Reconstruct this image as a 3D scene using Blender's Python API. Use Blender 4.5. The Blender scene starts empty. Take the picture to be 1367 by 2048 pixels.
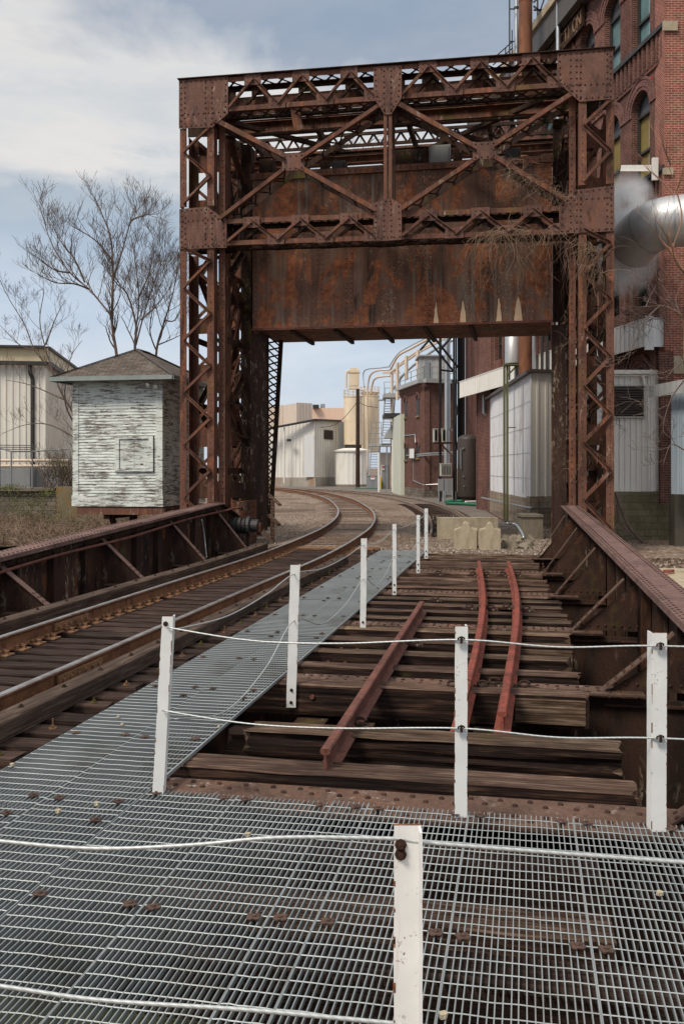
import bpy, math, random
from mathutils import Vector as V, Matrix, noise
R = random.Random(7)
rad = math.radians
S = bpy.context.scene
# ---------------- camera ----------------
F = 1870.0; YH = 935.0; CX = 683.5; H = 2.1
cd = bpy.data.cameras.new('camera'); cam = bpy.data.objects.new('camera', cd); S.collection.objects.link(cam)
cam.location = (0, 0, H); cam.rotation_euler = (rad(90), 0, 0)
cd.sensor_fit = 'VERTICAL'; cd.sensor_height = 36; cd.lens = 36 * F / 2048
cd.shift_y = (YH - 1024) / 2048.0
cd.clip_start = 0.05; cd.clip_end = 3000
S.camera = cam
# ---------------- world ----------------
W = bpy.data.worlds.new('World'); S.world = W; W.use_nodes = True
nt = W.node_tree; N = nt.nodes; L = nt.links
for n in list(N): N.remove(n)
SUN_EL, SUN_AZ = rad(50), rad(226)       # soft light through cloud, from behind left
out = N.new('ShaderNodeOutputWorld'); bg = N.new('ShaderNodeBackground'); L.new(bg.outputs[0], out.inputs[0])
sky = N.new('ShaderNodeTexSky'); sky.sky_type = 'NISHITA'; sky.sun_disc = False
sky.sun_elevation = SUN_EL; sky.sun_rotation = SUN_AZ; sky.dust_density = 2.0; sky.air_density = 1.0
tc = N.new('ShaderNodeTexCoord')
def wn(scale, det, sc, loc, rough=.55, dist=0.):
    mp = N.new('ShaderNodeMapping'); mp.inputs['Scale'].default_value = sc; mp.inputs['Location'].default_value = loc; L.new(tc.outputs['Generated'], mp.inputs[0])
    n_ = N.new('ShaderNodeTexNoise'); n_.inputs['Scale'].default_value = scale; n_.inputs['Detail'].default_value = det; n_.inputs['Roughness'].default_value = rough; n_.inputs['Distortion'].default_value = dist
    L.new(mp.outputs[0], n_.inputs['Vector']); return n_.outputs['Fac']
def wm(op, a, b_, c=None):
    m_ = N.new('ShaderNodeMath'); m_.operation = op
    for i, x in enumerate((a, b_) if c is None else (a, b_, c)):
        if isinstance(x, (int, float)): m_.inputs[i].default_value = x
        else: L.new(x, m_.inputs[i])
    return m_.outputs[0]
sx = N.new('ShaderNodeSeparateXYZ'); L.new(tc.outputs['Generated'], sx.inputs[0])
na = wn(2.2, 7, (1, 1, 2.2), (.35, .2, .15), .55, .4)
nb = wn(5.0, 8, (1, 1, 3.0), (2.2, 1.7, .4), .6, .2)
hgt = wm('MULTIPLY_ADD', sx.outputs['X'], .16, sx.outputs['Z'])                 # cloud decks lie slightly aslant
hgt = wm('ADD', hgt, wm('MULTIPLY', wm('SUBTRACT', na, .5), .40)); hgt = wm('ADD', hgt, wm('MULTIPLY', wm('SUBTRACT', nb, .5), .12))
r1 = N.new('ShaderNodeValToRGB'); el = r1.color_ramp.elements
stops = [(0., (3.5, 3.8, 4.3)), (.12, (3.3, 3.75, 4.3)), (.21, (2.35, 2.8, 3.3)), (.265, (2.5, 2.85, 3.2)), (.305, (4.1, 4.05, 3.95)), (.37, (4.3, 4.2, 4.05)), (.425, (2.0, 2.3, 2.75)), (.52, (1.9, 2.3, 2.8)), (.66, (5.3, 5.3, 5.3)), (1., (6.3, 6.3, 6.3))]
while len(el) < len(stops): el.new(.5)
for e_, (p_, c_) in zip(el, stops): e_.position = p_; e_.color = (*c_, 1)
L.new(hgt, r1.inputs[0])
r2 = N.new('ShaderNodeValToRGB'); r2.color_ramp.elements[0].position = .38; r2.color_ramp.elements[0].color = (.90, .94, .98, 1); r2.color_ramp.elements[1].position = .64; r2.color_ramp.elements[1].color = (1.12, 1.09, 1.06, 1)
L.new(nb, r2.inputs[0])
mm = N.new('ShaderNodeMix'); mm.data_type = 'RGBA'; mm.blend_type = 'MULTIPLY'; mm.inputs[0].default_value = 1
L.new(r1.outputs[0], mm.inputs[6]); L.new(r2.outputs[0], mm.inputs[7])
mx = N.new('ShaderNodeMix'); mx.data_type = 'RGBA'; mx.inputs[0].default_value = 0.9
L.new(sky.outputs[0], mx.inputs[6]); L.new(mm.outputs[2], mx.inputs[7])
L.new(mx.outputs[2], bg.inputs[0]); bg.inputs[1].default_value = 0.1
# sun: hazy, behind cloud
sd = bpy.data.lights.new('sun', 'SUN'); sd.energy = 1.6; sd.angle = rad(16); sd.color = (1, .91, .78)
so = bpy.data.objects.new('sun', sd); S.collection.objects.link(so)
dirv = V((math.sin(SUN_AZ) * math.cos(SUN_EL), math.cos(SUN_AZ) * math.cos(SUN_EL), math.sin(SUN_EL)))
so.rotation_euler = dirv.to_track_quat('Z', 'Y').to_euler(); so.location = (0, 0, 40)
S.view_settings.view_transform = 'Standard'; S.view_settings.look = 'None'; S.view_settings.exposure = 0.85; S.view_settings.gamma = 1
S.cycles.max_bounces = 6; S.cycles.volume_bounces = 3; S.cycles.diffuse_bounces = 3

# ---------------- frames & helpers ----------------
TH = math.atan((1045 - 683.5) / F); cT, sT = math.cos(TH), math.sin(TH)
EU = V((cT, -sT, 0)); EV = V((sT, cT, 0)); EZ = V((0, 0, 1))
def B(u, v, z): return EU * u + EV * v + EZ * z
def P(x, y, Y): return V(((x - CX) / F * Y, Y, H - (y - YH) / F * Y))       # photo measurement at distance Y
def G(x, y, z=-.12):                                                          # photo measurement on a level
    Y = (H - z) * F / (y - YH); return V(((x - CX) / F * Y, Y, z))
def ub(x, v):                                                                 # bridge u of photo column x in plane v
    k = (x - CX) / F; return v * (k * cT - sT) / (cT + k * sT)
def zb(y, u, v): Y = -u * sT + v * cT; return H - (y - YH) * Y / F

WL = {}
def link(o, parent=None):
    S.collection.objects.link(o)
    if parent is not None: o.parent = parent
    return o
def tag(o, label=None, cat=None, group=None, kind=None):
    if label: o['label'] = label
    if cat: o['category'] = cat
    if group: o['group'] = group
    if kind: o['kind'] = kind
    return o
def thing(name, label, cat, loc, group=None, rz=0):
    o = bpy.data.objects.new(name, None); o.empty_display_size = .1
    o.location = loc; o.rotation_euler = (0, 0, rz); link(o); tag(o, label, cat, group)
    WL[o.name] = Matrix.Translation(V(loc)) @ Matrix.Rotation(rz, 4, 'Z'); return o
class MB:
    def __init__(s): s.v = []; s.f = []; s.m = []; s.mi = 0
    def add(s, vs, fs):
        b = len(s.v); s.v += [V(p) for p in vs]
        for f in fs: s.f.append([b + i for i in f]); s.m.append(s.mi)
    def obox(s, c, hx, hy, hz):                      # centre and three half vectors
        c = V(c); vs = [c + a * hx + b * hy + d * hz for d in (-1, 1) for b in (-1, 1) for a in (-1, 1)]
        s.add(vs, [(0, 2, 3, 1), (4, 5, 7, 6), (0, 1, 5, 4), (2, 6, 7, 3), (0, 4, 6, 2), (1, 3, 7, 5)])
    def box(s, x0, x1, y0, y1, z0, z1):
        s.obox(((x0 + x1) / 2, (y0 + y1) / 2, (z0 + z1) / 2), V(((x1 - x0) / 2, 0, 0)), V((0, (y1 - y0) / 2, 0)), V((0, 0, (z1 - z0) / 2)))
    def bb(s, u0, u1, v0, v1, z0, z1):               # box in the bridge frame
        s.obox(B((u0 + u1) / 2, (v0 + v1) / 2, (z0 + z1) / 2), EU * ((u1 - u0) / 2), EV * ((v1 - v0) / 2), EZ * ((z1 - z0) / 2))
    def beam(s, p, q, a, b, n=None):                 # bar p-q: width a across, b along normal n
        p = V(p); q = V(q); d = (q - p); ln = d.length
        if ln < 1e-6: return
        d /= ln; n = V(n) if n is not None else (V((0, 0, 1)) if abs(d.z) < .95 else V((0, 1, 0)))
        n = (n - d * n.dot(d)).normalized(); w = d.cross(n)
        s.obox((p + q) / 2, d * ln / 2, w * a / 2, n * b / 2)
    def angle(s, p, q, a, t, n, flip=1):             # L section: flat face against n, leg standing out along n
        p = V(p); q = V(q); d = (q - p).normalized(); n = V(n); n = (n - d * n.dot(d)).normalized(); w = d.cross(n)
        s.beam(p, q, a, t, n)
        o = w * flip * (a / 2 - t / 2) + n * (a * .4 + t / 2); s.beam(p + o, q + o, t, a * .8, n)
    def tube(s, pts, rs, n=6, cap=True):
        pts = [V(p) for p in pts]; k = len(pts)
        if isinstance(rs, (int, float)): rs = [rs] * k
        ref = None; b = len(s.v)
        for i, p in enumerate(pts):
            d = (pts[min(i + 1, k - 1)] - pts[max(i - 1, 0)])
            d = d.normalized() if d.length > 1e-9 else V((0, 0, 1))
            if ref is None: ref = V((0, 0, 1)) if abs(d.z) < .9 else V((1, 0, 0))
            x = (ref - d * ref.dot(d)); x = x.normalized() if x.length > 1e-6 else d.orthogonal().normalized()
            ref = x; y = d.cross(x)
            for j in range(n):
                a = 2 * math.pi * j / n; s.v.append(p + (x * math.cos(a) + y * math.sin(a)) * rs[i])
        for i in range(k - 1):
            for j in range(n):
                j2 = (j + 1) % n; s.f.append([b + i * n + j, b + i * n + j2, b + (i + 1) * n + j2, b + (i + 1) * n + j]); s.m.append(s.mi)
        if cap:
            s.f.append([b + j for j in range(n)][::-1]); s.m.append(s.mi)
            s.f.append([b + (k - 1) * n + j for j in range(n)]); s.m.append(s.mi)
    def rivet(s, p, n, r=.018, h=.012):
        p = V(p); n = V(n).normalized(); x = n.orthogonal().normalized(); y = n.cross(x); vs = []
        for rr, hh in ((r, 0), (r * .7, h * .75)):
            for j in range(6):
                a = math.pi * j / 3; vs.append(p + (x * math.cos(a) + y * math.sin(a)) * rr + n * hh)
        old = s.mi; s.mi = 1
        vs.append(p + n * h); fs = [(j, (j + 1) % 6, 6 + (j + 1) % 6, 6 + j) for j in range(6)] + [(6 + j, 6 + (j + 1) % 6, 12) for j in range(6)]
        s.add(vs, fs); s.mi = old
    def rivline(s, p, q, n, step=.1, r=.018, h=.012):
        p = V(p); q = V(q); k = max(1, int((q - p).length / step))
        for i in range(k + 1): s.rivet(p.lerp(q, i / k), n, r, h)
    def prism(s, pts, off):
        pts = [V(p) for p in pts]; off = V(off); n = len(pts)
        nv = (pts[1] - pts[0]).cross(pts[2] - pts[0])
        if nv.dot(off) > 0: pts = pts[::-1]
        s.add(pts + [p + off for p in pts], [tuple(range(n)), tuple(range(2 * n - 1, n - 1, -1))] + [(i, i + n, (i + 1) % n + n, (i + 1) % n) for i in range(n)])
    def sweep(s, prof, path, mis=None, closed=True):
        path = [V(p) for p in path]; b = len(s.v); n = len(prof); k = len(path)
        for i, p in enumerate(path):
            d = path[min(i + 1, k - 1)] - path[max(i - 1, 0)]; d.z = 0; d.normalize(); r_ = V((d.y, -d.x, 0))
            for (a, z) in prof: s.v.append(p + r_ * a + V((0, 0, z)))
        for i in range(k - 1):
            for j in range(n if closed else n - 1):
                j2 = (j + 1) % n; s.f.append([b + i * n + j, b + (i + 1) * n + j, b + (i + 1) * n + j2, b + i * n + j2]); s.m.append(mis[j] if mis else s.mi)
        s.f.append([b + j for j in range(n)]); s.m.append(s.mi)
        s.f.append([b + (k - 1) * n + j for j in range(n)][::-1]); s.m.append(s.mi)
    def build(s, name, mats, parent=None, smooth=False, origin=None):
        if not isinstance(mats, (list, tuple)): mats = [mats] + ([M_RIVET] if 1 in s.m else [])
        if parent is not None:
            M = WL[parent.name]
        else:
            if origin is None:
                xs = [p.x for p in s.v]; ys = [p.y for p in s.v]; zs = [p.z for p in s.v]
                origin = V(((min(xs) + max(xs)) / 2, (min(ys) + max(ys)) / 2, min(zs)))
            M = Matrix.Translation(V(origin))
        Mi = M.inverted(); vs = [Mi @ p for p in s.v]
        me = bpy.data.meshes.new(name); me.from_pydata([tuple(p) for p in vs], [], s.f)
        for m in mats: me.materials.append(m)
        me.polygons.foreach_set('material_index', s.m)
        uv = me.uv_layers.new(name='uv').data; d = []
        for p in me.polygons:
            n = p.normal
            if abs(n.z) > .75: ax = V((1, 0, 0)); ay = V((0, 1, 0))
            else: ax = V((-n.y, n.x, 0)).normalized(); ay = V((0, 0, 1))
            for li in p.loop_indices:
                co = s.v[me.loops[li].vertex_index]; d += [co.dot(ax), co.dot(ay)]
        uv.foreach_set('uv', d)
        if smooth: me.polygons.foreach_set('use_smooth', [True] * len(me.polygons))
        me.validate(); me.update()
        o = bpy.data.objects.new(name, me); link(o, parent)
        if parent is None: o.location = M.to_translation(); WL[o.name] = M
        else: WL[o.name] = M
        return o
def copy_tree(o, parent=None):
    c = o.copy(); S.collection.objects.link(c); c.parent = parent
    for ch in o.children: copy_tree(ch, c)
    return c
def spline(pts, n=8):
    pts = [V(p) for p in pts]; o = []
    for i in range(len(pts) - 1):
        p0 = pts[max(i - 1, 0)]; p1 = pts[i]; p2 = pts[i + 1]; p3 = pts[min(i + 2, len(pts) - 1)]
        for k in range(n):
            t = k / n; o.append(.5 * ((2 * p1) + (p2 - p0) * t + (2 * p0 - 5 * p1 + 4 * p2 - p3) * t * t + (3 * p1 - p0 - 3 * p2 + p3) * t ** 3))
    return o + [pts[-1]]

# ---------------- materials ----------------
class MT:
    def __init__(s, name, rough=.8, metal=0, spec=.3):
        s.m = bpy.data.materials.new(name); s.m.use_nodes = True; s.t = s.m.node_tree; s.n = s.t.nodes; s.l = s.t.links
        s.b = s.n['Principled BSDF']; s.b.inputs['Roughness'].default_value = rough; s.b.inputs['Metallic'].default_value = metal
        s.b.inputs['Specular IOR Level'].default_value = spec; s.tc = s.n.new('ShaderNodeTexCoord'); s.h = []
    def co(s, scale=(1, 1, 1), src='Object', rnd=False, rot=None):
        mp = s.n.new('ShaderNodeMapping'); mp.inputs['Scale'].default_value = scale
        if rnd:
            oi = s.n.new('ShaderNodeObjectInfo'); vm = s.n.new('ShaderNodeVectorMath'); vm.operation = 'SCALE'; vm.inputs[0].default_value = (17, 9, 5)
            s.l.new(oi.outputs['Random'], vm.inputs['Scale']); s.l.new(vm.outputs[0], mp.inputs['Location'])
        q = s.tc.outputs[src]
        if rot is not None:
            vr = s.n.new('ShaderNodeVectorRotate'); vr.rotation_type = 'Z_AXIS'; vr.inputs['Angle'].default_value = rot; s.l.new(q, vr.inputs[0]); q = vr.outputs[0]
        s.l.new(q, mp.inputs[0]); return mp.outputs[0]
    def noise(s, vec, scale=5, det=6, rough=.6, dist=0):
        n = s.n.new('ShaderNodeTexNoise'); n.inputs['Scale'].default_value = scale; n.inputs['Detail'].default_value = det; n.inputs['Roughness'].default_value = rough; n.inputs['Distortion'].default_value = dist
        s.l.new(vec, n.inputs['Vector']); return n.outputs['Fac']
    def voro(s, vec, scale=5, feat='F1', out='Distance'):
        n = s.n.new('ShaderNodeTexVoronoi'); n.feature = feat; n.inputs['Scale'].default_value = scale; s.l.new(vec, n.inputs['Vector']); return n.outputs[out]
    def ramp(s, fac, stops):
        r = s.n.new('ShaderNodeValToRGB'); el = r.color_ramp.elements
        while len(el) < len(stops): el.new(.5)
        for e_, (p, c) in zip(el, stops): e_.position = p; e_.color = (c if len(c) == 4 else (*c, 1)) if not isinstance(c, (int, float)) else (c, c, c, 1)
        s.l.new(fac, r.inputs[0]); return r.outputs[0]
    def mix(s, fac, a, b, mode='MIX'):
        m = s.n.new('ShaderNodeMix'); m.data_type = 'RGBA'; m.blend_type = mode
        for i, x in ((0, fac), (6, a), (7, b)):
            if isinstance(x, (int, float)): m.inputs[i].default_value = x
            elif isinstance(x, tuple): m.inputs[i].default_value = (*x, 1) if len(x) == 3 else x
            else: s.l.new(x, m.inputs[i])
        return m.outputs[2]
    def math(s, op, a, b=0.):
        m = s.n.new('ShaderNodeMath'); m.operation = op
        for i, x in ((0, a), (1, b)):
            if isinstance(x, (int, float)): m.inputs[i].default_value = x
            else: s.l.new(x, m.inputs[i])
        return m.outputs[0]
    def col(s, c):
        if isinstance(c, tuple): s.b.inputs['Base Color'].default_value = (*c, 1)
        else: s.l.new(c, s.b.inputs['Base Color'])
        return s
    def bump(s, h, st=.3, d=.01):
        b = s.n.new('ShaderNodeBump'); b.inputs['Strength'].default_value = st; b.inputs['Distance'].default_value = d
        s.l.new(h, b.inputs['Height']); s.l.new(b.outputs[0], s.b.inputs['Normal']); return s
    def rough(s, f): s.l.new(f, s.b.inputs['Roughness']); return s
def rust(name, dark, mid, hot, sc=1., streak=.25, pale=0, moss=0, hotamt=.62, palec=(.33, .27, .2)):
    t = MT(name, .82, 0, .25); v = t.co((1, 1, streak)); v2 = t.co()
    a = t.noise(v, 1.6 * sc, 8, .65, .4); c = t.ramp(a, [(.32, dark), (.5, mid), (.72, tuple(x * 1.35 for x in mid))])
    b = t.noise(v, 2.7 * sc, 7, .7, .8); hm = t.ramp(b, [(hotamt - .08, 0.), (hotamt + .05, 1.)]); c = t.mix(hm, c, hot)
    g = t.noise(v2, 38, 4, .75); gm = t.ramp(g, [(.3, .62), (.7, 1.25)]); c = t.mix(1., c, gm, 'MULTIPLY')
    d = t.noise(t.co((1, 1, streak * .5)), 5 * sc, 6, .7); dm = t.ramp(d, [(.55, 0.), (.72, 1.)]); c = t.mix(dm, c, tuple(x * .45 for x in dark))
    if pale:
        p = t.noise(t.co((1, 1, .35)), 8, 9, .8, .5); q = t.noise(t.co((1, 1, .12)), 1.5, 3); pm = t.math('MULTIPLY', t.ramp(p, [(.56, 0.), (.62, 1.)]), t.ramp(q, [(.5 - pale * .1, 0.), (.62, 1.)])); c = t.mix(pm, c, palec)
    if moss:
        p = t.noise(v2, 1.1, 5, .6); c = t.mix(t.ramp(p, [(.62 - .06 * moss, 0.), (.75, .8)]), c, (.10, .085, .015))
    t.col(c); t.bump(g, .5, .006); return t.m
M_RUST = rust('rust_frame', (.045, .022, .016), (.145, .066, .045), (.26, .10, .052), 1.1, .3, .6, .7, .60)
M_RUSTG = rust('rust_gusset', (.075, .038, .030), (.145, .075, .058), (.20, .085, .052), 1.2, .5, 1.6, 0, .6, (.30, .22, .18))
M_RUSTCW = rust('rust_counterweight', (.036, .022, .016), (.115, .052, .034), (.30, .095, .038), .8, .22, 2.4, 0, .55, (.42, .33, .24))
def cwskin():
    t = MT('rust_counterweight_skin', .8, 0, .25); vs = t.co((1, 1, .09), rot=TH); v2 = t.co((1, 1, .6)); v3 = t.co()
    c = t.ramp(t.noise(vs, 2.4, 8, .68, .2), [(.30, (.042, .025, .018)), (.44, (.11, .060, .042)), (.56, (.165, .085, .058)), (.70, (.21, .155, .12))])
    o = t.noise(v2, 1.5, 9, .72, .7); c = t.mix(t.ramp(o, [(.50, 0.), (.56, .9)]), c, t.ramp(t.noise(v3, 6, 6, .7), [(.35, (.17, .052, .025)), (.65, (.40, .145, .062))]))
    d = t.noise(t.co((1, 1, .05), rot=TH), 6.5, 4, .5); c = t.mix(t.ramp(d, [(.60, 0.), (.70, .8)]), c, (.20, .17, .14))
    p = t.noise(v3, 16, 8, .8, .3); q = t.noise(t.co((1, 1, .4)), 1.1, 4, .6); c = t.mix(t.math('MULTIPLY', t.ramp(p, [(.56, 0.), (.60, 1.)]), t.ramp(q, [(.48, 0.), (.58, 1.)])), c, (.42, .33, .24))
    k = t.noise(t.co((1, 1, .3)), 1.8, 5, .6, .6); c = t.mix(t.ramp(k, [(.60, 0.), (.72, .85)]), c, (.022, .015, .012))
    g = t.noise(v3, 38, 4, .75); c = t.mix(1., c, t.ramp(g, [(.3, .7), (.7, 1.2)]), 'MULTIPLY'); t.col(c); t.bump(g, .5, .006); return t.m
M_CWSKIN = cwskin()
M_PEEL = rust('rust_peeling', (.022, .015, .012), (.055, .03, .022), (.11, .045, .022), 1.2, .12, 1.5, 0, .64, (.46, .38, .27))
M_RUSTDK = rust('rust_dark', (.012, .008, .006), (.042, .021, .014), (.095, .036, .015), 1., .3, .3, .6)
M_RUSTWEB = rust('rust_web', (.014, .009, .007), (.055, .027, .018), (.19, .065, .025), 1.1, .4, .5, .3, .64)
M_FLANGE = rust('rust_flange', (.10, .062, .052), (.155, .092, .078), (.17, .08, .06), .8, 1, .3, 0, .66, (.28, .22, .19))
M_FLOORB = rust('rust_floor_beam', (.07, .042, .03), (.12, .07, .05), (.15, .07, .04), 1.2, 1, .5, .2, .62, (.36, .29, .26))
M_RAILS = rust('rail_side', (.09, .04, .02), (.19, .085, .042), (.25, .11, .055), 2., 1, 0, 0, .58)
M_RAILRED = rust('rail_red', (.10, .03, .022), (.20, .055, .038), (.30, .07, .04), 1.5, 1, 0, 0, .6)
M_RAILOLD = rust('rail_old', (.08, .035, .027), (.15, .06, .045), (.17, .07, .05), 2, 1, 0, 0, .62)
M_PLATE = rust('tie_plate', (.10, .055, .03), (.22, .115, .06), (.28, .15, .08), 3, 1, 0, 0, .6)
M_RAILDUST = rust('rail_dusty', (.12, .085, .065), (.24, .18, .14), (.28, .17, .11), 2, 1, 0, 0, .6)
M_STACK = rust('stack_rust', (.10, .04, .025), (.2, .085, .05), (.33, .14, .06), .8, .25, 0, 0, .6)
t = MT('rail_head', .42, .8); t.col(t.ramp(t.noise(t.co((1, 1, 1)), 6, 5), [(.3, (.26, .22, .19)), (.62, (.46, .45, .44))])); M_HEAD = t.m
def timber(name, c1, c2, c3, mossy=0, rot=None):
    rot = TH if rot is None else rot
    t = MT(name, .85, 0, .2); v = t.co((.6, 9, 9), rnd=True, rot=rot); a = t.noise(v, 3.2, 8, .7, .6)
    c = t.ramp(a, [(.28, c1), (.5, c2), (.72, c3)]); b = t.noise(t.co((.35, 30, 30), rnd=True, rot=rot), 2, 4, .6)
    c = t.mix(1., c, t.ramp(b, [(.34, .42), (.48, .98), (.7, 1.2)]), 'MULTIPLY')
    w = t.noise(t.co((1, 1, 1), rnd=True), 1.3, 5); c = t.mix(t.ramp(w, [(.45, 0.), (.7, .65)]), c, tuple(x * .5 for x in c1))
    oi = t.n.new('ShaderNodeObjectInfo'); c = t.mix(1., c, t.ramp(oi.outputs['Random'], [(0., .65), (1., 1.3)]), 'MULTIPLY')
    if mossy: g = t.noise(t.co(rnd=True), 2.2, 6, .7); c = t.mix(t.ramp(g, [(.68 - .14 * mossy, 0.), (.8 - .1 * mossy, .85)]), c, (.055, .06, .012))
    t.col(c); t.bump(t.math('ADD', a, b), .6, .012); return t.m
M_TIE = timber('tie_dark', (.014, .008, .006), (.045, .026, .020), (.11, .070, .052))
M_TIE2 = timber('tie_weathered', (.018, .009, .006), (.092, .052, .036), (.30, .205, .15), .3)
M_TIE3 = timber('tie_rotten', (.02, .012, .007), (.11, .068, .044), (.34, .245, .175), .6)
M_MOSSY = timber('timber_mossy', (.05, .05, .02), (.11, .11, .035), (.2, .19, .08), 2.2)
M_TIESIDE = timber('tie_side_dark', (.004, .003, .003), (.024, .012, .009), (.12, .065, .042), .45)  # darker timber for the long sides and underside of split ties
t = None
M_GUARD = timber('guard_timber', (.03, .018, .013), (.08, .052, .038), (.19, .135, .10), 0, rad(-78))
M_RIVET = rust('rivet_heads', (.03, .015, .011), (.06, .03, .022), (.09, .04, .025), 3, 1)
t = MT('galvanised', .5, .3, .5); g = t.noise(t.co(rnd=True), 1.4, 5); c = t.ramp(g, [(.3, (.205, .228, .232)), (.7, (.34, .365, .368))])
c = t.mix(t.ramp(t.noise(t.co(), 9, 6, .7), [(.6, 0.), (.75, .7)]), c, (.16, .12, .09)); lo = t.noise(t.co((1, 1, 1)), .7, 6, .7); c = t.mix(t.ramp(lo, [(.55, 0.), (.68, .55)]), c, (.12, .10, .075)); t.col(c); M_GALV = t.m
t = MT('white_post_paint', .55, 0, .4); v = t.co(); a = t.noise(v, 26, 5, .75); b = t.noise(v, 4, 4)
mk = t.math('MULTIPLY', t.ramp(a, [(.62, 0.), (.66, 1.)]), t.ramp(b, [(.42, 0.), (.6, 1.)]))
c = t.ramp(b, [(.3, (.66, .66, .64)), (.7, (.8, .8, .78))]); s2 = t.noise(t.co((1, 1, .06)), 30, 3, .6); c = t.mix(t.math('MULTIPLY', t.ramp(s2, [(.58, 0.), (.72, .5)]), t.ramp(b, [(.4, 0.), (.62, 1.)])), c, (.46, .30, .19)); c = t.mix(mk, c, (.16, .06, .028)); t.col(c); M_WHITE = t.m
M_CHIP = rust('post_edge_rust', (.12, .05, .03), (.25, .11, .06), (.35, .15, .07), 4, 1)
t = MT('wire_cable', .45, .5, .5); w = t.n.new('ShaderNodeTexWave'); w.inputs['Scale'].default_value = 22; w.bands_direction = 'DIAGONAL'; t.l.new(t.co(), w.inputs[0]); t.col(t.ramp(w.outputs[0], [(0, (.44, .46, .45)), (1, (.56, .58, .57))])); M_CABLE = t.m
def brick(name, c1, c2, mortar, dirt=(.04, .02, .016), dirtamt=.6, sc=1.):
    t = MT(name, .88, 0, .2); bt = t.n.new('ShaderNodeTexBrick'); t.l.new(t.tc.outputs['UV'], bt.inputs[0])
    bt.inputs['Scale'].default_value = 1 / sc; bt.inputs['Brick Width'].default_value = .21; bt.inputs['Row Height'].default_value = .073; bt.inputs['Mortar Size'].default_value = .007; bt.inputs['Mortar Smooth'].default_value = .2; bt.inputs['Bias'].default_value = -.1
    bt.inputs['Color1'].default_value = (*c1, 1); bt.inputs['Color2'].default_value = (*c2, 1); bt.inputs['Mortar'].default_value = (*mortar, 1)
    n = t.noise(t.co((1, 1, .5)), .55, 8, .7); c = t.mix(t.ramp(n, [(.40, 0.), (.75, dirtamt)]), bt.outputs[0], dirt)
    n2 = t.noise(t.co(), 3.5, 5, .7); c = t.mix(1., c, t.ramp(n2, [(.3, .65), (.7, 1.25)]), 'MULTIPLY'); t.col(c)
    t.bump(t.math('SUBTRACT', 1., bt.outputs[1]), .6, .01); return t.m
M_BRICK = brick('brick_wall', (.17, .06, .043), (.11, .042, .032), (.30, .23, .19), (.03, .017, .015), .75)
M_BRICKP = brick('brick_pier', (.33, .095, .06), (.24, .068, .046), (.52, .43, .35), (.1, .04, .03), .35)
M_BRICKT = brick('brick_tower', (.17, .07, .052), (.12, .052, .042), (.26, .19, .16), (.045, .028, .024), .6)
M_BRICKH = brick('brick_arch', (.17, .06, .05), (.13, .05, .04), (.35, .27, .23), (.05, .02, .02), .3)
def painted(name, c1, c2, dirt, amt=.6, rough=.55, streak=.12, metal=0, dsc=1.2):
    t = MT(name, rough, metal, .35); n = t.noise(t.co((1, 1, streak)), dsc * 2, 7, .7); c = t.ramp(n, [(.3, c1), (.7, c2)])
    n2 = t.noise(t.co((1, 1, streak * 2)), dsc, 8, .75, .3); c = t.mix(t.ramp(n2, [(.52, 0.), (.74, amt)]), c, dirt); t.col(c); return t.m
M_CORRW = painted('corrugated_white', (.70, .68, .63), (.80, .78, .73), (.42, .34, .26), .4)
M_CORRSH = painted('corrugated_shed', (.56, .57, .60), (.74, .74, .75), (.34, .17, .085), .8, .5, .12, 0, 1.5)
M_CORRC = painted('corrugated_cream', (.70, .66, .58), (.80, .76, .68), (.5, .42, .34), .35)
M_PEACH = painted('peach_cladding', (.68, .56, .48), (.76, .63, .54), (.5, .38, .3), .4)
M_TAN = painted('tan_cladding', (.58, .50, .42), (.66, .56, .48), (.4, .32, .26), .4)
M_GREYC = painted('grey_corrugated', (.30, .31, .31), (.42, .42, .41), (.2, .19, .17), .6)
M_CREAM = painted('cream_tank', (.68, .55, .39), (.78, .66, .49), (.40, .31, .21), .5, .5, .15)
M_CREAMP = painted('cream_pipe', (.62, .49, .37), (.70, .57, .45), (.36, .26, .18), .6, .5, 1)
M_PALEG = painted('pale_green_wall', (.52, .54, .44), (.62, .63, .54), (.35, .34, .27), .5)
M_BROWNTANK = painted('brown_tank', (.045, .036, .032), (.062, .048, .042), (.05, .03, .025), .5, .5, .3)
M_BLACK = painted('black_steel', (.012, .012, .014), (.022, .022, .026), (.03, .025, .022), .5, .5)
M_GREYP = painted('grey_paint', (.20, .21, .215), (.27, .28, .285), (.15, .13, .12), .5)
M_STEELB = painted('brown_trim', (.06, .045, .04), (.085, .065, .055), (.05, .035, .03), .5)
M_GREENST = painted('green_post', (.10, .105, .04), (.15, .15, .06), (.07, .05, .02), .6, .6, .1)
M_GREEN = painted('green_hose', (.012, .11, .06), (.02, .16, .08), (.01, .05, .03), .5)
M_YELLOW = painted('yellow_paint', (.6, .42, .03), (.7, .5, .05), (.4, .25, .05), .4)
M_RED = painted('red_paint', (.5, .03, .02), (.6, .05, .04), (.4, .05, .04), .3)
M_SIGN = painted('white_sign', (.7, .7, .7), (.78, .78, .78), (.5, .5, .5), .3)
M_BLUE = painted('blue_paint', (.03, .12, .35), (.04, .16, .42), (.03, .08, .2), .3)
M_BLUEGREY = painted('bluegrey_panel', (.24, .30, .36), (.36, .42, .47), (.25, .17, .13), .7)
M_AC = painted('ac_case', (.42, .41, .36), (.5, .49, .44), (.3, .28, .24), .5)
M_TRIMDARK = painted('dark_trim', (.03, .028, .027), (.045, .042, .04), (.03, .02, .02), .5)
M_CREAMPATCH = painted('primer_patch', (.62, .40, .24), (.70, .52, .36), (.50, .20, .06), .9, .6, .4, 0, 4)
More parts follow.
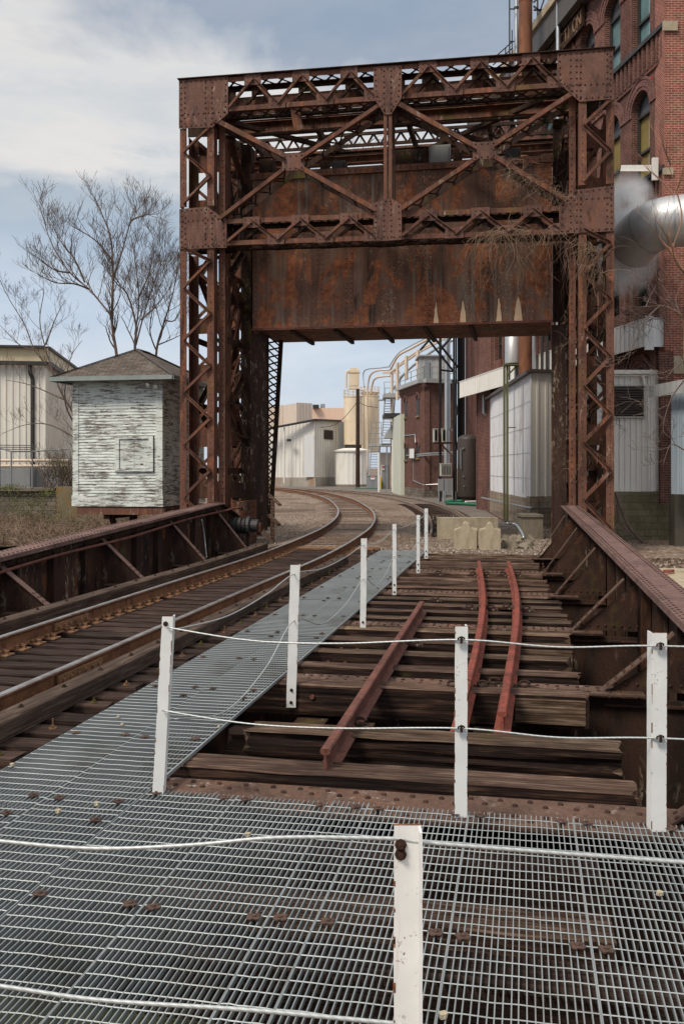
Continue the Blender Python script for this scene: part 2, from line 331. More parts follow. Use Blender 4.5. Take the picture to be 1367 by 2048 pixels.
def metal(name, c, rough, m=1.):
    t = MT(name, rough, m, .5); t.col(t.ramp(t.noise(t.co((1, 1, .2)), 2, 6, .7), [(.3, tuple(x * .72 for x in c)), (.7, c)])); t.bump(t.noise(t.co(), 3, 3), .15, .02); return t.m
M_ALU = metal('aluminium_duct', (.66, .66, .66), .45, .6)
M_PIPE = metal('galvanised_pipe', (.55, .58, .60), .4, .8)
def conc(name, c1, c2, stain=(.1, .08, .06), amt=.7, sc=1.):
    t = MT(name, .9, 0, .2); n = t.noise(t.co((1, 1, .7)), 1.5 * sc, 9, .7); c = t.ramp(n, [(.3, c1), (.7, c2)])
    n2 = t.noise(t.co((1, 1, .3)), 1.1 * sc, 7, .7, .4); c = t.mix(t.ramp(n2, [(.48, 0.), (.7, amt)]), c, stain)
    g = t.noise(t.co(), 45, 3, .7); c = t.mix(1., c, t.ramp(g, [(.3, .75), (.7, 1.15)]), 'MULTIPLY'); t.col(c); t.bump(t.math('ADD', n, g), .6, .02); return t.m
M_CONC = conc('concrete', (.20, .17, .13), (.33, .28, .21))
M_CONCB = conc('concrete_pale', (.38, .32, .22), (.54, .46, .34), (.22, .16, .10), .7, 2)
M_CONCO = conc('concrete_orange', (.17, .14, .085), (.25, .21, .13), (.34, .16, .02), .9)
M_CONCD = conc('concrete_dark', (.06, .055, .045), (.12, .105, .08), (.04, .045, .02), .7)
def block(name, c1, c2, mort, stain):
    t = MT(name, .9, 0, .2); bt = t.n.new('ShaderNodeTexBrick'); t.l.new(t.tc.outputs['UV'], bt.inputs[0]); bt.inputs['Scale'].default_value = 1
    bt.inputs['Brick Width'].default_value = .41; bt.inputs['Row Height'].default_value = .205; bt.inputs['Mortar Size'].default_value = .008
    bt.inputs['Color1'].default_value = (*c1, 1); bt.inputs['Color2'].default_value = (*c2, 1); bt.inputs['Mortar'].default_value = (*mort, 1)
    n = t.noise(t.co((1, 1, .5)), 1., 8, .7); c = t.mix(t.ramp(n, [(.42, 0.), (.66, .8)]), bt.outputs[0], stain)
    g = t.noise(t.co(), 30, 3, .7); c = t.mix(1., c, t.ramp(g, [(.3, .75), (.7, 1.2)]), 'MULTIPLY'); t.col(c); t.bump(t.math('SUBTRACT', g, bt.outputs[1]), .7, .012); return t.m
M_BLOCK = block('block_mossy', (.26, .22, .15), (.19, .165, .11), (.08, .07, .05), (.10, .09, .045))
M_BLOCKP = block('block_pale', (.36, .30, .23), (.29, .24, .18), (.14, .11, .08), (.2, .12, .08))
M_STONE = block('rubble_stone', (.24, .20, .16), (.14, .11, .09), (.05, .04, .03), (.1, .08, .06))
# gravel, asphalt, brush, water
t = MT('gravel', .92, 0, .2); v = t.co(); vo = t.voro(v, 16, 'F1', 'Color'); c = t.ramp(vo, [(.1, (.10, .068, .048)), (.5, (.235, .17, .125)), (.95, (.46, .38, .31))])
vo2 = t.voro(v, 16); big = t.noise(v, .28, 7, .65, .5); c = t.mix(t.ramp(big, [(.45, 0.), (.6, .7)]), c, (.13, .08, .052))
c = t.mix(t.ramp(t.noise(v, .9, 6), [(.58, 0.), (.72, .5)]), c, (.42, .36, .29)); t.col(c); t.bump(vo2, .9, .04); M_GRAVEL = t.m
t = MT('asphalt', .85, 0, .3); v = t.co(); n = t.noise(v, .5, 7, .7); c = t.ramp(n, [(.3, (.12, .10, .088)), (.7, (.20, .17, .145))]); c = t.mix(1., c, t.ramp(t.noise(v, 40, 3), [(.3, .7), (.7, 1.2)]), 'MULTIPLY'); t.col(c); M_ASPH = t.m
t = MT('bank_soil', .95, 0, .1); v = t.co(); n = t.noise(v, .7, 9, .75); c = t.ramp(n, [(.3, (.06, .05, .025)), (.5, (.13, .095, .065)), (.68, (.21, .16, .115))]); t.col(c); t.bump(t.noise(v, 6, 8, .8), 1, .15); M_BANK = t.m
t = MT('canal_water', .08, 0, .5); t.col((.006, .007, .005)); t.bump(t.noise(t.co(), 3, 3), .08, .02); M_WATER = t.m
t = MT('bark', .9, 0, .2); t.col(t.ramp(t.noise(t.co((1, 1, .4)), 7, 6, .7), [(.3, (.08, .058, .046)), (.7, (.18, .13, .105))])); M_BARK = t.m
t = MT('bark_twig', .85, 0, .2); t.col((.135, .098, .082)); M_TWIG = t.m
t = MT('bark_red', .85, 0, .2); t.col(t.ramp(t.noise(t.co(), 3, 4), [(.35, (.22, .17, .14)), (.6, (.36, .17, .10))])); M_TWIGR = t.m
t = MT('dry_vine', .9, 0, .2); t.col(t.ramp(t.noise(t.co(), 3, 4), [(.35, (.10, .06, .04)), (.65, (.25, .17, .115))])); M_VINE = t.m
t = MT('brush_stem', .9, 0, .2); t.col(t.ramp(t.noise(t.co(), 2, 4), [(.35, (.12, .075, .055)), (.65, (.30, .22, .16))])); M_BRUSH = t.m
t = MT('young_leaf', .7, 0, .2); t.col((.09, .105, .028)); M_LEAF = t.m
def glass(name, c, r=.06):
    t = MT(name, r, .35, .8); t.col(t.ramp(t.noise(t.co(), .6, 4, .6), [(.35, tuple(x * .6 for x in c)), (.65, c)])); return t.m
M_GLT = glass('pane_painted_sky_reflection', (.26, .44, .47)); M_GLY = glass('pane_painted_yellow_reflection', (.42, .33, .12), .12); M_GLD = glass('window_glass_dark', (.02, .022, .025)); M_GLG = MT('window_panel_grey', .6).col((.09, .09, .10)).m  # first two panes: reflected sky and yellow light painted into the base colour
# shingles, clapboard
t = MT('roof_shingle', .9, 0, .2); bt = t.n.new('ShaderNodeTexBrick'); t.l.new(t.tc.outputs['UV'], bt.inputs[0]); bt.inputs['Scale'].default_value = 1; bt.inputs['Brick Width'].default_value = .3; bt.inputs['Row Height'].default_value = .1; bt.inputs['Mortar Size'].default_value = .008
bt.inputs['Color1'].default_value = (.09, .072, .06, 1); bt.inputs['Color2'].default_value = (.15, .12, .10, 1); bt.inputs['Mortar'].default_value = (.03, .025, .02, 1)
c = t.mix(t.ramp(t.noise(t.co((1, 1, 1)), 2.2, 7, .7), [(.5, 0.), (.7, .5)]), bt.outputs[0], (.27, .235, .20)); t.col(c); t.bump(t.math('SUBTRACT', 1., bt.outputs[1]), .8, .02); M_SHING = t.m
t = MT('peeling_clapboard', .75, 0, .25); v = t.co((.8, .8, 7)); a = t.noise(v, 2.6, 10, .8, .3); b = t.noise(t.co((1, 1, 1)), 1.0, 4)
paint = t.ramp(t.noise(t.co(), 3, 5), [(.3, (.60, .645, .60)), (.7, (.76, .79, .74))])
wood = t.ramp(t.noise(t.co((1, 1, 14)), 2, 6, .7), [(.3, (.10, .085, .075)), (.7, (.27, .235, .21))])
th = t.math('ADD', a, t.math('MULTIPLY', t.math('SUBTRACT', b, .5), .35)); c = t.mix(t.ramp(th, [(.50, 0.), (.56, 1.)]), paint, wood)
sp = t.noise(t.co((.5, .5, 3)), 2, 3); t.col(c); t.bump(a, .4, .005); M_CLAP = t.m
# =============== ground, canal ===============
m = MB()
def gpt(u, v, z=-.12): return B(u, v, z)
VF = 24.0; VN = 2.0
far = [B(-60, VF, -.45), B(-9.6, VF, -.4), B(-8.9, VF, -.12), B(60, VF, -.12)]
# yard beyond the canal: strips that drop away on the left bank
us = [-900, -60, -30, -26, -22, -20, -18, -16, -14, -12.5, -11, -9.9, -8.9, 6, 60, 900]; vs_ = [VF, 27, 30, 33, 36, 40, 44, 50, 59.9, 60.1, 140, 2500]
def gz(u, v):
    ub0 = -9 - max(0, v - VF) * .42
    if u > ub0 or v > 60: return -.12
    k = min(1, (ub0 - u) / 2.5); return -.12 - .28 * k
vv = [B(u, v, gz(u, v)) for v in vs_ for u in us]; nu = len(us)
m.add(vv, [(j * nu + i, j * nu + i + 1, (j + 1) * nu + i + 1, (j + 1) * nu + i) for j in range(len(vs_) - 1) for i in range(nu - 1)])
# canal side walls and bed, then the ground on this side
for i in range(nu - 1):
    m.add([B(us[i], VF, -6), B(us[i + 1], VF, -6), B(us[i + 1], VF, gz(us[i + 1], VF)), B(us[i], VF, gz(us[i], VF))], [(0, 1, 2, 3)])
m.add([B(-900, VN, -6), B(900, VN, -6), B(900, VF, -6), B(-900, VF, -6)], [(0, 1, 2, 3)])
m.add([B(-900, VN, -.3), B(900, VN, -.3), B(900, VN, -6), B(-900, VN, -6)], [(0, 1, 2, 3)])
m.add([B(-900, -900, -.3), B(900, -900, -.3), B(900, VN, -.3), B(-900, VN, -.3)], [(0, 1, 2, 3)])
tag(m.build('ground', M_GRAVEL, origin=(0, 0, 0)), kind='structure')
m = MB(); m.add([B(-900, VN, -4), B(900, VN, -4), B(900, VF, -4), B(-900, VF, -4)], [(0, 1, 2, 3)])
tag(m.build('water', M_WATER, origin=(0, 0, -4)), kind='structure')
# overgrown left bank lies over the yard ground
m = MB(); us2 = [-60 + 1.0 * i for i in range(52)]; vs2 = [VF + .02 + 1.0 * i for i in range(38)]
us2 = [u for u in us2 if u <= -9.5]; n2_ = len(us2)
def bz(u, v): return gz(u, v) - .10 + .26 * min(1, max(0, (-9 - max(0, v - VF) * .42 - u) / 2.5)) + .30 * min(1, max(0, (-9 - max(0, v - VF) * .42 - u) / 2.5)) * noise.noise(V((u * .35, v * .35, 0))) + .10 * noise.noise(V((u * 1.1, v * 1.1, 3)))
m.add([B(u, v, bz(u, v)) for v in vs2 for u in us2], [(j * n2_ + i, j * n2_ + i + 1, (j + 1) * n2_ + i + 1, (j + 1) * n2_ + i) for j in range(len(vs2) - 1) for i in range(n2_ - 1)])
tag(m.build('hillside', M_BANK, origin=B(-30, 40, 0)), kind='structure')
# asphalt drive beside the buildings
m = MB(); m.add([V((5.4, 35, -.112)), V((12, 35, -.112)), V((12, 70, -.112)), V((-2, 120, -.112)), V((-12, 120, -.112)), V((2.0, 72, -.112)), V((4.6, 60, -.112))], [(0, 1, 2, 3, 4, 5, 6)])
tag(m.build('road', M_ASPH, origin=(5, 60, -.112)), kind='structure')
# abutment shelf on the far side under the girder ends
m = MB(); m.bb(-8.9, 4.5, 22.9, 24.05, -5, -.42); tag(m.build('abutment_wall', M_CONCD), 'dark concrete abutment wall under the far end of the bridge', 'abutment')
m = MB(); m.bb(-8.9, 2.4, 22.9, 23.35, -.40, -.05); tag(m.build('bridge_seat_beam', M_TIE2), 'heavy timber bulkhead beam where the bridge deck meets the gravel yard', 'timber beam')

# =============== plate girders ===============
def girder(u, v0, v1, zt0, zt1, zb0, side, label, root_cat, bw=.42, u2=None):
    u2 = u if u2 is None else u2; uA = u
    def B(uu, v, z):                                  # the girder line runs very slightly askew to the deck
        return EU * (uu + (u2 - uA) * (v - v0) / (v1 - v0)) + EV * v + EZ * z
    g = thing('plate_girder', label, root_cat, B(u, v0, zb0))
    m = MB()                                          # web: a tapering sheet
    t_ = .012
    m.prism([B(u, v0, zb0), B(u, v1, zb0), B(u, v1, zt1 - .03), B(u, v0, zt0 - .03)], EU * t_)
    for v in [v0 + .02 + i * .42 for i in range(int((v1 - v0) / .42))]:
        zt = zt0 + (zt1 - zt0) * (v - v0) / (v1 - v0)
        for s_ in (0,): m.rivline(B(u - side * .004 if side > 0 else u + t_ , v, zb0 + .1), B(u - side * .004 if side > 0 else u + t_, v, zt - .1), EU * -side, .16, .014, .01)
    m.build('web', M_RUSTWEB, g)
    m = MB()                                          # top flange: stacked cover plates
    uc = u + t_ / 2
    for k, (a0, a1, w, dz) in enumerate(((0, 1, bw, 0), (0, .985, bw * .97, .016), (.0, .86, bw * .95, .032), (0, .7, bw * .93, .048))):
        va = v0 + (v1 - v0) * a0; vb = v0 + (v1 - v0) * a1
        za = zt0 + dz - .03 + (zt1 - zt0) * a0; zb_ = zt0 + dz - .03 + (zt1 - zt0) * a1
        m.beam(B(uc, va, za), B(uc, vb, zb_), w, .016, EZ)
    slope = (zt1 - zt0) / (v1 - v0)
    for row in (-.17, -.12, .12, .17) if bw > .36 else (-.14, -.09, .09, .14):
        v = v0 + .05
        k = 0
        while v < v1 - .1:
            f = (v - v0) / (v1 - v0); dz = .048 if f < .7 else .032 if f < .86 else .016 if f < .985 else 0
            m.rivet(B(uc + row, v + (.05 if abs(row) > .13 else 0), zt0 - .022 + dz + (zt1 - zt0) * f), EZ, .017, .012); v += .125
    m.build('top_flange', M_FLANGE, g)
    m = MB(); m.beam(B(uc - side * .085, v0, zt0 - .10), B(uc - side * .085, v1, zt1 - .10), .012, .13, EZ)
    m.rivline(B(uc - side * .092, v0, zt0 - .10), B(uc - side * .092, v1, zt1 - .10), EU * -side, .14, .016, .012)
    m.build('flange_angle', M_RUSTDK, g)
    m = MB(); m.beam(B(uc, v0, zb0), B(uc, v1, zb0), bw, .03, EZ); m.build('bottom_flange', M_RUSTDK, g)
    v = v0 + .9; i = 0
    while v < v1 - .4:
        m = MB(); zt = zt0 + (zt1 - zt0) * (v - v0) / (v1 - v0)
        m.beam(B(u - side * .07, v, zb0 + .02), B(u - side * .07, v, zt - .12), .012, .12, EU); m.beam(B(u - side * .012, v + .05, zb0 + .02), B(u - side * .012, v + .05, zt - .12), .1, .012, EU)
        m.rivline(B(u - side * .02, v + .06, zb0 + .1), B(u - side * .02, v + .06, zt - .2), EU * -side, .12, .015, .011)
        m.build('stiffener', M_RUSTDK, g); v += 1.13; i += 1
    return g
UR, UL, VE = 1.10, -7.75, 24.3
def urw(v): return 1.76 + (1.14 - 1.76) * (v - 5.4) / (24.3 - 5.4)
def zrt(v): return .52 + (1.16 - .52) * (v - 5.4) / (24.3 - 5.4)
GR = girder(1.76, 5.4, VE, .52, 1.16, -1.6, 1, 'long riveted plate girder with dark web along the right edge of the bridge', 'bridge girder', .44, 1.14)
GLF = girder(UL, 5.5, 23.0, .45, 1.20, -1.4, -1, 'long riveted plate girder along the left side beside the live track', 'bridge girder', .46)
# tapered end of the left girder
m = MB(); m.prism([B(UL, 23.0, -.4), B(UL, 25.6, -.4), B(UL, 25.6, .45), B(UL, 23.0, 1.16)], EU * .02); 
for v in (23.5, 24.0, 24.5, 25.0): m.bb(UL + .02, UL + .12, v, v + .02, -.35, .95 - (v - 23) * .28)
m.beam(B(UL, 23.0, 1.2), B(UL, 25.6, .48), .34, .03, EU.cross(B(UL, 23, 1.2) - B(UL, 25.6, .48)))
m.rivline(B(UL + .13, 23.1, 1.2), B(UL + .13, 25.5, .53), EZ, .13); m.rivline(B(UL - .1, 23.1, 1.2), B(UL - .1, 25.5, .53), EZ, .13)
m.build('end_plate', M_RUSTWEB, GLF)
m = MB(); m.bb(UL - .05, UL + .05, 24.9, 26.6, -.1, 1.15)
for i in range(7):
    for j in range(6): m.rivet(B(UL + .05, 25.1 + i * .2, .1 + j * .17), EU, .03, .02)
m.build('gusset_plate', M_RUSTCW, GLF)
# floor beams with knee braces up the girders
FB = [2.3, 5.98, 9.35, 12.75, 16.2, 19.6, 22.7]
for i, v in enumerate(FB):
    f = thing('floor_beam', 'rusty riveted cross beam lying between the timber ties, joined to the girder by sloping knees', 'floor beam', B(-3.2, v, -1.2), 'floor beams across the bridge')
    ur = urw(v)
    m = MB(); m.bb(UL + .05, ur - .05, v - .012, v + .012, -1.2, -.125); m.bb(UL + .05, ur - .05, v - .15, v + .15, -1.2, -1.17); m.build('web', M_RUSTDK, f)
    hw = .24 if i == 1 else .16; ZP = -.075 if i == 1 else -.05
    m = MB(); m.bb(UL + .2, ur - .5, v - hw, v + hw, ZP - .02, ZP)
    if i == 1: m.bb(-.35, ur - .5, v - .235, v + .235, ZP, ZP + .012)
    for a in range(int((ur - .6 - (-2.9)) / .095)):
        uu = -2.9 + a * .095
        o1, o2 = (.17, .09) if i == 1 else (.11, .06)
        for sg in (-1, 1): m.rivet(B(uu, v + sg * (o1 if a % 2 else o2), ZP if uu < -.35 or i != 1 else ZP + .012), EZ, .021, .017)
    m.build('top_plate', M_FLOORB, f)
    if i == 0: continue
    for side, ug, tag_ in ((1, ur - .16, 'r'), (-1, UL, 'l')):
        zt = (zrt(v) - .13 if side > 0 else (.45 + .75 * (v - 5.5) / 17.5 - .1)); reach = .70 if side > 0 else 1.0
        u0 = ug - side * reach; z0 = ZP + .02
        if side < 0: u0 = ug + reach
        m = MB(); ua, ub_ = u0, ug - side * .06
        m.beam(B(ua, v, z0), B(ub_, v, zt), .15 if side > 0 else .13, .014, EU.cross(V((0, 0, 1))) if 0 else (B(ub_, v, zt) - B(ua, v, z0)).cross(EV))
        d = (B(ub_, v, zt) - B(ua, v, z0)).normalized(); nn = d.cross(EV).normalized(); nn = nn if nn.z > 0 else -nn
        m.rivline(B(ua, v + .04, z0) + d * .05 + nn * .008, B(ua, v + .04, z0) + d * .45 + nn * .008, nn, .1, .018, .014); m.rivline(B(ua, v - .04, z0) + d * .05 + nn * .008, B(ua, v - .04, z0) + d * .45 + nn * .008, nn, .1, .018, .014)
        m.build('knee_brace', M_FLOORB if side > 0 else M_FLANGE, f)
        if side > 0: ub_ += .17
        m = MB(); m.prism([B(ua + side * .04, v, z0 - .02), B(ub_, v, z0 - .02), B(ub_, v, zt - .05)], EV * .012)
        m.bb(min(ua, ub_), max(ua, ub_), v - .06, v + .07, z0 - .16, z0 - .14)
        m.rivline(B(ua + side * .1, v - .006, z0 + .05), B(ub_, v - .006, z0 + .05), -EV, .09, .016, .012)
        m.build('knee_plate', M_RUSTWEB, f)
# conduit on the left girder
m = MB(); pth = [B(UL + .2, v, .45 + .75 * (v - 5.5) / 17.5 - .2 + .02 * math.sin(v)) for v in [6 + i * .8 for i in range(22)]]
pth += [B(UL + .3, 23.6, 1.02), B(UL + .42, 24.0, 1.04)]; m.tube(pth, .028, 8); tag(m.build('conduit_pipe', M_RAILOLD, smooth=True), 'thin rusty conduit pipe fixed under the top of the left girder', 'pipe')
m = MB(); m.bb(UL + .34, UL + .54, 23.95, 24.2, .95, 1.15); m.bb(UL + .37, UL + .51, 23.94, 24.0, .98, 1.12)
tag(m.build('junction_box', M_RUSTDK), 'small dark metal box at the end of the rusty conduit', 'box')
m = MB(); m.tube(spline([B(UL + .22, 21.3, .86), B(UL + .25, 21.4, .5), B(UL + .3, 21.35, .2), B(UL + .45, 21.0, -.02)], 6), .016, 6); tag(m.build('hose', M_PIPE, smooth=True), 'short pale hose hanging from the rusty conduit on the left girder', 'hose')
# brake motor on the left girder
t_ = thing('brake_motor', 'dark grey ribbed machinery drum mounted on the end of the left girder', 'machinery', B(UL + .3, 23.9, .1))
m = MB()
for k in range(4): m.tube([B(UL + .2 + k * .12, 24.0, .55), B(UL + .28 + k * .12, 24.0, .55)], .22 if k < 3 else .26, 18)
m.tube([B(UL + .1, 24.0, .55), B(UL + .85, 24.0, .55)], .17, 18); m.build('drum', M_TRIMDARK, t_)
m = MB(); m.bb(UL + .1, UL + .55, 23.85, 24.15, -.1, .3); m.bb(UL + .78, UL + .95, 23.9, 24.1, .4, .62); m.build('mount', M_RUSTDK, t_)

# =============== ties ===============
def tie_mesh(L_, w, h, seed, worn=0.):
    r = random.Random(seed); m = MB(); n = 14; ring = [(-w / 2, 0), (w / 2, 0), (w / 2 + .002, -.012), (w / 2, -h * .5), (w / 2, -h), (-w / 2, -h), (-w / 2, -h * .5), (-w / 2 - .002, -.012)]
    ring[0] = (-w / 2 + .012, 0); ring[1] = (w / 2 - .012, 0)
    for i in range(n + 1):
        x = -L_ / 2 + L_ * i / n
        for (a, z) in ring:
            k = worn * (1 if abs(i - n / 2) > n / 2 - 2 else .45)
            m.v.append(V((x + (r.uniform(-.02, .02) if i in (0, n) else 0), a + r.uniform(-.006, .006) * (1 + worn * 4) - math.copysign(k * .02 * r.random(), a), z + r.uniform(-.004, .004) * (1 + worn * 4) - (k * .02 * r.random() if z > -.05 else 0))))
    q = len(ring)
    for i in range(n):
        for j in range(q): m.f.append([i * q + j, i * q + (j + 1) % q, (i + 1) * q + (j + 1) % q, (i + 1) * q + j][::-1]); m.m.append(0)
    m.f.append(list(range(q))); m.m.append(0); m.f.append([n * q + j for j in range(q)][::-1]); m.m.append(0)
    for k in range(len(m.m)):
        zs = [m.v[i].z for i in m.f[k]]
        if min(zs) < -h * .4: m.m[k] = 0
    return m
def split_tie(L_, w, h, seed, amp):
    """weathered timber: real grooves and splits running along the grain, worn ends"""
    r = random.Random(seed); m = MB(); n = 46; per = []
    for k in range(9): per.append((-w / 2 + w * k / 9, 0, 0, 1))
    for k in range(9): per.append((w / 2, -h * k / 9, 1, 0))
    for k in range(7): per.append((w / 2 - w * k / 7, -h, 0, -1))
    for k in range(9): per.append((-w / 2, -h + h * k / 9, -1, 0))
    q = len(per)
    for i in range(n + 1):
        x = -L_ / 2 + L_ * i / n; e = min(1, min(i, n - i) / 3.0)
        for j, (a, z, na_, nz_) in enumerate(per):
            g = noise.noise(V((x * .5, j * .85 + seed, 1.7))); g2 = noise.noise(V((x * 1.7, j * .6, seed * 1.3))); d = amp * (max(0, -g) ** 1.2 * .9 + .25 * g2 * g2) + (.012 if (abs(a) > w / 2 - .002 and z > -.01) else 0) * (1 + g2)
            if amp > .04 and na_ < 0 and -h * .85 < z < -h * .3: d += .05 * max(0, noise.noise(V((x * 1.1, z * 5, 9))) + .15)
            ex = (1 - e) * r.uniform(-.03, .03) + (r.uniform(-.05, .01) * (1 if x > 0 else -1) if i in (0, n) else 0)
            m.v.append(V((x + ex, a - na_ * d + (0 if na_ else g2 * .004), z - nz_ * d * (.8 if nz_ > 0 else .3))))
    for i in range(n):
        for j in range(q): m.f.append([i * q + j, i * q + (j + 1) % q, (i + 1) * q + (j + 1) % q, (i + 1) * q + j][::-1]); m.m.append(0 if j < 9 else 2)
    m.f.append(list(range(q))); m.m.append(0); m.f.append([n * q + j for j in range(q)][::-1]); m.m.append(0)
    return m
def to_frame(m, u, v, z, rz=0):
    c, s_ = math.cos(rz), math.sin(rz); o = MB(); o.f = m.f; o.m = m.m
    for p in m.v: o.v.append(B(u + p.x * c - p.y * s_, v + p.x * s_ + p.y * c, z + p.z))
    return o
# live-track ties (each with plates and spikes)
def track_center(v):                  # u of live track centre on the bridge: nearly straight
    X = -5.1 + (v - 8) * .0125 + .00045 * max(0, v - 14) ** 2
    return X
CPTS = [(-5.0, 1.5), (-4.45, 4), (-3.6, 8), (-2.2, 15), (-1.19, 20), (-.42, 25), (.25, 31), (.57, 38), (.47, 46), (-.22, 58), (-1.9, 71), (-4.4, 82), (-8.2, 90), (-16, 97), (-30, 102), (-48, 105)]
CP = spline([V((a, b, 0)) for a, b in CPTS], 14)
def cen(v):
    for p, q in zip(CP, CP[1:]):
        vp = p.dot(EV); vq = q.dot(EV)
        if vp <= v <= vq: f = (v - vp) / (vq - vp); return p.dot(EU) + (q.dot(EU) - p.dot(EU)) * f
    return -4.8
protos = []
RT = .19                               # rail top above tie
def spikes(m, u, v, z):
    m.bb(u - .19, u + .19, v - .09, v + .09, z, z + .016)
    for du in (-.09, .09, -.15, .15):
        for dv in ((-.05, .05) if abs(du) < .1 else (.0,)): m.bb(u + du - .014, u + du + .014, v + dv - .014, v + dv + .014, z + .016, z + .05); m.bb(u + du - math.copysign(.022, du) - .014, u + du + .014, v + dv - .017, v + dv + .017, z + .045, z + .056)
GAU = .745
v = 2.6; k = 0
while v < 23.4:
    uc = cen(v); kk = k % 6; uL = uc - 1.47; uR_ = -3.56 + (.12 if k % 2 else -.02) + R.uniform(-.03, .03); mid = (uL + uR_) / 2
    t_ = thing('track_tie', 'dark timber tie in a close row under the live track, with rusty tie plates', 'railway tie', B(mid, v, 0), 'ties under the live track')
    tm = tie_mesh(uR_ - uL, .225 if k % 7 else .19, .28, 100 + k, .1)
    to_frame(tm, mid, v, R.uniform(-.004, .004), R.uniform(-.01, .01)).build('timber', M_TIE, t_)
    for s_ in (-1, 1):
        m = MB(); spikes(m, uc + s_ * GAU, v, .003); m.build('tie_plate', M_PLATE, t_)
    if k % 2 == 0:
        m = MB(); uu = uR_ - .14 + R.uniform(-.05, .03); hh = .03 if k % 6 else .09
        m.tube([B(uu, v, .0), B(uu, v, .010)], .034, 10); m.tube([B(uu, v, .010), B(uu, v, .028)], .018, 6); m.tube([B(uu, v, .028), B(uu, v, .028 + hh * .6)], .008, 6)
        m.build('bolt', M_RUSTDK if k % 4 else M_PLATE, t_)
    v += .352 if k % 9 != 4 else .47; k += 1
# ties of the lifted track on the right
def ties_right():
    rows = [(2.75, 0, 0), (3.3, -.02, 0), (3.95, 0, 0), (4.55, -.06, 1), (5.15, -.02, 0), (6.41, .0, 1), (7.34, .0, 2), (8.12, -.26, 3), (8.97, .0, 1)]
    for b0, b1 in zip(FB[2:], FB[3:] + [23.2]):
        n = 5 if b0 > 12 else 4
        for i in range(n):
            vv_ = b0 + .45 + (b1 - b0 - .9) * i / (n - 1) + R.uniform(-.05, .05)
            if vv_ < 22.9: rows.append((vv_, -.012 + R.uniform(-.02, .01) - (.14 if R.random() < .14 else 0), 1 if R.random() < .8 else 2))
    for i, (v, z, kind) in enumerate(rows):
        u1 = {6.41: .74, 7.34: .72, 8.12: .15, 8.97: .58}.get(v, .70 - .032 * max(0, v - 9) + R.uniform(-.14, .10)); u0 = -3.25 if v < 5.5 or v > 7.5 else (-2.98 if v < 7 else -2.2)
        if v < 5.5: u1 = .55 + R.uniform(-.2, .2)
        if v == 8.12: u0 = -2.6
        w = .27 if v < 5.5 else .29 if v < 7.5 else .27 if v < 9 else .24
        lab = 'weathered cracked timber tie on the disused side of the bridge'; grp = 'ties of the lifted track'
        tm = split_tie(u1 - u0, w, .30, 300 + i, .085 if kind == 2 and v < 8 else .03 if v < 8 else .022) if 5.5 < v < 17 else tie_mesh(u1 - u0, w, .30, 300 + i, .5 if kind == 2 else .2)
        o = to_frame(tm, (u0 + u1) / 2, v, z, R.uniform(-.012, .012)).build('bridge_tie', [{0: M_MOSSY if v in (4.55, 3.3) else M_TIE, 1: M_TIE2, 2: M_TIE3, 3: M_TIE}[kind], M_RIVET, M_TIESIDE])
        o['label'] = lab; o['group'] = grp; o['category'] = 'railway tie'
        if v == 6.41: del o['group']; o['label'] = 'long weathered timber tie nearest the riveted cross plate, under the end of the loose rail'
        if v == 7.34: del o['group']; o['label'] = 'badly split and rotten mossy timber tie, second from the riveted cross plate'
        if v < 5.5: o['label'] = 'dark timber tie seen through the steel grating in the foreground'; o['group'] = 'ties under the grating'
        if v > 5.5:
            for uu in (-2.2, -2.0, .3, .45) if kind != 3 and u0 < -2.2 else (): m = MB(); m.tube([B(uu + .0, v - w / 2 + .01, z - .12), B(uu, v - w / 2 - .02, z - .12)], .022, 6); m.build('bolt', M_RAILOLD, o)
            # packing pieces at the end
            if kind == 1 and R.random() < .6:
                m = MB(); m.bb(u1 - .55 - R.random() * .3, u1 - .02, v - w / 2 - .045, v - w / 2 - .005, z - .26, z - .04); m.build('spacer_block', M_TIE3, o)
ties_right()
# stringers below the ties
for (u, lab) in ((-5.75, 'below the left rail'), (-4.3, 'below the right rail'), (-2.0, 'under the walkway edge'), (-.3, 'under the rusty loose rail')):
    m = MB(); m.bb(u - .012, u + .012, 2.2, 22.9, -1.1, -.36); m.bb(u - .15, u + .15, 2.2, 22.9, -.36, -.335); m.bb(u - .15, u + .15, 2.2, 22.9, -1.12, -1.1)
    tag(m.build('stringer_beam', M_RUSTDK), 'dark steel stringer running the length of the bridge ' + lab, 'steel beam')
m = MB(); m.bb(-.34, .16, 4.72, 4.80, -1.2, -.33); m.bb(-.38, .2, 4.68, 4.84, -1.24, -1.2); tag(m.build('steel_bracket', M_RUSTCW), 'reddish brown steel block seen through the grating right of the near post', 'steel block')
# guard timbers
def guard(ulist, z0, z1, w, lab):
    m = MB(); pth = [B(u, v, 0) for u, v in ulist]; m.sweep([(-w / 2, z0), (w / 2, z0), (w / 2, z1 - .01), (w / 2 - .015, z1), (-w / 2 + .015, z1), (-w / 2, z1 - .01)], pth)
    o = m.build('guard_timber', M_GUARD); tag(o, lab, 'timber beam')
    for u, v in ulist[::1]: m = MB(); m.tube([B(u, v, z1), B(u, v, z1 + .010)], .025, 8); m.tube([B(u, v, z1 + .010), B(u, v, z1 + .025)], .014, 6); m.build('bolt', M_RUSTDK, o)
guard([(cen(v) + 1.06, v) for v in [2.7 + i * .71 for i in range(26)]], .004, .155, .21, 'long dark guard timber beside the right rail, next to the grating walkway')
guard([(cen(v) - 1.34, v) for v in [2.7 + i * .8 for i in range(26)]], .004, .2, .24, 'long dark guard timber between the left rail and the left girder')
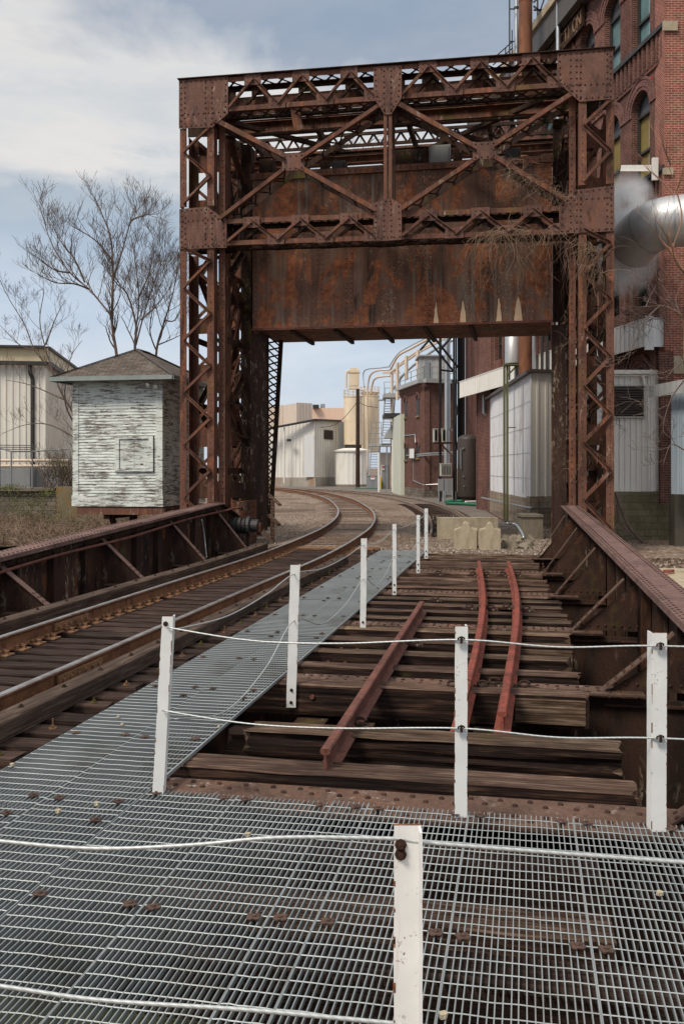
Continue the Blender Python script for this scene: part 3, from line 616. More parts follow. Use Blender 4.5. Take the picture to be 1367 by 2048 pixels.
m = MB(); m.bb(cen(22) - 1.2, cen(22) + 1.3, 23.42, 23.75, -.10, .03); m.bb(cen(22) - 1.2, cen(22) + 1.4, 23.8, 24.05, -.10, .02); tag(m.build('crossing_planks', M_PLATE), 'reddish planks across the track where it leaves the bridge', 'planks')

# =============== rails ===============
PROF = [(-.068, 0), (.068, 0), (.068, .012), (.012, .030), (.010, .13), (.030, .142), (.036, .15), (.036, .168), (.026, .178), (-.026, .178), (-.036, .168), (-.036, .15), (-.030, .142), (-.010, .13), (-.012, .030), (-.068, .012)]
PMI = [0, 0, 0, 0, 0, 0, 0, 1, 1, 1, 0, 0, 0, 0, 0, 0]
def offset(path, d):
    o = []
    for i, p in enumerate(path):
        t_ = path[min(i + 1, len(path) - 1)] - path[max(i - 1, 0)]; t_.z = 0; t_.normalize(); o.append(p + V((t_.y, -t_.x, 0)) * d)
    return o
def zrail(p): return .02 if p.y < 100 else .02
for s_, lab in ((-1, 'left polished rail of the curving live track'), (1, 'right polished rail of the curving live track beside the walkway')):
    m = MB(); m.sweep(PROF, [V((p.x, p.y, .02)) for p in offset(CP, s_ * GAU)], PMI)
    o = m.build('live_rail', [M_RAILS, M_HEAD]); tag(o, lab, 'rail')
    for y0 in ((9.5, ) if s_ > 0 else (12.0, )):
        c = min(CP, key=lambda p: abs(p.y - y0)); i = CP.index(c); q = offset(CP, s_ * GAU)[i]; d = (CP[i + 1] - CP[i]).normalized(); r_ = V((d.y, -d.x, 0)); m = MB()
        for sg in (-1, 1):
            m.obox(q + r_ * sg * .035 + V((0, 0, .10)), d * .45, r_ * .014, V((0, 0, .045)))
            for k in range(6): m.obox(q + r_ * sg * .058 + d * (-.37 + k * .148) + V((0, 0, .10)), d * .016, r_ * .012, V((0, 0, .016)))
        m.build('joint_bar', M_PLATE, o)
m = MB(); bed = [p for p in CP if p.dot(EV) > 24.1]
m.sweep([(-1.75, -.125), (-1.35, -.005), (1.35, -.005), (1.75, -.125)], bed); tag(m.build('track_bed', M_GRAVEL, origin=(0, 30, 0)), kind='structure')
# yard ties under the live track beyond the bridge (weathered, half sunk)
acc = 0; last = None; kt = 0
for p, q in zip(CP, CP[1:]):
    if p.dot(EV) < 24.3 or p.y > 95: continue
    seg = (q - p).length; acc += seg
    while acc > .55:
        acc -= .55; d = (q - p).normalized(); r_ = V((d.y, -d.x, 0)); c = q - d * acc
        m = MB(); m.obox(c + V((0, 0, -.045)), r_ * R.uniform(.95, 1.2), d * .10, V((0, 0, .041 + R.uniform(-.006, .009))))
        tag(m.build('yard_tie', M_TIE2, origin=c), 'half buried timber tie under the curving live track in the yard', 'railway tie', 'half buried ties of the yard track'); kt += 1
C2 = spline([V((a, b, 0)) for a, b in [(3.55, 29.5), (4.0, 34), (4.45, 40), (4.72, 47), (4.6, 56), (3.7, 66), (1.9, 76), (-1.5, 86), (-7, 94), (-16, 101), (-34, 106)]], 14)
for s_, lab in ((-1, 'left rail of the sunken side track in the yard'), (1, 'right rail of the sunken side track in the yard')):
    m = MB(); m.sweep(PROF, [V((p.x, p.y, -.13)) for p in offset(C2, s_ * GAU)], PMI); tag(m.build('side_rail', [M_RAILDUST, M_RAILDUST]), lab, 'rail')
acc = 0
for p, q in zip(C2, C2[1:]):
    if p.y > 56: break
    acc += (q - p).length
    while acc > .6:
        acc -= .6; d = (q - p).normalized(); r_ = V((d.y, -d.x, 0)); c = q - d * acc; m = MB(); m.obox(c + V((0, 0, -.16)), r_ * 1.2, d * .11, V((0, 0, .062)))
        tag(m.build('yard_tie', M_TIE, origin=c), 'dark sunken tie under the side track in the yard', 'railway tie', 'ties of the side track')
# loose and red rails on the right
def loose(name, lab, pts, z, mat, clips):
    m = MB(); pts = spline(pts, 6); m.sweep(PROF, [V((p.x, p.y, p.z)) for p in pts]); o = m.build(name, mat); tag(o, lab, 'rail')
    return o
def Gb(x, y, z=.0): return G(x, y, z)
p0 = G(650, 1500, .14); p1 = G(843, 1203, .14)
loose('loose_rail', 'straight brown rail lying loose across the disused ties', [V((p0.x, p0.y, -.03)), V(((p0.x + p1.x) / 2, (p0.y + p1.y) / 2, -.03)), V((p1.x, p1.y, -.03))], 0, M_RAILOLD, 0)
def rr(pts): return [V((G(x, y, .14).x, G(x, y, .14).y, -.03)) for x, y in pts]
RR1 = rr([(916, 1425), (950, 1300), (965, 1215), (964, 1165), (957, 1122)]); RR2 = rr([(1003, 1425), (1022, 1310), (1033, 1230), (1030, 1170), (1016, 1123)])
loose('red_rail', 'left bowed red painted rail on the disused ties', RR1, 0, M_RAILRED, 0)
loose('red_rail', 'right bowed red painted rail with its cut end towards the viewer', RR2, 0, M_RAILRED, 0)
def anchor(c, lab):
    t_ = thing('rail_clip', lab, 'rail clip', c, 'rail clips beside the red and loose rails')
    m = MB(); m.bb(0, 0, 0, 0, 0, 0); m = MB(); m.obox(c + V((0, 0, .012)), EU * .11, EV * .07, V((0, 0, .012))); m.build('plate', M_RUSTDK, t_)
    m = MB(); m.tube([c + V((math.cos(a) * .05, math.sin(a) * .035, .05 + .02 * math.sin(a))) for a in [i * .7 for i in range(9)]], .014, 6); m.build('spring', M_RUSTDK, t_)
for (x, y) in ((905, 1378), (965, 1378), (988, 1372), (1048, 1378), (938, 1218), (980, 1220), (1012, 1218), (1052, 1222), (945, 1152), (972, 1152), (1005, 1152), (1035, 1152), (720, 1455), (828, 1290), (870, 1202), (876, 1150)):
    anchor(G(x, y, -.03), 'small rusty spring clip and plate bolted on a disused tie')

# =============== gratings ===============
M_CLIP = rust('clip_rust', (.05, .03, .024), (.10, .06, .046), (.13, .07, .05), 6, 1)
def grating(u0, u1, v0, v1, clips, nm='steel_grating', lab='', grp=''):
    ph = R.random() * .08
    g = thing(nm, lab, 'grating', B((u0 + u1) / 2, (v0 + v1) / 2, .0), grp, 0)
    m = MB(); gap = .006; n = max(2, round((u1 - u0 - gap) / .0302)); wob = [R.uniform(-.002, .002) for _ in range(n + 1)]
    for i in range(n + 1):
        u = u0 + gap / 2 + (u1 - u0 - gap) * i / n; u += wob[i] if 0 < i < n else 0
        m.bb(u - .0026, u + .0026, v0, v1, .006, .030)
    m.build('bearing_bars', M_GALV, g)
    m = MB(); v = v0 + .03 + ph * .5
    while v < v1 - .01:
        pts = [B(u0 + .004 + (u1 - u0 - .008) * k / 6, v + .0022 * math.sin(k * 2 + v * 9), .0285 + .0010 * math.cos(k * 3.1 + v)) for k in range(7)]
        m.tube(pts, .0032, 4); v += .1016
    m.build('cross_rods', M_GALV, g)
    for (cu, cv) in clips:
        m = MB(); c = B(cu, cv, .037); n = 16; vs = []
        a0 = R.random()
        for zz in (0, .005):
            for j in range(n):
                a = a0 + 2 * math.pi * j / n; r_ = .036 if j % 4 else .022; vs.append(c + EU * (math.cos(a) * r_) + EV * (math.sin(a) * r_) + V((0, 0, zz + (.002 if j % 2 else 0))))
        m.add(vs, [tuple(range(n))[::-1], tuple(range(n, 2 * n))] + [(j, (j + 1) % n, n + (j + 1) % n, n + j) for j in range(n)])
        m.tube([c + V((0, 0, .005)), c + V((0, 0, .012))], .011, 6); m.tube([c + V((0, 0, -.06)), c], .007, 5)
        m.build('clip', M_CLIP, g)
PL = 'galvanised steel grating panel of the foreground platform, long bars towards the bridge'
seams = [-2.35, -1.76, -1.15, -.93, -.32, .29, .90, 1.5]
for a, b in zip(seams, seams[1:]):
    cl = [(a + .06, 4.15 + R.uniform(-.02, .02)), (b - .06, 4.13 + R.uniform(-.02, .02)), (a + .07, 5.6), (b - .07, 5.6)]
    if b - a < .3: cl = cl[::3]
    grating(a, b, 2.3, 5.68 + R.uniform(-.01, .02), cl, lab=PL, grp='grating panels of the foreground platform')
WLAB = 'galvanised steel grating panel of the long walkway beside the live track'
ends = [2.3, 5.25, 8.2, 11.2, 14.3, 17.3, 20.3, 23.3]
for a, b in zip(ends, ends[1:]):
    for (u0, u1) in ((-3.50, -2.93), (-2.93, -2.36)):
        o_ = R.uniform(-.06, .06)
        grating(u0, u1, a + .005, b - .005, [(u0 + .09, a + .15), (u1 - .09, a + .16), (u0 + .09, a + 1.5), (u1 - .08, a + 1.52), (u1 - .09, b - .15)], nm='walkway_grating', lab=WLAB, grp='grating panels of the walkway')
m = MB(); m.bb(-2.362, -2.35, 5.72, 23.3, .006, .031); tag(m.build('walkway_edge_strip', M_GALV), 'thin galvanised edging strip along the right side of the walkway', 'edging')
# small stones on the grating
for (x, y) in ((117, 1625), (193, 1610), (495, 1672), (245, 1450), (237, 1435), (25, 1532), (1318, 1790), (437, 1455), (885, 2035)):
    c = G(x, y, .035); m = MB(); r_ = random.Random(x); s0 = .018 if y > 1500 else .014
    vs = [c + V((math.cos(a) * s0 * r_.uniform(.7, 1.2), math.sin(a) * s0 * r_.uniform(.7, 1.2), z)) for z in (0, s0) for a in [i * 1.05 for i in range(6)]]
    m.add(vs, [tuple(range(6))[::-1], tuple(range(6, 12))] + [(j, (j + 1) % 6, 6 + (j + 1) % 6, 6 + j) for j in range(6)])
    tag(m.build('stone', M_CONCB), 'small pale stone lying on the steel grating', 'stone', 'pale stones on the grating')

# =============== posts and cables ===============
def post(x_left, x_right, Y, ztop, zbot, lab, holes, flange, lean=0.):
    w = (x_right - x_left) / F * Y; c = V((((x_left + x_right) / 2 - CX) / F * Y, Y, zbot))
    t_ = thing('fence_post', lab, 'post', c, None)
    ln = V((lean * (ztop - zbot), 0, 0)); zt = V((0, 0, ztop - zbot)) + ln
    m = MB(); th_ = .007
    def slab(p, hx, hy, mi):
        m.mi = mi; n = 12; tp = []
        b = [p - hx - hy, p + hx - hy, p + hx + hy, p - hx + hy]
        rings = []
        for k in range(n + 1):
            f = k / n; j = V((R.uniform(-.0012, .0012), 0, 0)); rings.append([q + zt * f + j for q in b])
        vs = [q for r_ in rings for q in r_]; fs = [(3, 2, 1, 0), tuple(n * 4 + i for i in range(4))]
        for k in range(n):
            for i in range(4): fs.append((k * 4 + i, k * 4 + (i + 1) % 4, k * 4 + 4 + (i + 1) % 4, k * 4 + 4 + i))
        m.add(vs, fs)
    fx = EU
    slab(c, V((w / 2, 0, 0)), V((0, th_ / 2, 0)), 0)
    sx = -1 if flange == 'l' else 1
    dyf = -1 if flange == 'n' else 1; sx = 1 if flange == 'n' else sx
    slab(c + V((sx * (w / 2 - th_ / 2), dyf * (.042 if dyf > 0 else .030) + .002, 0)), V((th_ / 2, 0, 0)), V((0, .038 if dyf > 0 else .026, 0)), 0)
    m.build('angle_bar', M_WHITE, t_)
    m = MB()                                        # rusty chipped edges and top
    for k in range(18):
        f = R.random() ** .8; sg = R.choice((-1, 1)); l_ = R.choice((.003, .006, .012, .03)) * R.uniform(.6, 1.2)
        m.obox(c + zt * f + V((sg * (w / 2 - .001), -th_ / 2 - .0006, 0)), V((R.uniform(.0008, .0034), 0, 0)), V((0, .0006, 0)), V((0, 0, l_)))
    m.obox(c + zt + V((0, 0, .0012)), V((w / 2, 0, 0)), V((0, th_ / 2, 0)), V((0, 0, .001)))
    m.build('rust_chips', M_CHIP, t_)
    for (dx, z) in holes:
        m = MB(); p = c + V((dx + lean * (z - zbot), -th_ / 2 - .002, z - zbot)); m.tube([p + V((0, .002, 0)), p + V((0, -.004, 0))], .016, 8); m.tube([p + V((0, -.004, 0)), p + V((0, -.016, 0))], .008, 6)
        m.build('bolt', M_RUSTDK, t_)
    return t_, c
ZT = 1.155
def Yof(ytop): return (H - ZT) * F / (ytop - YH)
PST = {}
post(787, 841, Yof(1650), ZT, -.05, 'nearest white steel post, standing at the bottom of the picture on the grating', [(-.018, 1.105), (-.018, 1.08), (-.018, .60)], 'n')
_, c = post(305, 327, Yof(1233), ZT, .03, 'leaning white post at the corner where the walkway meets the platform', [(-.01, 1.11)], 'r', .055); PST['c'] = c
_, c = post(908, 933, Yof(1253), ZT, .02, 'middle white post of the cross fence, behind the riveted cross plate end of the grating', [], 'r', .004); PST['m'] = c
_, c = post(1301, 1331, Yof(1266), ZT, .02, 'right hand white post of the cross fence near the plate girder', [], 'l', .003); PST['r'] = c
rowp = [(572, 591, 1130, 1415, .03, 'first white post along the walkway beyond the corner post'), (719, 731, 1077, 1270, .012, 'second white post along the walkway beyond the corner post'), (784, 792, 1048, 1190, .0, 'third white post along the walkway, middle of the row'),
        (832, 839, 1030, 1142, 0, 'fourth white post along the walkway, near the far end'), (848, 855, 1017, 1107, 0, 'farthest white post at the end of the walkway')]
tops = []
for (xl, xr, yt, yb, ln_, lab) in rowp:
    Y = Yof(yt); zb_ = H - (yb - YH) * Y / F; xl2, xr2 = xl, xr
    if xr2 - xl2 < 9: w_ = 9
    _, c = post(xl2, xr2, Y, ZT, min(zb_, .0), lab, [(0, min(zb_, 0) + .05), (0, min(zb_, 0) + .17)], 'r', ln_); tops.append((c, ln_))
def cable(pts, lab, r=.0052, name='wire_cable'):
    m = MB(); m.tube(spline(pts, 8), r, 7); tag(m.build(name, M_CABLE, smooth=True), lab, 'cable')
def at_post(c, z, lean=0, dy=-.02): return V((c.x + lean * (z - c.z), c.y + dy, z))
cc, cm, cr = PST['c'], PST['m'], PST['r']
for (z, sag, lab) in ((1.09, .06, 'upper wire cable across the bridge between the corner, middle and right posts'), (.565, .05, 'lower wire cable across the bridge between the corner, middle and right posts')):
    a = at_post(cc, z, .055); b = at_post(cm, z - .01); d = at_post(cr, z - .005)
    cable([a, a.lerp(b, .3) + V((0, 0, -sag)), a.lerp(b, .6) + V((0, 0, -sag * .9)), b, b.lerp(d, .5) + V((0, 0, -.025)), d, d + V((.9, -.15, -.01))], lab)
for pc, zz in ((cm, (1.08, .555)), (cr, (1.085, .56))):
    for z in zz:
        t_ = thing('cable_clamp', 'small dark U bolt clamp holding a cable on the %s white post, %s one' % ('middle' if pc is cm else 'right', 'upper' if z > .8 else 'lower'), 'clamp', pc + V((0, -.02, z)))
        m = MB(); q = V((pc.x, pc.y - .02, z)); m.tube([q + V((-.018, .0, .0)), q + V((-.018, -.01, .012)), q + V((0, -.014, .02)), q + V((.018, -.01, .012)), q + V((.018, 0, 0))], .005, 5); m.tube([q + V((0, -.012, -.02)), q + V((0, -.012, .022))], .008, 6); m.build('u_bolt', M_RUSTDK, t_)
        m = MB(); m.obox(q + V((-.018, -.008, -.012)), V((.008, 0, 0)), V((0, .006, 0)), V((0, 0, .008))); m.obox(q + V((.018, -.008, -.012)), V((.008, 0, 0)), V((0, .006, 0)), V((0, 0, .008))); m.build('nut', M_PIPE, t_)
# cables along the walkway
seq = [(V((cc.x + .05, cc.y + .02, cc.z)), .055)] + tops
for z, sg, lab in ((1.07, .07, 'upper slack cable running from post to post along the walkway'), (.62, .22, 'lower sagging cable running from post to post along the walkway')):
    pts = []
    for i, ((a, la), (b, lb)) in enumerate(zip(seq, seq[1:])):
        zz = z if z > 1 else z + (-.12 if i == 0 else 0); p = V((a.x + la * 1.1, a.y, zz)); q = V((b.x + lb * 1.1, b.y, z))
        s_ = sg * (1.15 if i == 0 else 1 if i < 3 else .5); pts += [p, p.lerp(q, .33) + V((0, 0, -s_)), p.lerp(q, .68) + V((0, 0, -s_ * .8))]
    pts.append(q); cable(pts, lab, .0055)
# near cables through the nearest post
Yn = Yof(1650)
def Pn(x, y, Y=Yn): return P(x, y, Y)
cable([Pn(-160, 1662), Pn(0, 1682), Pn(190, 1697), Pn(380, 1690), Pn(560, 1675), Pn(780, 1677), Pn(815, 1681), Pn(860, 1686), Pn(1100, 1705), Pn(1367, 1725), Pn(1560, 1738)], 'thick upper cable sagging across the foreground through the nearest post', .0055)
cable([Pn(-160, 1955), Pn(0, 1972), Pn(200, 2000), Pn(500, 2020), Pn(790, 2047), Pn(1100, 2075), Pn(1500, 2100)], 'thick lower cable crossing the bottom of the picture over the grating', .006)
# right bank outside the girder
m = MB(); m.bb(1.9, 9, 19.5, 23.6, -5, -.32); o = m.build('retaining_wall', M_CONCB); tag(o, 'concrete retaining block with gravel top outside the right girder', 'wall')
for i, (u, v, r_) in enumerate(((2.9, 22.6, .3), (3.25, 22.3, .9), (2.55, 22.9, .1))):
    m = MB(); e1 = EU * math.cos(r_) + EV * math.sin(r_); e2 = EZ.cross(e1); m.obox(B(u, v, -.27), e1 * .13, e2 * .07, EZ * .05); tag(m.build('loose_brick', M_BRICKP), 'red brick lying loose on the concrete block beside the right girder', 'brick', 'loose bricks on the concrete block')
# =============== rusty gantry tower ===============
VG = 25.0
GT = thing('bridge_tower', 'tall rusty riveted portal tower standing over the far end of the bridge', 'bridge tower', B(-3.4, VG, -.4))
u_l, u_r = ub(360, VG), ub(1227, VG)
ZTOP = 12.95
def FP(x, y, v=VG):                       # a measured point lying in the plane v of the tower
    u = ub(x, v); return B(u, v, zb(y, u, v))
nF = -EV                                   # faces the viewer
def fbeam(m, p, q, a, t=.05, dv=0): m.beam(p + EV * dv, q + EV * dv, a, t, EV)
def zig(m, ua, ub__, v, z0, z1, step, w=.09, t=.012, n=None, vv=None, start=0):
    """zigzag lacing of angles in plane v between ua and ub__"""
    z = z0; k = start; n = n or nF
    while z < z1 - step * .3:
        a, b = (ua, ub__) if k % 2 == 0 else (ub__, ua); z2 = min(z + step, z1)
        if vv is None: p, q = B(a, v, z), B(b, v, z2)
        else: p, q = B(v, a, z), B(v, b, z2)
        m.angle(p, q, w, t, n); z += step; k += 1
def column(ua, ub__, va, vb, z0, z1, part='column', front=True, step=.74, cw=.2, mat=None, rv=True, side=True):
    mat = mat or M_RUST
    for i, (u, v, su, sv) in enumerate(((ua, va, 1, 1), (ub__, va, -1, 1), (ua, vb, 1, -1), (ub__, vb, -1, -1))):
        m = MB(); c = u + su * cw / 2
        m.bb(min(u, u + su * cw), max(u, u + su * cw), v - .006 if sv > 0 else v - .006, v + .006, z0, z1)
        m.bb(min(u, u + su * .014), max(u, u + su * .014), min(v, v + sv * .3), max(v, v + sv * .3), z0, z1)
        if rv and v == va: m.rivline(B(u + su * .1, v - .008, z0), B(u + su * .1, v - .008, z1), nF, .17, .016, .012)
        m.build('leg_angle', mat, GT)
    if front:
        m = MB(); zig(m, ua + cw * .5, ub__ - cw * .5, va - .02, z0 + .1, z1, step, .095, .012); m.build('lacing', mat, GT)
        m = MB(); zig(m, ua + cw * .5, ub__ - cw * .5, vb + .02, z0 + .1, z1, step, .095, .012, EV, start=1); m.build('lacing', mat, GT)
# --- left tower: front and rear laced legs
zb0 = -.3
zc_lo, zc_lt = zb(497, u_l, VG), zb(415, u_l, VG)      # lower chord gusset bottom and top
zc_up = zb(258, u_l, VG)
uli = ub(428, VG)
column(u_l, uli, VG, VG + 1.0, zb0, zc_lo, step=.735)
column(u_l, uli, VG, VG + 1.0, zc_lt, zc_up, step=.72)
uri = ub(1156, VG)
column(uri, u_r, VG, VG + 1.0, zb0, zc_lo, step=.735)
column(uri, u_r, VG, VG + 1.0, zc_lt, zb(200, u_r, VG), step=.72)
# inner face plates of the legs
for (ua, sg) in ((uli + .06, 1), (uri - .06, -1)):
    m = MB(); m.bb(min(ua, ua + sg * .02), max(ua, ua + sg * .02), VG + .3, VG + 1.3, zb0, 11.6); m.bb(min(ua, ua + sg * .17), max(ua, ua + sg * .17), VG + .28, VG + .3, zb0, 12.2)
    m.rivline(B(ua + sg * .1, VG + .275, zb0), B(ua + sg * .1, VG + .275, 11.5), nF, .18, .02, .014)
    m.build('side_plate', M_RUST, GT)
# rear legs with batten plates
VR = 28.7
for (a, b) in ((u_l + .15, uli + .1), (uri - .1, u_r - .15)):
    column(a, b, VR, VR + .8, zb0, 12.2, step=.9, mat=M_RUSTDK if a > 0 else M_RUST)
    for z in [z for z in (.35, 2.0, 4.3, 6.5, 8.6, 10.6)]:
        m = MB(); m.bb(a, b, VR - .03, VR - .01, z, z + .72); m.rivline(B(a + .08, VR - .035, z + .06), B(b - .08, VR - .035, z + .06), nF, .15); m.rivline(B(a + .08, VR - .035, z + .66), B(b - .08, VR - .035, z + .66), nF, .15)
        m.build('batten_plate', M_RUST, GT)
    # side bracing between front and rear legs
    uo = a if a < 0 else b; ui = b if a < 0 else a
    for uu in (uo, ui):
        z = 0.1; k = 0
        while z < 11.5:
            m = MB(); p, q = (B(uu, VG + 1.0, z), B(uu, VR, z + 1.9)) if k % 2 == 0 else (B(uu, VR, z), B(uu, VG + 1.0, z + 1.9))
            m.angle(p, q, .16, .014, EU); m.beam(B(uu, VG + 1, z + 1.9), B(uu, VR, z + 1.9), .02, .18, EZ); m.build('side_brace', M_RUST if k % 2 else M_RUSTDK, GT); z += 1.9; k += 1
# batten plates and strut clutter seen inside each leg
for (a, b) in ((u_l, uli), (uri, u_r)):
    for z, h_ in ((1.2, .5), (2.7, .55), (4.6, .5), (6.0, .45), (9.4, .5), (10.7, .5)):
        m = MB(); m.bb(a + .1, b + .05, VG + 1.02, VG + 1.04, z, z + h_); m.build('batten_plate', M_RUST, GT)
# heavy inclined members within the left tower
def strut(p, q, w=.26, mat=None, lac=True):
    m = MB(); d = (q - p).normalized(); s_ = d.cross(EV).normalized()
    for sg in (-1, 1): m.beam(p + s_ * sg * w * .5, q + s_ * sg * w * .5, .07, .16, EV)
    if lac:
        n = int((q - p).length / .28)
        for k in range(n): m.beam(p.lerp(q, k / n) + s_ * (w * .5 if k % 2 else -w * .5) - EV * .08, p.lerp(q, (k + 1) / n) + s_ * (-w * .5 if k % 2 else w * .5) - EV * .08, .05, .01, EV)
    m.build('strut', mat or M_RUST, GT)
def FQ(x, y, v): u = ub(x, v); return B(u, v, zb(y, u, v))
strut(FQ(452, 240, 27.0), FQ(480, 440, 27.0), .3, M_RUSTDK); strut(FQ(490, 330, 27.6), FQ(470, 500, 27.6), .22, M_RUSTDK)
strut(FQ(440, 560, 26.8), FQ(455, 700, 26.8), .28); strut(FQ(488, 560, 27.4), FQ(448, 740, 27.4), .25, M_RUST)
strut(FQ(436, 740, 26.8), FQ(485, 880, 26.8), .25, M_RUSTDK); strut(FQ(485, 720, 27.4), FQ(440, 870, 27.4), .22, M_RUST)
strut(FQ(440, 900, 27.4), FQ(492, 990, 27.4), .2, M_RUSTDK); strut(FQ(492, 880, 27.4), FQ(440, 985, 27.4), .2, M_RUST)
strut(FQ(1140, 230, 27.0), FQ(1110, 420, 27.0), .3, M_RUSTDK); strut(FQ(1150, 500, 27.4), FQ(1120, 700, 27.4), .3, M_RUSTDK); strut(FQ(1120, 700, 27.0), FQ(1150, 980, 27.0), .3, M_RUSTDK)
for (x0, x1, y, h_, v) in ((437, 500, 300, 40, 27.8), (437, 500, 410, 40, 27.8), (437, 500, 520, 44, 27.8), (437, 498, 585, 26, 27.0), (437, 498, 740, 36, 27.8), (437, 500, 860, 34, 27.8), (437, 498, 965, 32, 26.6)):
    m = MB(); a, b = FQ(x0, y, v), FQ(x1, y, v); m.prism([a, b, b - EZ * h_ * .0145, a - EZ * h_ * .0145], EV * .02); m.rivline(a - EZ * .08 - EV * .01, b - EZ * .08 - EV * .01, nF, .14); m.build('web_plate', M_RUST if y % 2 == 0 else M_RUSTDK, GT)
for (x0, x1, y, h_, v) in ((1105, 1160, 300, 60, 27.6), (1105, 1160, 560, 60, 27.6), (1130, 1160, 880, 40, 27.2), (1130, 1160, 965, 40, 27.2)):
    m = MB(); a, b = FQ(x0, y, v), FQ(x1, y, v); m.prism([a, b, b - EZ * h_ * .0145, a - EZ * h_ * .0145], EV * .02); m.rivline(a - EZ * .08 - EV * .01, b - EZ * .08 - EV * .01, nF, .14); m.build('web_plate', M_RUST if y > 850 else M_RUSTDK, GT)
# inner guide columns beside the counterweight and their feet under it
def boxcol(ua, ub__, va, vb, z0, z1, mat, part='guide_column'):
    m = MB(); m.bb(ua, ub__, va, va + .02, z0, z1); m.bb(ua, ua + .02, va + .021, vb, z0, z1); m.bb(ub__ - .02, ub__, va + .021, vb, z0, z1); m.bb(ua - .05, ua, va - .012, va - .002, z0, z1); m.bb(ub__, ub__ + .05, va - .012, va - .002, z0, z1)
    m.rivline(B(ua + .06, va - .004, z0), B(ua + .06, va - .004, z1), nF, .16); m.rivline(B(ub__ - .06, va - .004, z0), B(ub__ - .06, va - .004, z1), nF, .16)
    m.build(part, mat, GT)
boxcol(ub(485, 27.3), ub(499, 27.3), 27.3, 27.8, -.3, 11.9, M_RUSTDK)
boxcol(ub(1108, 27.0), ub(1124, 27.0), 27.0, 27.6, 6.2, 11.9, M_RUSTDK); boxcol(ub(1105, 26.9), ub(1128, 26.9), 26.9, 27.5, -.3, 6.1, M_PEEL)
boxcol(ub(504, 26.9), ub(526, 26.9), 26.9, 27.4, .2, 6.1, M_PEEL)
m = MB()                                   # lattice flank that widens upwards behind the left foot
ufl = ub(526, 26.9)
for k in range(1): 
    pa0, pa1 = B(ufl, 27.42, .3), B(ufl, 27.42, 6.1); pb0, pb1 = B(ufl + .03, 27.6, .3), B(ufl + .12, 28.55, 6.1)
    m.beam(pb0, pb1, .12, .1, EV); m.beam(pa0, pa1, .05, .08, EV)
    n = 26
    for i in range(n):
        a, b = pa0.lerp(pa1, i / n), pb0.lerp(pb1, (i + 1) / n); m.beam(a, b, .05, .012, EU); a, b = pb0.lerp(pb1, i / n), pa0.lerp(pa1, (i + 1) / n); m.beam(a + EU * .014, b + EU * .014, .05, .012, EU)
m.build('lattice_flank', M_RUSTDK, GT)
# --- portal chords in two planes
def gusset(m, pts, riv=True): m.prism([FP(x, y) - EV * .03 for x, y in pts], EV * .018)
GUS = [[(359, 162), (457, 154), (457, 228), (425, 256), (359, 258)], [(747, 135), (803, 131), (803, 196), (783, 230), (768, 230), (747, 196)], [(1113, 107), (1225, 97), (1225, 199), (1158, 205), (1113, 164)],
       [(360, 419), (415, 414), (454, 443), (454, 496), (360, 499)], [(747, 408), (770, 397), (782, 397), (803, 410), (803, 480), (747, 484)], [(1117, 410), (1146, 381), (1227, 372), (1227, 463), (1117, 468)],
       [(565, 311), (609, 307), (609, 340), (565, 343)], [(945, 286), (992, 283), (992, 317), (945, 321)]]
for gp in GUS:
    m = MB(); pts = [FP(x, y) - EV * .045 for x, y in gp]; m.prism(pts, EV * .018)
    m2 = MB(); m2.prism([p + EV * .72 for p in pts], EV * .018)
    c = sum(pts, V((0, 0, 0))) / len(pts)
    for a, b in zip(pts, pts[1:] + pts[:1]):
        ai = a + (c - a).normalized() * .09; bi = b + (c - b).normalized() * .09; m.rivline(ai - EV * .002, bi - EV * .002, nF, .14, .026, .018)
    xs = [x for x, y in gp]; ys = [y for x, y in gp]
    if len(gp) != 4:
        big = max(xs) - min(xs) > 70
        cols = ([min(xs) + 12, 412, 425] if min(xs) < 400 else [1140, 1152, 1160, 1213] if big else [768, 782]) if min(xs) < 400 or max(xs) > 1100 or not big else []
        for x in cols:
            p, q = FP(x, min(ys) + 12) - EV * .047, FP(x, max(ys) - 10) - EV * .047; m.rivline(p, q, nF, .14, .026, .018)
        if big:
            yy = (min(ys) + 75) if min(ys) < 300 else min(ys) + 28
            m.rivline(FP(min(xs) + 8, yy + 2) - EV * .047, FP(max(xs) - 8, yy - 4) - EV * .047, nF, .14, .026, .018)
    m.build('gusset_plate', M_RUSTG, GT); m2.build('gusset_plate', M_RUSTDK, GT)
def yl(x, a, b, x0=360., x1=1227.): return a + (b - a) * (x - x0) / (x1 - x0)
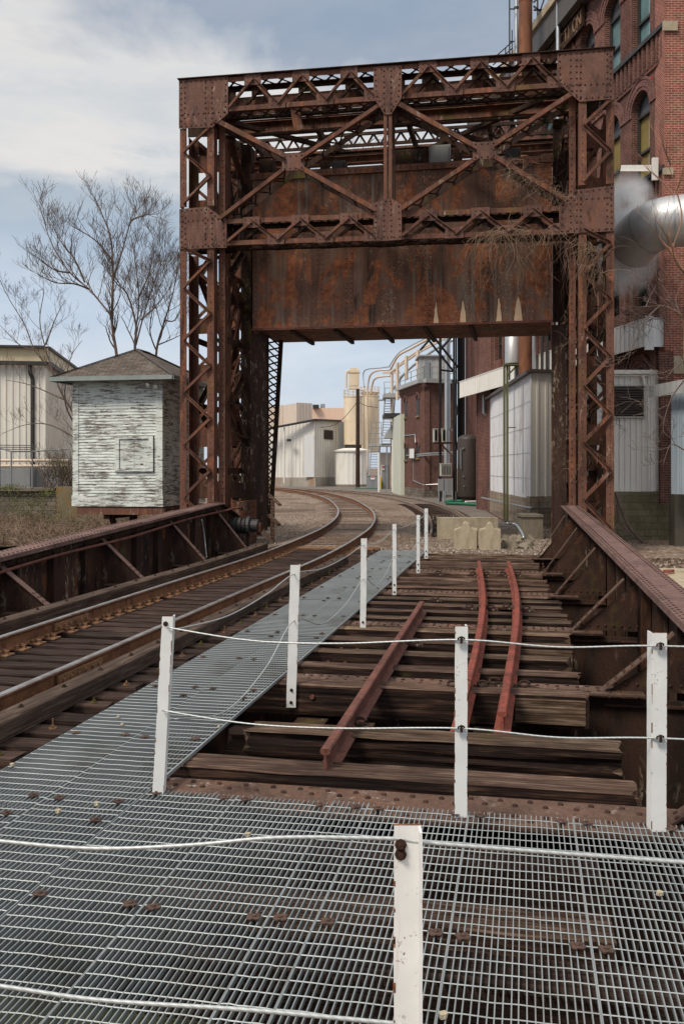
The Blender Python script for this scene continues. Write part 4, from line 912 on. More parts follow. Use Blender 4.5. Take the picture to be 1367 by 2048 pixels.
def chord(yt0, yt1, yb0, yb1, bays, part):
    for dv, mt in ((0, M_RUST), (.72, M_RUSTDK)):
        m = MB()
        for (y0, y1, sg) in ((yt0, yt1, 1), (yb0, yb1, -1)):
            p, q = FP(361, y0) + EV * dv, FP(1226, y1) + EV * dv; m.beam(p - EZ * .05 * sg, q - EZ * .05 * sg, .13, .014, EV); m.beam(p - EV * (0 if dv else -.07), q - EV * (0 if dv else -.07), .014, .16, EV) if 0 else m.beam(p + EV * (.08 if not dv else -.08), q + EV * (.08 if not dv else -.08), .14, .014, EZ)
        m.build(part, mt, GT)
        for (xa, xb, n) in bays:                 # W-lacing with little gussets
            for k in range(n):
                m = MB(); m.mi = 0; xk = [xa + (xb - xa) * (2 * k + j) / (2 * n) for j in range(3)]
                def top(x): return FP(x, yl(x, yt0, yt1) + 6) + EV * (dv - .025)
                def bot(x): return FP(x, yl(x, yb0, yb1) - 6) + EV * (dv - .025)
                m.angle(bot(xk[0]), top(xk[1]), .1, .012, nF); m.angle(top(xk[1]), bot(xk[2]), .1, .012, nF, -1)
                for c in (top(xk[1]) - EZ * .03, bot(xk[2]) + EZ * .03):
                    m.mi = 2; m.obox(c - EV * .02, EU * .24, EV * .006, EZ * .15)
                    if not dv:
                        for dx in (-.13, 0, .13):
                            for dz in (-.06, .06): m.rivet(c - EV * .026 + EU * dx + EZ * dz, nF, .018, .013)
                m.build('lacing_panel', [mt, M_RIVET, M_RUSTG if not dv else mt], GT)
    # lacing across the two planes, below and above
    for (y0, y1) in ((yb0, yb1), (yt0, yt1)):
        m = MB(); p, q = FP(380, yl(380, y0, y1)), FP(1210, yl(1210, y0, y1)); n = 24
        for k in range(n):
            a, b = p.lerp(q, k / n), p.lerp(q, (k + 1) / n); m.beam(a + EV * .04, b + EV * .68, .06, .012, EZ); m.beam(a + EV * .68 + EZ * .014, b + EV * .04 + EZ * .014, .06, .012, EZ)
        m.build('cross_lacing', M_RUSTDK, GT)
chord(163, 99, 229, 165, [(458, 746, 3), (804, 1112, 3)], 'top_chord')
chord(443, 408, 493, 463, [(455, 746, 3), (804, 1116, 3)], 'lower_chord')
# cap plate and round bolt heads along the very top
m = MB(); p, q = FP(357, 161), FP(1229, 97); m.beam(p + EV * .04 + EZ * .012, q + EV * .04 + EZ * .012, .3, .02, EZ)
for k in range(13): m.rivet(p.lerp(q, (k + .5) / 13) + EV * .02 + EZ * .02, EZ, .07, .05)
m.build('cap_plate', M_RUSTDK, GT)
m = MB(); p, q = FP(440, 190, VG + .78), FP(1130, 140, VG + .78); m.prism([B(ub(440, VG + .8), VG + .8, 12.72), B(ub(1140, VG + .8), VG + .8, 12.72), B(ub(1140, VG + .8), VG + .8, 12.2), B(ub(440, VG + .8), VG + .8, 12.2)], EV * .02)
m.rivline(B(ub(440, VG + .8), VG + .795, 12.66), B(ub(1140, VG + .8), VG + .795, 12.66), nF, .2, .02, .014); m.build('cross_plate', M_RUST, GT)
# X bracing: doubled members with lacing between
def xmem(p, q):
    P0, Q0 = FP(*p), FP(*q)
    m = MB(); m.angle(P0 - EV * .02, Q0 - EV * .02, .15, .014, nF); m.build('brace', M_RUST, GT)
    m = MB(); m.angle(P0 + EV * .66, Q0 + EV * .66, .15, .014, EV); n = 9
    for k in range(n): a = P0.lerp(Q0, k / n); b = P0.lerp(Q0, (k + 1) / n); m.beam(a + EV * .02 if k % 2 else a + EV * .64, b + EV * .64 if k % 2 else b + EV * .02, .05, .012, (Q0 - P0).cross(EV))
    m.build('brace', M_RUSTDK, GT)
for p, q in (((430, 240), (575, 315)), ((600, 318), (758, 212)), ((440, 438), (570, 338)), ((600, 335), (752, 420)),
             ((796, 208), (955, 297)), ((985, 292), (1140, 190)), ((800, 420), (955, 315)), ((985, 312), (1130, 400))): xmem(p, q)
for x in (770, 780):
    m = MB(); m.beam(FP(x, 225), FP(x, 402), .09, .02, EV); m.build('post_angle', M_RUST, GT)
m = MB(); m.beam(FP(775, 225) + EV * .7, FP(775, 402) + EV * .7, .2, .06, EV); m.rivline(FP(775, 232) - EV * .012, FP(775, 395) - EV * .012, nF, .16); m.build('post_web', M_RUSTDK, GT)
# hanger block under top chord
m = MB(); m.beam(FQ(590, 213, 25.6), FQ(597, 262, 25.6), .26, .12, EV); m.build('hanger', M_RUST, GT)
# cross girders deeper in
for (v, z0, z1, mt) in ((26.8, 12.02, 12.32, M_RUST), (28.2, 12.5, 12.62, M_RUSTDK), (29.0, 11.95, 12.02, M_RUSTDK), (27.4, 12.42, 12.6, M_RUSTDK), (28.6, 11.55, 11.75, M_RUST)):
    m = MB(); m.bb(u_l + .3, u_r - .3, v, v + .02, z0, z1); m.bb(u_l + .3, u_r - .3, v - .12, v + .14, z1, z1 + .02); m.bb(u_l + .3, u_r - .3, v - .12, v + .14, z0 - .02, z0); m.build('cross_girder', mt, GT)
def truss(v, z0, z1, n, mt):
    m = MB(); a, b = u_l + .2, u_r - .2; m.bb(a, b, v, v + .08, z0, z0 + .09); m.bb(a, b, v, v + .08, z1 - .09, z1)
    for k in range(n):
        ua = a + (b - a) * k / n; uc = a + (b - a) * (k + .5) / n; ue = a + (b - a) * (k + 1) / n; m.beam(B(ua, v + .09, z0 + .05), B(uc, v + .09, z1 - .05), .07, .012, EV); m.beam(B(uc, v + .09, z1 - .05), B(ue, v + .09, z0 + .05), .07, .012, EV)
    m.build('cross_truss', mt, GT)
truss(29.4, 12.35, 12.8, 26, M_RUSTDK); truss(30.6, 12.25, 12.7, 22, M_RUST); truss(31.8, 12.1, 12.5, 20, M_RUSTDK)
for uu in (u_l + .4, uli, -6.2, -3.4, -1.0, uri, u_r - .4):
    m = MB(); m.bb(uu - .06, uu + .06, VG + .8, 31.9, 12.42, 12.62); m.build('top_longitudinal', M_RUSTDK, GT)
for (ua, ub__) in ((-8.3, -4.2), (-4.2, .5), (.5, -4.2), (-4.2, -8.3)):
    m = MB(); v0_, v1_ = (26.0, 30.6) if ua < ub__ else (26.0, 30.6); m.beam(B(ua, v0_, 12.1), B(ub__, v1_, 12.1), .14, .12, EZ); m.build('wind_brace', M_RUSTDK, GT)
m = MB(); m.tube([FQ(430, 276, 26.2), FQ(1120, 230, 26.2)], .05, 8); m.build('pipe', M_RUSTDK, GT)
# rear legs far frame and roof machinery
for (a, b) in ((u_l + .5, u_l + .9), (u_r - .9, u_r - .5)):
    m = MB(); m.bb(a, b, 31.8, 32.1, 9.5, 12.4); m.build('rear_post', M_RUSTDK, GT)
# --- counterweight
ZC0, ZC1 = 6.15, 10.7; c0, c1 = ub(505, 26.5), ub(1102, 26.5)
cwt = None
m = MB(); m.bb(c0, c1, 26.52, 29.4, ZC0, ZC1)
CWB = m.build('counterweight', M_CWSKIN, GT)
m = MB()
seamx = [c0 + .02, c0 + (c1 - c0) * .235, c0 + (c1 - c0) * .335, c0 + (c1 - c0) * .48, c0 + (c1 - c0) * .60, c0 + (c1 - c0) * .79, c1 - .02]
for s_ in seamx:
    m.bb(max(c0, s_ - .11), min(c1, s_ + .11), 26.505, 26.519, ZC0 + .05, ZC1 - .1)
    for du in (-.07, .07):
        if c0 < s_ + du < c1: m.rivline(B(s_ + du, 26.503, ZC0 + .12), B(s_ + du, 26.503, ZC1 - .15), nF, .14, .018, .012)
m.build('splice_strips', M_CWSKIN, CWB)
m = MB(); m.bb(c0 - .05, c1 + .05, 26.42, 26.5, ZC1 - .16, ZC1 + .02); m.rivline(B(c0, 26.415, ZC1 - .07), B(c1, 26.415, ZC1 - .07), nF, .16, .02, .014); m.build('top_angle', M_RUST, CWB)
m = MB(); m.bb(c0 - .02, c1 + .02, 26.46, 26.5, ZC0 - .03, ZC0 + .03); m.build('bottom_angle', M_RAILOLD, CWB); m = MB()
for k in range(5): uu = c0 + 1.1 + k * 1.3; m.bb(uu, uu + .1, 26.6, 29.5, ZC0 - .10, ZC0)
m.build('underside_ribs', M_RUSTDK, CWB)
for (x, w, h_) in ((871, 9, 44), (925, 13, 46), (997, 11, 48), (1035, 16, 50)):
    u = ub(x, 26.5); k = .0143; hh = h_ * k; r_ = random.Random(x)
    def outl(gw, gh):
        L_ = [(-(w * k * .5 + gw) * (1 - t_) ** .7 + r_.uniform(-.012, .012), hh * t_ * gh) for t_ in (0, .15, .3, .45, .6, .75, .9)]; R_ = [((w * k * .5 + gw) * (1 - t_) ** .7 + r_.uniform(-.012, .012), hh * t_ * gh) for t_ in (.95, .8, .65, .5, .35, .2, .0)]
        return L_ + R_
    m = MB(); m.prism([B(u + a_, 26.502, ZC0 + .035 + z_) for a_, z_ in outl(.022, 1.12)], EV * -.003); m.build('orange_stain', M_PLATE, CWB)
    m = MB(); m.prism([B(u + a_, 26.498, ZC0 + .04 + z_) for a_, z_ in outl(0, 1)], EV * -.003)
    m.build('bare_patch', M_CREAMPATCH, CWB)
# machinery on top of counterweight
for (x0, x1, y0, y1, mt) in ((790, 855, 300, 330, M_RUSTDK), (857, 900, 291, 326, M_GREYP), (905, 922, 300, 324, M_RUSTDK), (663, 690, 322, 345, M_TRIMDARK), (518, 545, 318, 345, M_RUSTDK), (640, 655, 322, 345, M_RUSTDK), (1010, 1040, 296, 320, M_TRIMDARK)):
    v = 27.6; a, b = ub(x0, v), ub(x1, v); m = MB(); m.bb(a, b, v, v + .4, ZC1 + .021, zb(y0, a, v)); m.bb(a + .05, b - .05, v - .04, v, ZC1 + .1, zb(y0, a, v) - .05)
    m.build('ballast_box', mt, GT)

# =============== dry vines on the tower ===============
def hang(seed, pts, n, ln, lab, rad_=.0075, mat=None, spread=.5, gs=(-.1, -.22, -.5)):
    r = random.Random(seed); m = MB()
    for i in range(n):
        k = r.randrange(len(pts) - 1); p = pts[k].lerp(pts[k + 1], r.random()) + EV * r.uniform(-.25, .2); d = V((r.uniform(-1, 1), r.uniform(-.6, .2), r.uniform(-.2, .8))); pp = [p]; L_ = ln * r.choice((.25, .4, .6, .8, 1.2)) * r.uniform(.7, 1.1); st = L_ / 9
        g_ = r.choice(gs)
        for s_ in range(9):
            d = (d + V((r.uniform(-.9, .9) * spread * 1.6, r.uniform(-.5, .5) * spread, g_ + r.uniform(-.5, .5)))).normalized(); p = p + d * st; pp.append(p)
        m.tube(pp, [rad_ * (1 - .8 * j / 9) for j in range(10)], 3, False)
        if r.random() < .7:
            q = pp[4]; d2 = V((r.uniform(-1, 1), r.uniform(-.3, .3), r.uniform(-1, .3))).normalized(); m.tube([q, q + d2 * .2, q + d2 * .35 + V((0, 0, -.15))], [rad_ * .5, rad_ * .4, rad_ * .2], 3, False)
    tag(m.build('dry_vine', mat or M_VINE), lab, 'vine')
hang(1, [FP(955, 470) - EV * .15, FP(1040, 466) - EV * .15], 70, 2.3, 'curtain of dry vines hanging from the right half of the lower chord', .0075, None, .4, (-.3, -.6, -.9))
hang(2, [FP(1040, 466) - EV * .15, FP(1130, 463) - EV * .15], 48, 2.0, 'second clump of dry vines hanging from the lower chord next to the right leg', .0075, None, .4, (-.3, -.6, -.9))
hang(3, [FP(1010, 335) - EV * .1, FP(1060, 365) - EV * .1, FP(1130, 402) - EV * .1], 90, .9, 'tangle of dry vines wound round the lower right brace')
hang(4, [FP(1150, 480) - EV * .1, FP(1185, 500) - EV * .1, FP(1200, 560) - EV * .1], 80, 1.7, 'thick dry vines climbing over the right leg below the chord', .0075, None, .45, (-.2, -.5, -.8))
hang(5, [FP(1165, 600) - EV * -.4, FP(1165, 950) - EV * -.4], 70, 1.3, 'straggling dry vines down the inside of the right leg')
hang(6, [FP(600, 270) + EV * 1, FP(760, 260) + EV * 1, FP(500, 320) + EV * 1.2], 34, .9, 'thin dark twigs growing among the beams high in the tower', .007, M_TWIG)
# stray climbing stem on the block wall
# =============== helpers for walls ===============
def corr(m, p, q, z0, z1, out, pitch=.2, dep=.03, ztop2=None, z02=None):
    """ribbed metal sheet from p to q (plan points), facing out; ztop2 = top height at q"""
    p = V((p[0], p[1], 0)); q = V((q[0], q[1], 0)); ln = (q - p).length; d = (q - p) / ln; out = V((out[0], out[1], 0)).normalized()
    xs = []; n = max(1, round(ln / pitch)); w = ln / n
    for i in range(n): xs += [(i * w, 0), (i * w + w * .62, 0), (i * w + w * .70, dep), (i * w + w * .92, dep)]
    xs.append((ln, 0)); z1b = z1 if ztop2 is None else ztop2; z0b = z0 if z02 is None else z02; vs = []
    for x, o in xs:
        c = p + d * x + out * o; f = x / ln; vs += [c + V((0, 0, z0 + (z0b - z0) * f)), c + V((0, 0, z1 + (z1b - z1) * f))]
    m.add(vs, [(2 * i, 2 * i + 2, 2 * i + 3, 2 * i + 1) for i in range(len(xs) - 1)])
    m.add([p + V((0, 0, z0)) - out * .05, q + V((0, 0, z0b)) - out * .05, q + V((0, 0, z1b)) - out * .05, p + V((0, 0, z1)) - out * .05], [(0, 1, 2, 3)])
def quad(m, p, q, z0, z1, th=.2, out=None, z1b=None):
    p = V((p[0], p[1], 0)); q = V((q[0], q[1], 0)); d = (q - p).normalized(); n = V((d.y, -d.x, 0))
    if out is not None and n.dot(V((out[0], out[1], 0))) < 0: n = -n
    z1b = z1 if z1b is None else z1b
    m.prism([p + EZ * z0, q + EZ * z0, q + EZ * z1b, p + EZ * z1], n * -th); return n
def XY(x, Y): return ((x - CX) / F * Y, Y)
def ZY(y, Y): return H - (y - YH) / F * Y
def louver(m, p, q, z0, z1, n, out, dep=.06):
    p = V((*p, 0)); q = V((*q, 0)); out = V((*out, 0)).normalized()
    for i in range(n):
        z = z0 + (z1 - z0) * (i + .5) / n; h = (z1 - z0) / n
        m.beam(p + EZ * z + out * dep * .5, q + EZ * z + out * dep * .5, dep * 1.3, .012, (out + EZ * 1.0).normalized())

# =============== signal cabin ===============
CU0, CU1, CV0, CV1 = -13.95, -11.02, 27.5, 31.4; CZ0, CZ1 = .88, 4.8
CB = thing('control_cabin', 'small square cabin with peeling pale green clapboards and a hipped roof left of the tower', 'cabin', B(CU0, CV0, CZ0))
m = MB(); m.bb(CU0, CU1, CV0, CV1, CZ0, CZ1 + .1)
n = 37; zb_ = CZ0 + .42; st = (CZ1 - zb_) / n
for i in range(n):
    z = zb_ + i * st
    for (p, q, o) in ((B(CU0, CV0, 0), B(CU1, CV0, 0), -EV), (B(CU1, CV0, 0), B(CU1, CV1, 0), EU)):
        m.add([p + EZ * z + o * .026, q + EZ * z + o * .026, q + EZ * (z + st) + o * .004, p + EZ * (z + st) + o * .004, p + EZ * z, q + EZ * z], [(0, 1, 2, 3), (4, 5, 1, 0)])
m.build('clapboard_wall', M_CLAP, CB)
m = MB()
M_CLAP2 = M_CLAP.copy(); M_CLAP2.name = 'peeling_trim'
for (a, b, c, d) in ((CU0 - .035, CU0 + .16, CV0 - .04, CV0), (CU1 - .18, CU1 + .04, CV0 - .04, CV0), (CU1 + .001, CU1 + .04, CV0 + .001, CV0 + .18)): m = MB(); m.bb(a, b, c, d, CZ0 + .33, CZ1); m.build('corner_board', M_CLAP2, CB)
m = MB(); m.bb(CU0 - .06, CU1 + .06, CV0 - .06, CV0, CZ0, CZ0 + .34); m.bb(CU1, CU1 + .06, CV0 + .001, CV1, CZ0, CZ0 + .34); m.build('base_board', M_CLAP, CB)
wu0, wu1, wz0, wz1 = ub(232, CV0), ub(308, CV0), zb(943, ub(270, CV0), CV0), zb(872, ub(270, CV0), CV0)
wf = MB()
for (a, b, c, d) in ((wu0, wu0 + .14, wz0, wz1), (wu1 - .14, wu1, wz0, wz1), (wu0 + .14, wu1 - .14, wz1 - .1, wz1), (wu0 + .14, wu1 - .14, wz0, wz0 + .07)): wf.bb(a, b, CV0 - .085, CV0 - .02, c, d)
wfo = wf.build('window_frame', M_CLAP, CB)
m = MB(); um = (wu0 + wu1) / 2
m.bb(wu0 - .02, wu1 + .02, CV0 - .028, CV0 - .020, wz0 - .02, wz1 + .02); m.build('painted_shadow_gap', M_STEELB, wfo); m = MB()  # dark sheet painting in the shade of the gaps round frame and shutters
for (a, b) in ((wu0 + .15, um - .006), (um + .006, wu1 - .15)):
    m.bb(a, b, CV0 - .042, CV0 - .028, wz0 + .08, wz1 - .11)
    for k in range(9): z = wz0 + .1 + k * (wz1 - wz0 - .2) / 9; m.bb(a, b, CV0 - .047, CV0 - .043, z, z + .085)
m.build('shutters', M_CLAP, wfo)
m = MB(); m.bb(um + .2, um + .3, CV0 - .06, CV0 - .048, wz0 + .22, wz0 + .25); m.build('latch', M_RUST, wfo)
ov = .5; e0, e1, f0, f1 = CU0 - .55, CU1 + .55, CV0 - .5, CV1 + .5; za = 5.98; zE = 4.92; um, vm = (e0 + e1) / 2, (f0 + f1) / 2
m = MB(); A_ = B(um, vm - .5, za); A2 = B(um, vm + .5, za)
m.add([B(e0, f0, zE), B(e1, f0, zE), B(e1, f1, zE), B(e0, f1, zE), A_, A2], [(0, 1, 4), (1, 2, 5, 4), (2, 3, 5), (3, 0, 4, 5), (3, 2, 1, 0)])
rf = m.build('roof', M_SHING, CB)
m = MB()
for a, b in ((B(e1, f0, zE), A_), (B(e0, f0, zE), A_), (B(e1, f1, zE), A2), (A_, A2)): m.beam(a + EZ * .02, b + EZ * .02, .14, .03, EZ)
m.build('hip_ridge', M_STEELB, rf)
m = MB()
for a, b in ((B(e0, f0, 0), B(e1, f0, 0)), (B(e1, f0, 0), B(e1, f1, 0)), (B(e0, f0, 0), B(e0, f1, 0))):
    m.beam(a + EZ * (zE - .05), b + EZ * (zE - .05), .08, .12, EZ); m.beam(a + EZ * (zE - .115), b + EZ * (zE - .115), .12, .02, EZ)
m.build('eave_gutter', painted('gutter_green', (.20, .23, .22), (.3, .33, .31), (.2, .12, .08), .6), rf)
for x in (298, 314):
    m = MB(); c = B(ub(x, CV0 - .1), CV0 - .12, zb(768 if x < 300 else 771, ub(x, CV0), CV0)); m.tube([c + EV * .12, c, c - EV * .06 - EZ * .03, c - EV * .1 - EZ * .05], [.02, .04, .065, .07], 12); m.build('floodlight', M_ALU, CB)
t_ = thing('cabin_platform', 'rusty steel beams carrying the cabin over the bank', 'steel beams', B(CU0, CV0, -.6))
m = MB(); m.bb(CU0 + .1, CU1 + .1, CV0 - .02, CV0 + .1, CZ0 - .26, CZ0 - .03); m.bb(CU0 + .1, CU1 + .1, CV1 - .3, CV1 - .2, CZ0 - .26, CZ0 - .03)
for u in (CU0 + .2, CU1): m.bb(u - .06, u + .06, CV0 + .1, CV1 - .3, CZ0 - .26, CZ0 - .03)
m.build('floor_beam', M_RUST, t_)
for u in (CU0 + 1.0, CU1 - .1):
    m = MB(); m.beam(B(u, CV0 + .5, CZ0 - .27), B(u, CV0 + 2.2, -1.6), .14, .14, EU); m.bb(u - .1, u + .1, CV0 + 2.2, CV0 + 2.4, -2.2, CZ0 - .27); m.bb(u - .1, u + .1, CV0 + .2, CV0 + 3.2, CZ0 - .42, CZ0 - .27); m.build('bracket', M_RUSTDK, t_)
# block of masonry below/behind the cabin and bank walls
m = MB(); Yk = 40.0; a, b = XY(113, Yk), XY(172, Yk); m.prism([V((*a, ZY(974, Yk))), V((*b, ZY(974, Yk))), V((*b, -4)), V((*a, -4))], V((.2, 1.6, 0))); tag(m.build('retaining_wall', M_CONCO), 'old concrete pier stained orange beside the cabin', 'wall')
m = MB(); a, b = XY(-140, 41), XY(112, 41); m.prism([V((*a, ZY(978, 41))), V((*b, ZY(978, 41))), V((*b, -4)), V((*a, -4))], V((0, 1, 0))); m.prism([V((*a, ZY(976, 41))) + V((0, -.2, 0)), V((*b, ZY(976, 41))) + V((0, -.2, 0)), V((*b, ZY(982, 41))) + V((0, -.2, 0)), V((*a, ZY(982, 41))) + V((0, -.2, 0))], V((0, 1.6, 0))); tag(m.build('retaining_wall', M_STONE), 'overgrown old stone wall on the left bank', 'wall')
m = MB(); a, b = XY(150, 38.5), XY(230, 38.5); m.prism([V((*a, .9)), V((*b, .9)), V((*b, -4)), V((*a, -4))], V((.2, 2, 0))); tag(m.build('retaining_wall', M_CONCO), 'stained concrete wall under the cabin', 'wall')

# =============== factory at far left ===============
YA = 62.0; FA = thing('factory_building', 'large cream clad factory hall with brown gutter at the far left', 'building', V((*XY(0, YA), -1)))
pa, pb, pc = XY(-420, 60), XY(93, YA), XY(200, 92); zt = ZY(697, YA); zg = ZY(728, YA)
m = MB(); corr(m, pa, pb, -2, zg, (0, -1), .42, .05); corr(m, pb, pc, -2, zg, (1, -.4), .42, .05); quad(m, (pa[0], pa[1] + .1), (pb[0], pb[1] + .1), -2, zt - .05, .2); m.build('wall', M_CORRC, FA)
m = MB(); quad(m, (pa[0], pa[1] - .12), (pb[0], pb[1] - .12), zg + .12, zt, .3, (0, -1)); quad(m, (pb[0] + .1, pb[1]), (pc[0] + .1, pc[1]), zg + .12, zt, .3, (1, 0)); m.build('parapet', painted('parapet_yellow', (.60, .50, .32), (.68, .58, .38), (.4, .3, .2), .5), FA)
m = MB(); m.beam(V((pa[0], pa[1] - .3, zg)), V((pb[0] + .1, pb[1] - .3, zg)), .3, .26); m.beam(V((pb[0] + .2, pb[1] - .1, zg)), V((pc[0] + .2, pc[1], zg)), .3, .26); m.beam(V((pa[0], pa[1] - .2, zt + .06)), V((pb[0], pb[1] - .2, zt + .06)), .5, .16); m.beam(V((pb[0], pb[1], zt + .06)), V((pc[0], pc[1], zt + .06)), .5, .16); m.build('gutter', M_TRIMDARK, FA)
xd = XY(67, YA); m = MB(); m.tube([V((xd[0] - .1, xd[1] - .4, zg)), V((xd[0] - .1, xd[1] - .4, zg - .5)), V((xd[0], xd[1] - .15, zg - 1.0)), V((xd[0], xd[1] - .15, -1))], .14, 6); m.build('downspout', M_TRIMDARK, FA)
for y_, Yp in ((921, 55), (932, 55)):
    m = MB(); m.tube([V((*XY(-300, Yp), ZY(y_, Yp))), V((*XY(142, Yp), ZY(y_, Yp)))], .085, 8); tag(m.build('yellow_pipe', M_CREAMP), 'long %s yellow pipe crossing in front of the left factory' % ('upper' if y_ == 921 else 'lower'), 'pipe')
m = MB(); m.box(XY(-200, 57)[0], XY(60, 57)[0], 57, 59, -1, ZY(930, 57)); m.box(XY(62, 58)[0], XY(118, 58)[0], 58, 59, -1, ZY(938, 58)); tag(m.build('loading_dock', M_GREYP), 'low dark grey loading dock behind the yellow pipes at left', 'dock')
rl = thing('pipe_railing', 'grey pipe railing with thin posts on the left bank', 'railing', V((*XY(20, 44), 0)))
for x in (-60, 0, 23, 65, 140):
    m = MB(); Y_ = 46 if x in (65, 140) else 44; m.tube([V((*XY(x, Y_), -.9)), V((*XY(x, Y_), ZY(902, Y_)))], .04, 6); m.build('post', M_GREYP, rl)
m = MB(); m.tube([V((*XY(-60, 44), ZY(893, 44))), V((*XY(0, 44), ZY(896, 44))), V((*XY(23, 44), ZY(903, 44))), V((*XY(65, 46), ZY(903, 46))), V((*XY(140, 46), ZY(898, 46)))], .035, 6); m.tube([V((*XY(-60, 44), ZY(930, 44))), V((*XY(23, 44), ZY(943, 44)))], .02, 5); m.build('rail', M_GREYP, rl)
for i, y_ in enumerate((890, 894, 898)):
    m = MB(); m.tube([V((*XY(-60, 52), ZY(y_, 52))), V((*XY(72, 52), ZY(y_ + 1, 52)))], .025, 5); tag(m.build('thin_pipe', M_STEELB), 'thin dark pipe, %s of three stacked above the railing at the far left' % ('top', 'middle', 'lowest')[i], 'pipe')

# =============== buildings seen through the portal ===============
# pale corrugated warehouse
YB = 108.0; WB = thing('warehouse', 'white corrugated warehouse with sloping dark roof edge seen through the portal', 'building', V((*XY(580, YB), -.1)))
pL, pC, pR = XY(490, YB + 2), XY(629, YB), XY(676, YB + 7)
m = MB(); corr(m, pL, pC, .95, ZY(866, YB), (0, -1), .45, .05, ZY(840, YB)); m.build('wall', M_CORRW, WB)
m = MB(); corr(m, pC, pR, .95, ZY(840, YB), (.5, -.8), .55, .10, ZY(842, YB + 7)); m.build('end_wall', M_CORRC, WB)
m = MB(); quad(m, (pL[0], pL[1] - .1), (pC[0] + .1, pC[1] - .1), -.2, .95, .6, (0, -1)); quad(m, (pC[0] + .1, pC[1] - .1), (pR[0] + .1, pR[1] - .1), -.2, .95, .6, (.5, -.8)); m.build('foundation', conc('foundation_rusty', (.33, .30, .26), (.45, .41, .35), (.36, .17, .08), .8, .6), WB)
m = MB(); m.beam(V((*XY(480, YB - .2), ZY(868, YB))), V((pC[0] + .1, pC[1] - .3, ZY(840, YB))), .5, .24); m.beam(V((pC[0], pC[1] - .3, ZY(840, YB))), V((pR[0] + .2, pR[1] - .2, ZY(842, YB + 7))), .5, .24); m.build('roof_edge', M_TRIMDARK, WB)
m = MB(); q = [V((*XY(608, YB), 0)), V((*XY(628, YB), 0))]; m.prism([V((q[0].x, YB - .12, 1.0)), V((q[1].x, YB - .12, 1.0)), V((q[1].x, YB - .12, ZY(870, YB))), V((q[0].x, YB - .12, ZY(871, YB)))], V((0, .05, 0))); m.build('sliding_door', M_SIGN, WB)
m = MB(); v1_ = V((*XY(647, YB + 2.6), 0)); v2_ = V((*XY(665, YB + 5.2), 0)); o_ = V((.35, -.95, 0)).normalized(); louver(m, (v1_ + o_ * .15)[:2], (v2_ + o_ * .15)[:2], ZY(878, 111), ZY(860, 111), 9, o_[:2], .12); m.prism([v1_ + o_ * .12 + EZ * ZY(878.5, 111), v2_ + o_ * .12 + EZ * ZY(878.5, 111), v2_ + o_ * .12 + EZ * ZY(859.5, 111), v1_ + o_ * .12 + EZ * ZY(859.5, 111)], o_ * .02); m.build('vent_grille', M_STEELB, WB)
m = MB(); m.tube([V((*XY(568, YB - .2), .3)), V((*XY(568, YB - .2), ZY(855, YB)))], .09, 6); m.build('downspout', M_CORRW, WB)
m = MB(); x_ = XY(578, YB)[0]; m.box(x_ - .25, x_ + .25, YB - .5, YB - .1, ZY(883, YB), ZY(878, YB)); m.build('wall_lamp', M_TRIMDARK, WB)
m = MB(); corr(m, XY(676, 116), XY(692, 117), -.1, ZY(843, 116), (0, -1), .4, .06); tag(m.build('grey_shed', M_GREYC), 'narrow grey corrugated wall between the white warehouse and the cream silo', 'building')
# peach building behind
PB = thing('peach_building', 'large peach clad building block rising behind the white warehouse', 'building', V((*XY(600, 150), 0)))
m = MB(); corr(m, XY(470, 150), XY(566, 150), 0, ZY(810, 150), (0, -1), .6, .05); corr(m, XY(566, 150), XY(593, 143), 0, ZY(811, 150), (-.8, -.6), .6, .05, ZY(806, 143)); corr(m, XY(593, 143), XY(624, 145), 0, ZY(805, 143), (0, -1), .6, .05)
m.build('wall', M_TAN, PB)
m = MB(); quad(m, XY(624, 158), XY(700, 158), 0, ZY(816, 158), .5, (0, -1)); m.build('rear_wall', painted('peach_rear', (.72, .50, .38), (.78, .56, .43), (.6, .42, .32), .3), PB)
m = MB(); m.box(XY(625, 157)[0], XY(637, 157)[0], 157, 160, ZY(817, 158), ZY(810, 158)); m.build('roof_unit', M_TRIMDARK, PB)
m = MB(); m.tube([V((*XY(645, 160), ZY(817, 160))), V((*XY(645, 160), ZY(808, 160)))], .4, 10); m.build('roof_vent', M_PIPE, PB)
# silos
def cyl(m, x, Y, r, y0, y1, n=28, taper=None): m.tube([V((*XY(x, Y), ZY(y1, Y))), V((*XY(x, Y), ZY(y0, Y)))], [r, r if taper is None else taper], n)
SL = thing('silo', 'front cream cylindrical silo with square filter box on top, behind the timber pole', 'silo', V((*XY(705, 113), -.1)))
m = MB(); cyl(m, 706, 113, 1.12, 794, 890); cyl(m, 706, 113, 1.16, 793, 796); cyl(m, 706, 113, 1.16, 886, 889); cyl(m, 706, 113, 1.14, 842, 843); m.build('shell', M_CREAM, SL)
m = MB(); cyl(m, 706, 113, 1.0, 890, 896); m.build('hopper_ring', M_TRIMDARK, SL)
m = MB(); a = XY(697, 112.5)[0]; b = XY(718, 112.5)[0]; m.box(a, b, 112, 113.3, ZY(778, 112.5), ZY(744, 112.5)); m.box(a - .08, b + .08, 111.9, 113.4, ZY(746, 112.5), ZY(741, 112.5)); m.prism([V((a, 112, ZY(741, 112.5))), V((b, 112, ZY(741, 112.5))), V((b - .2, 112, ZY(737, 112.5))), V((a + .2, 112, ZY(737, 112.5)))], V((0, 1.3, 0))); m.box(a + .15, b - .15, 111.95, 112, ZY(772, 112.5), ZY(749, 112.5)); m.build('filter_box', M_CREAM, SL)
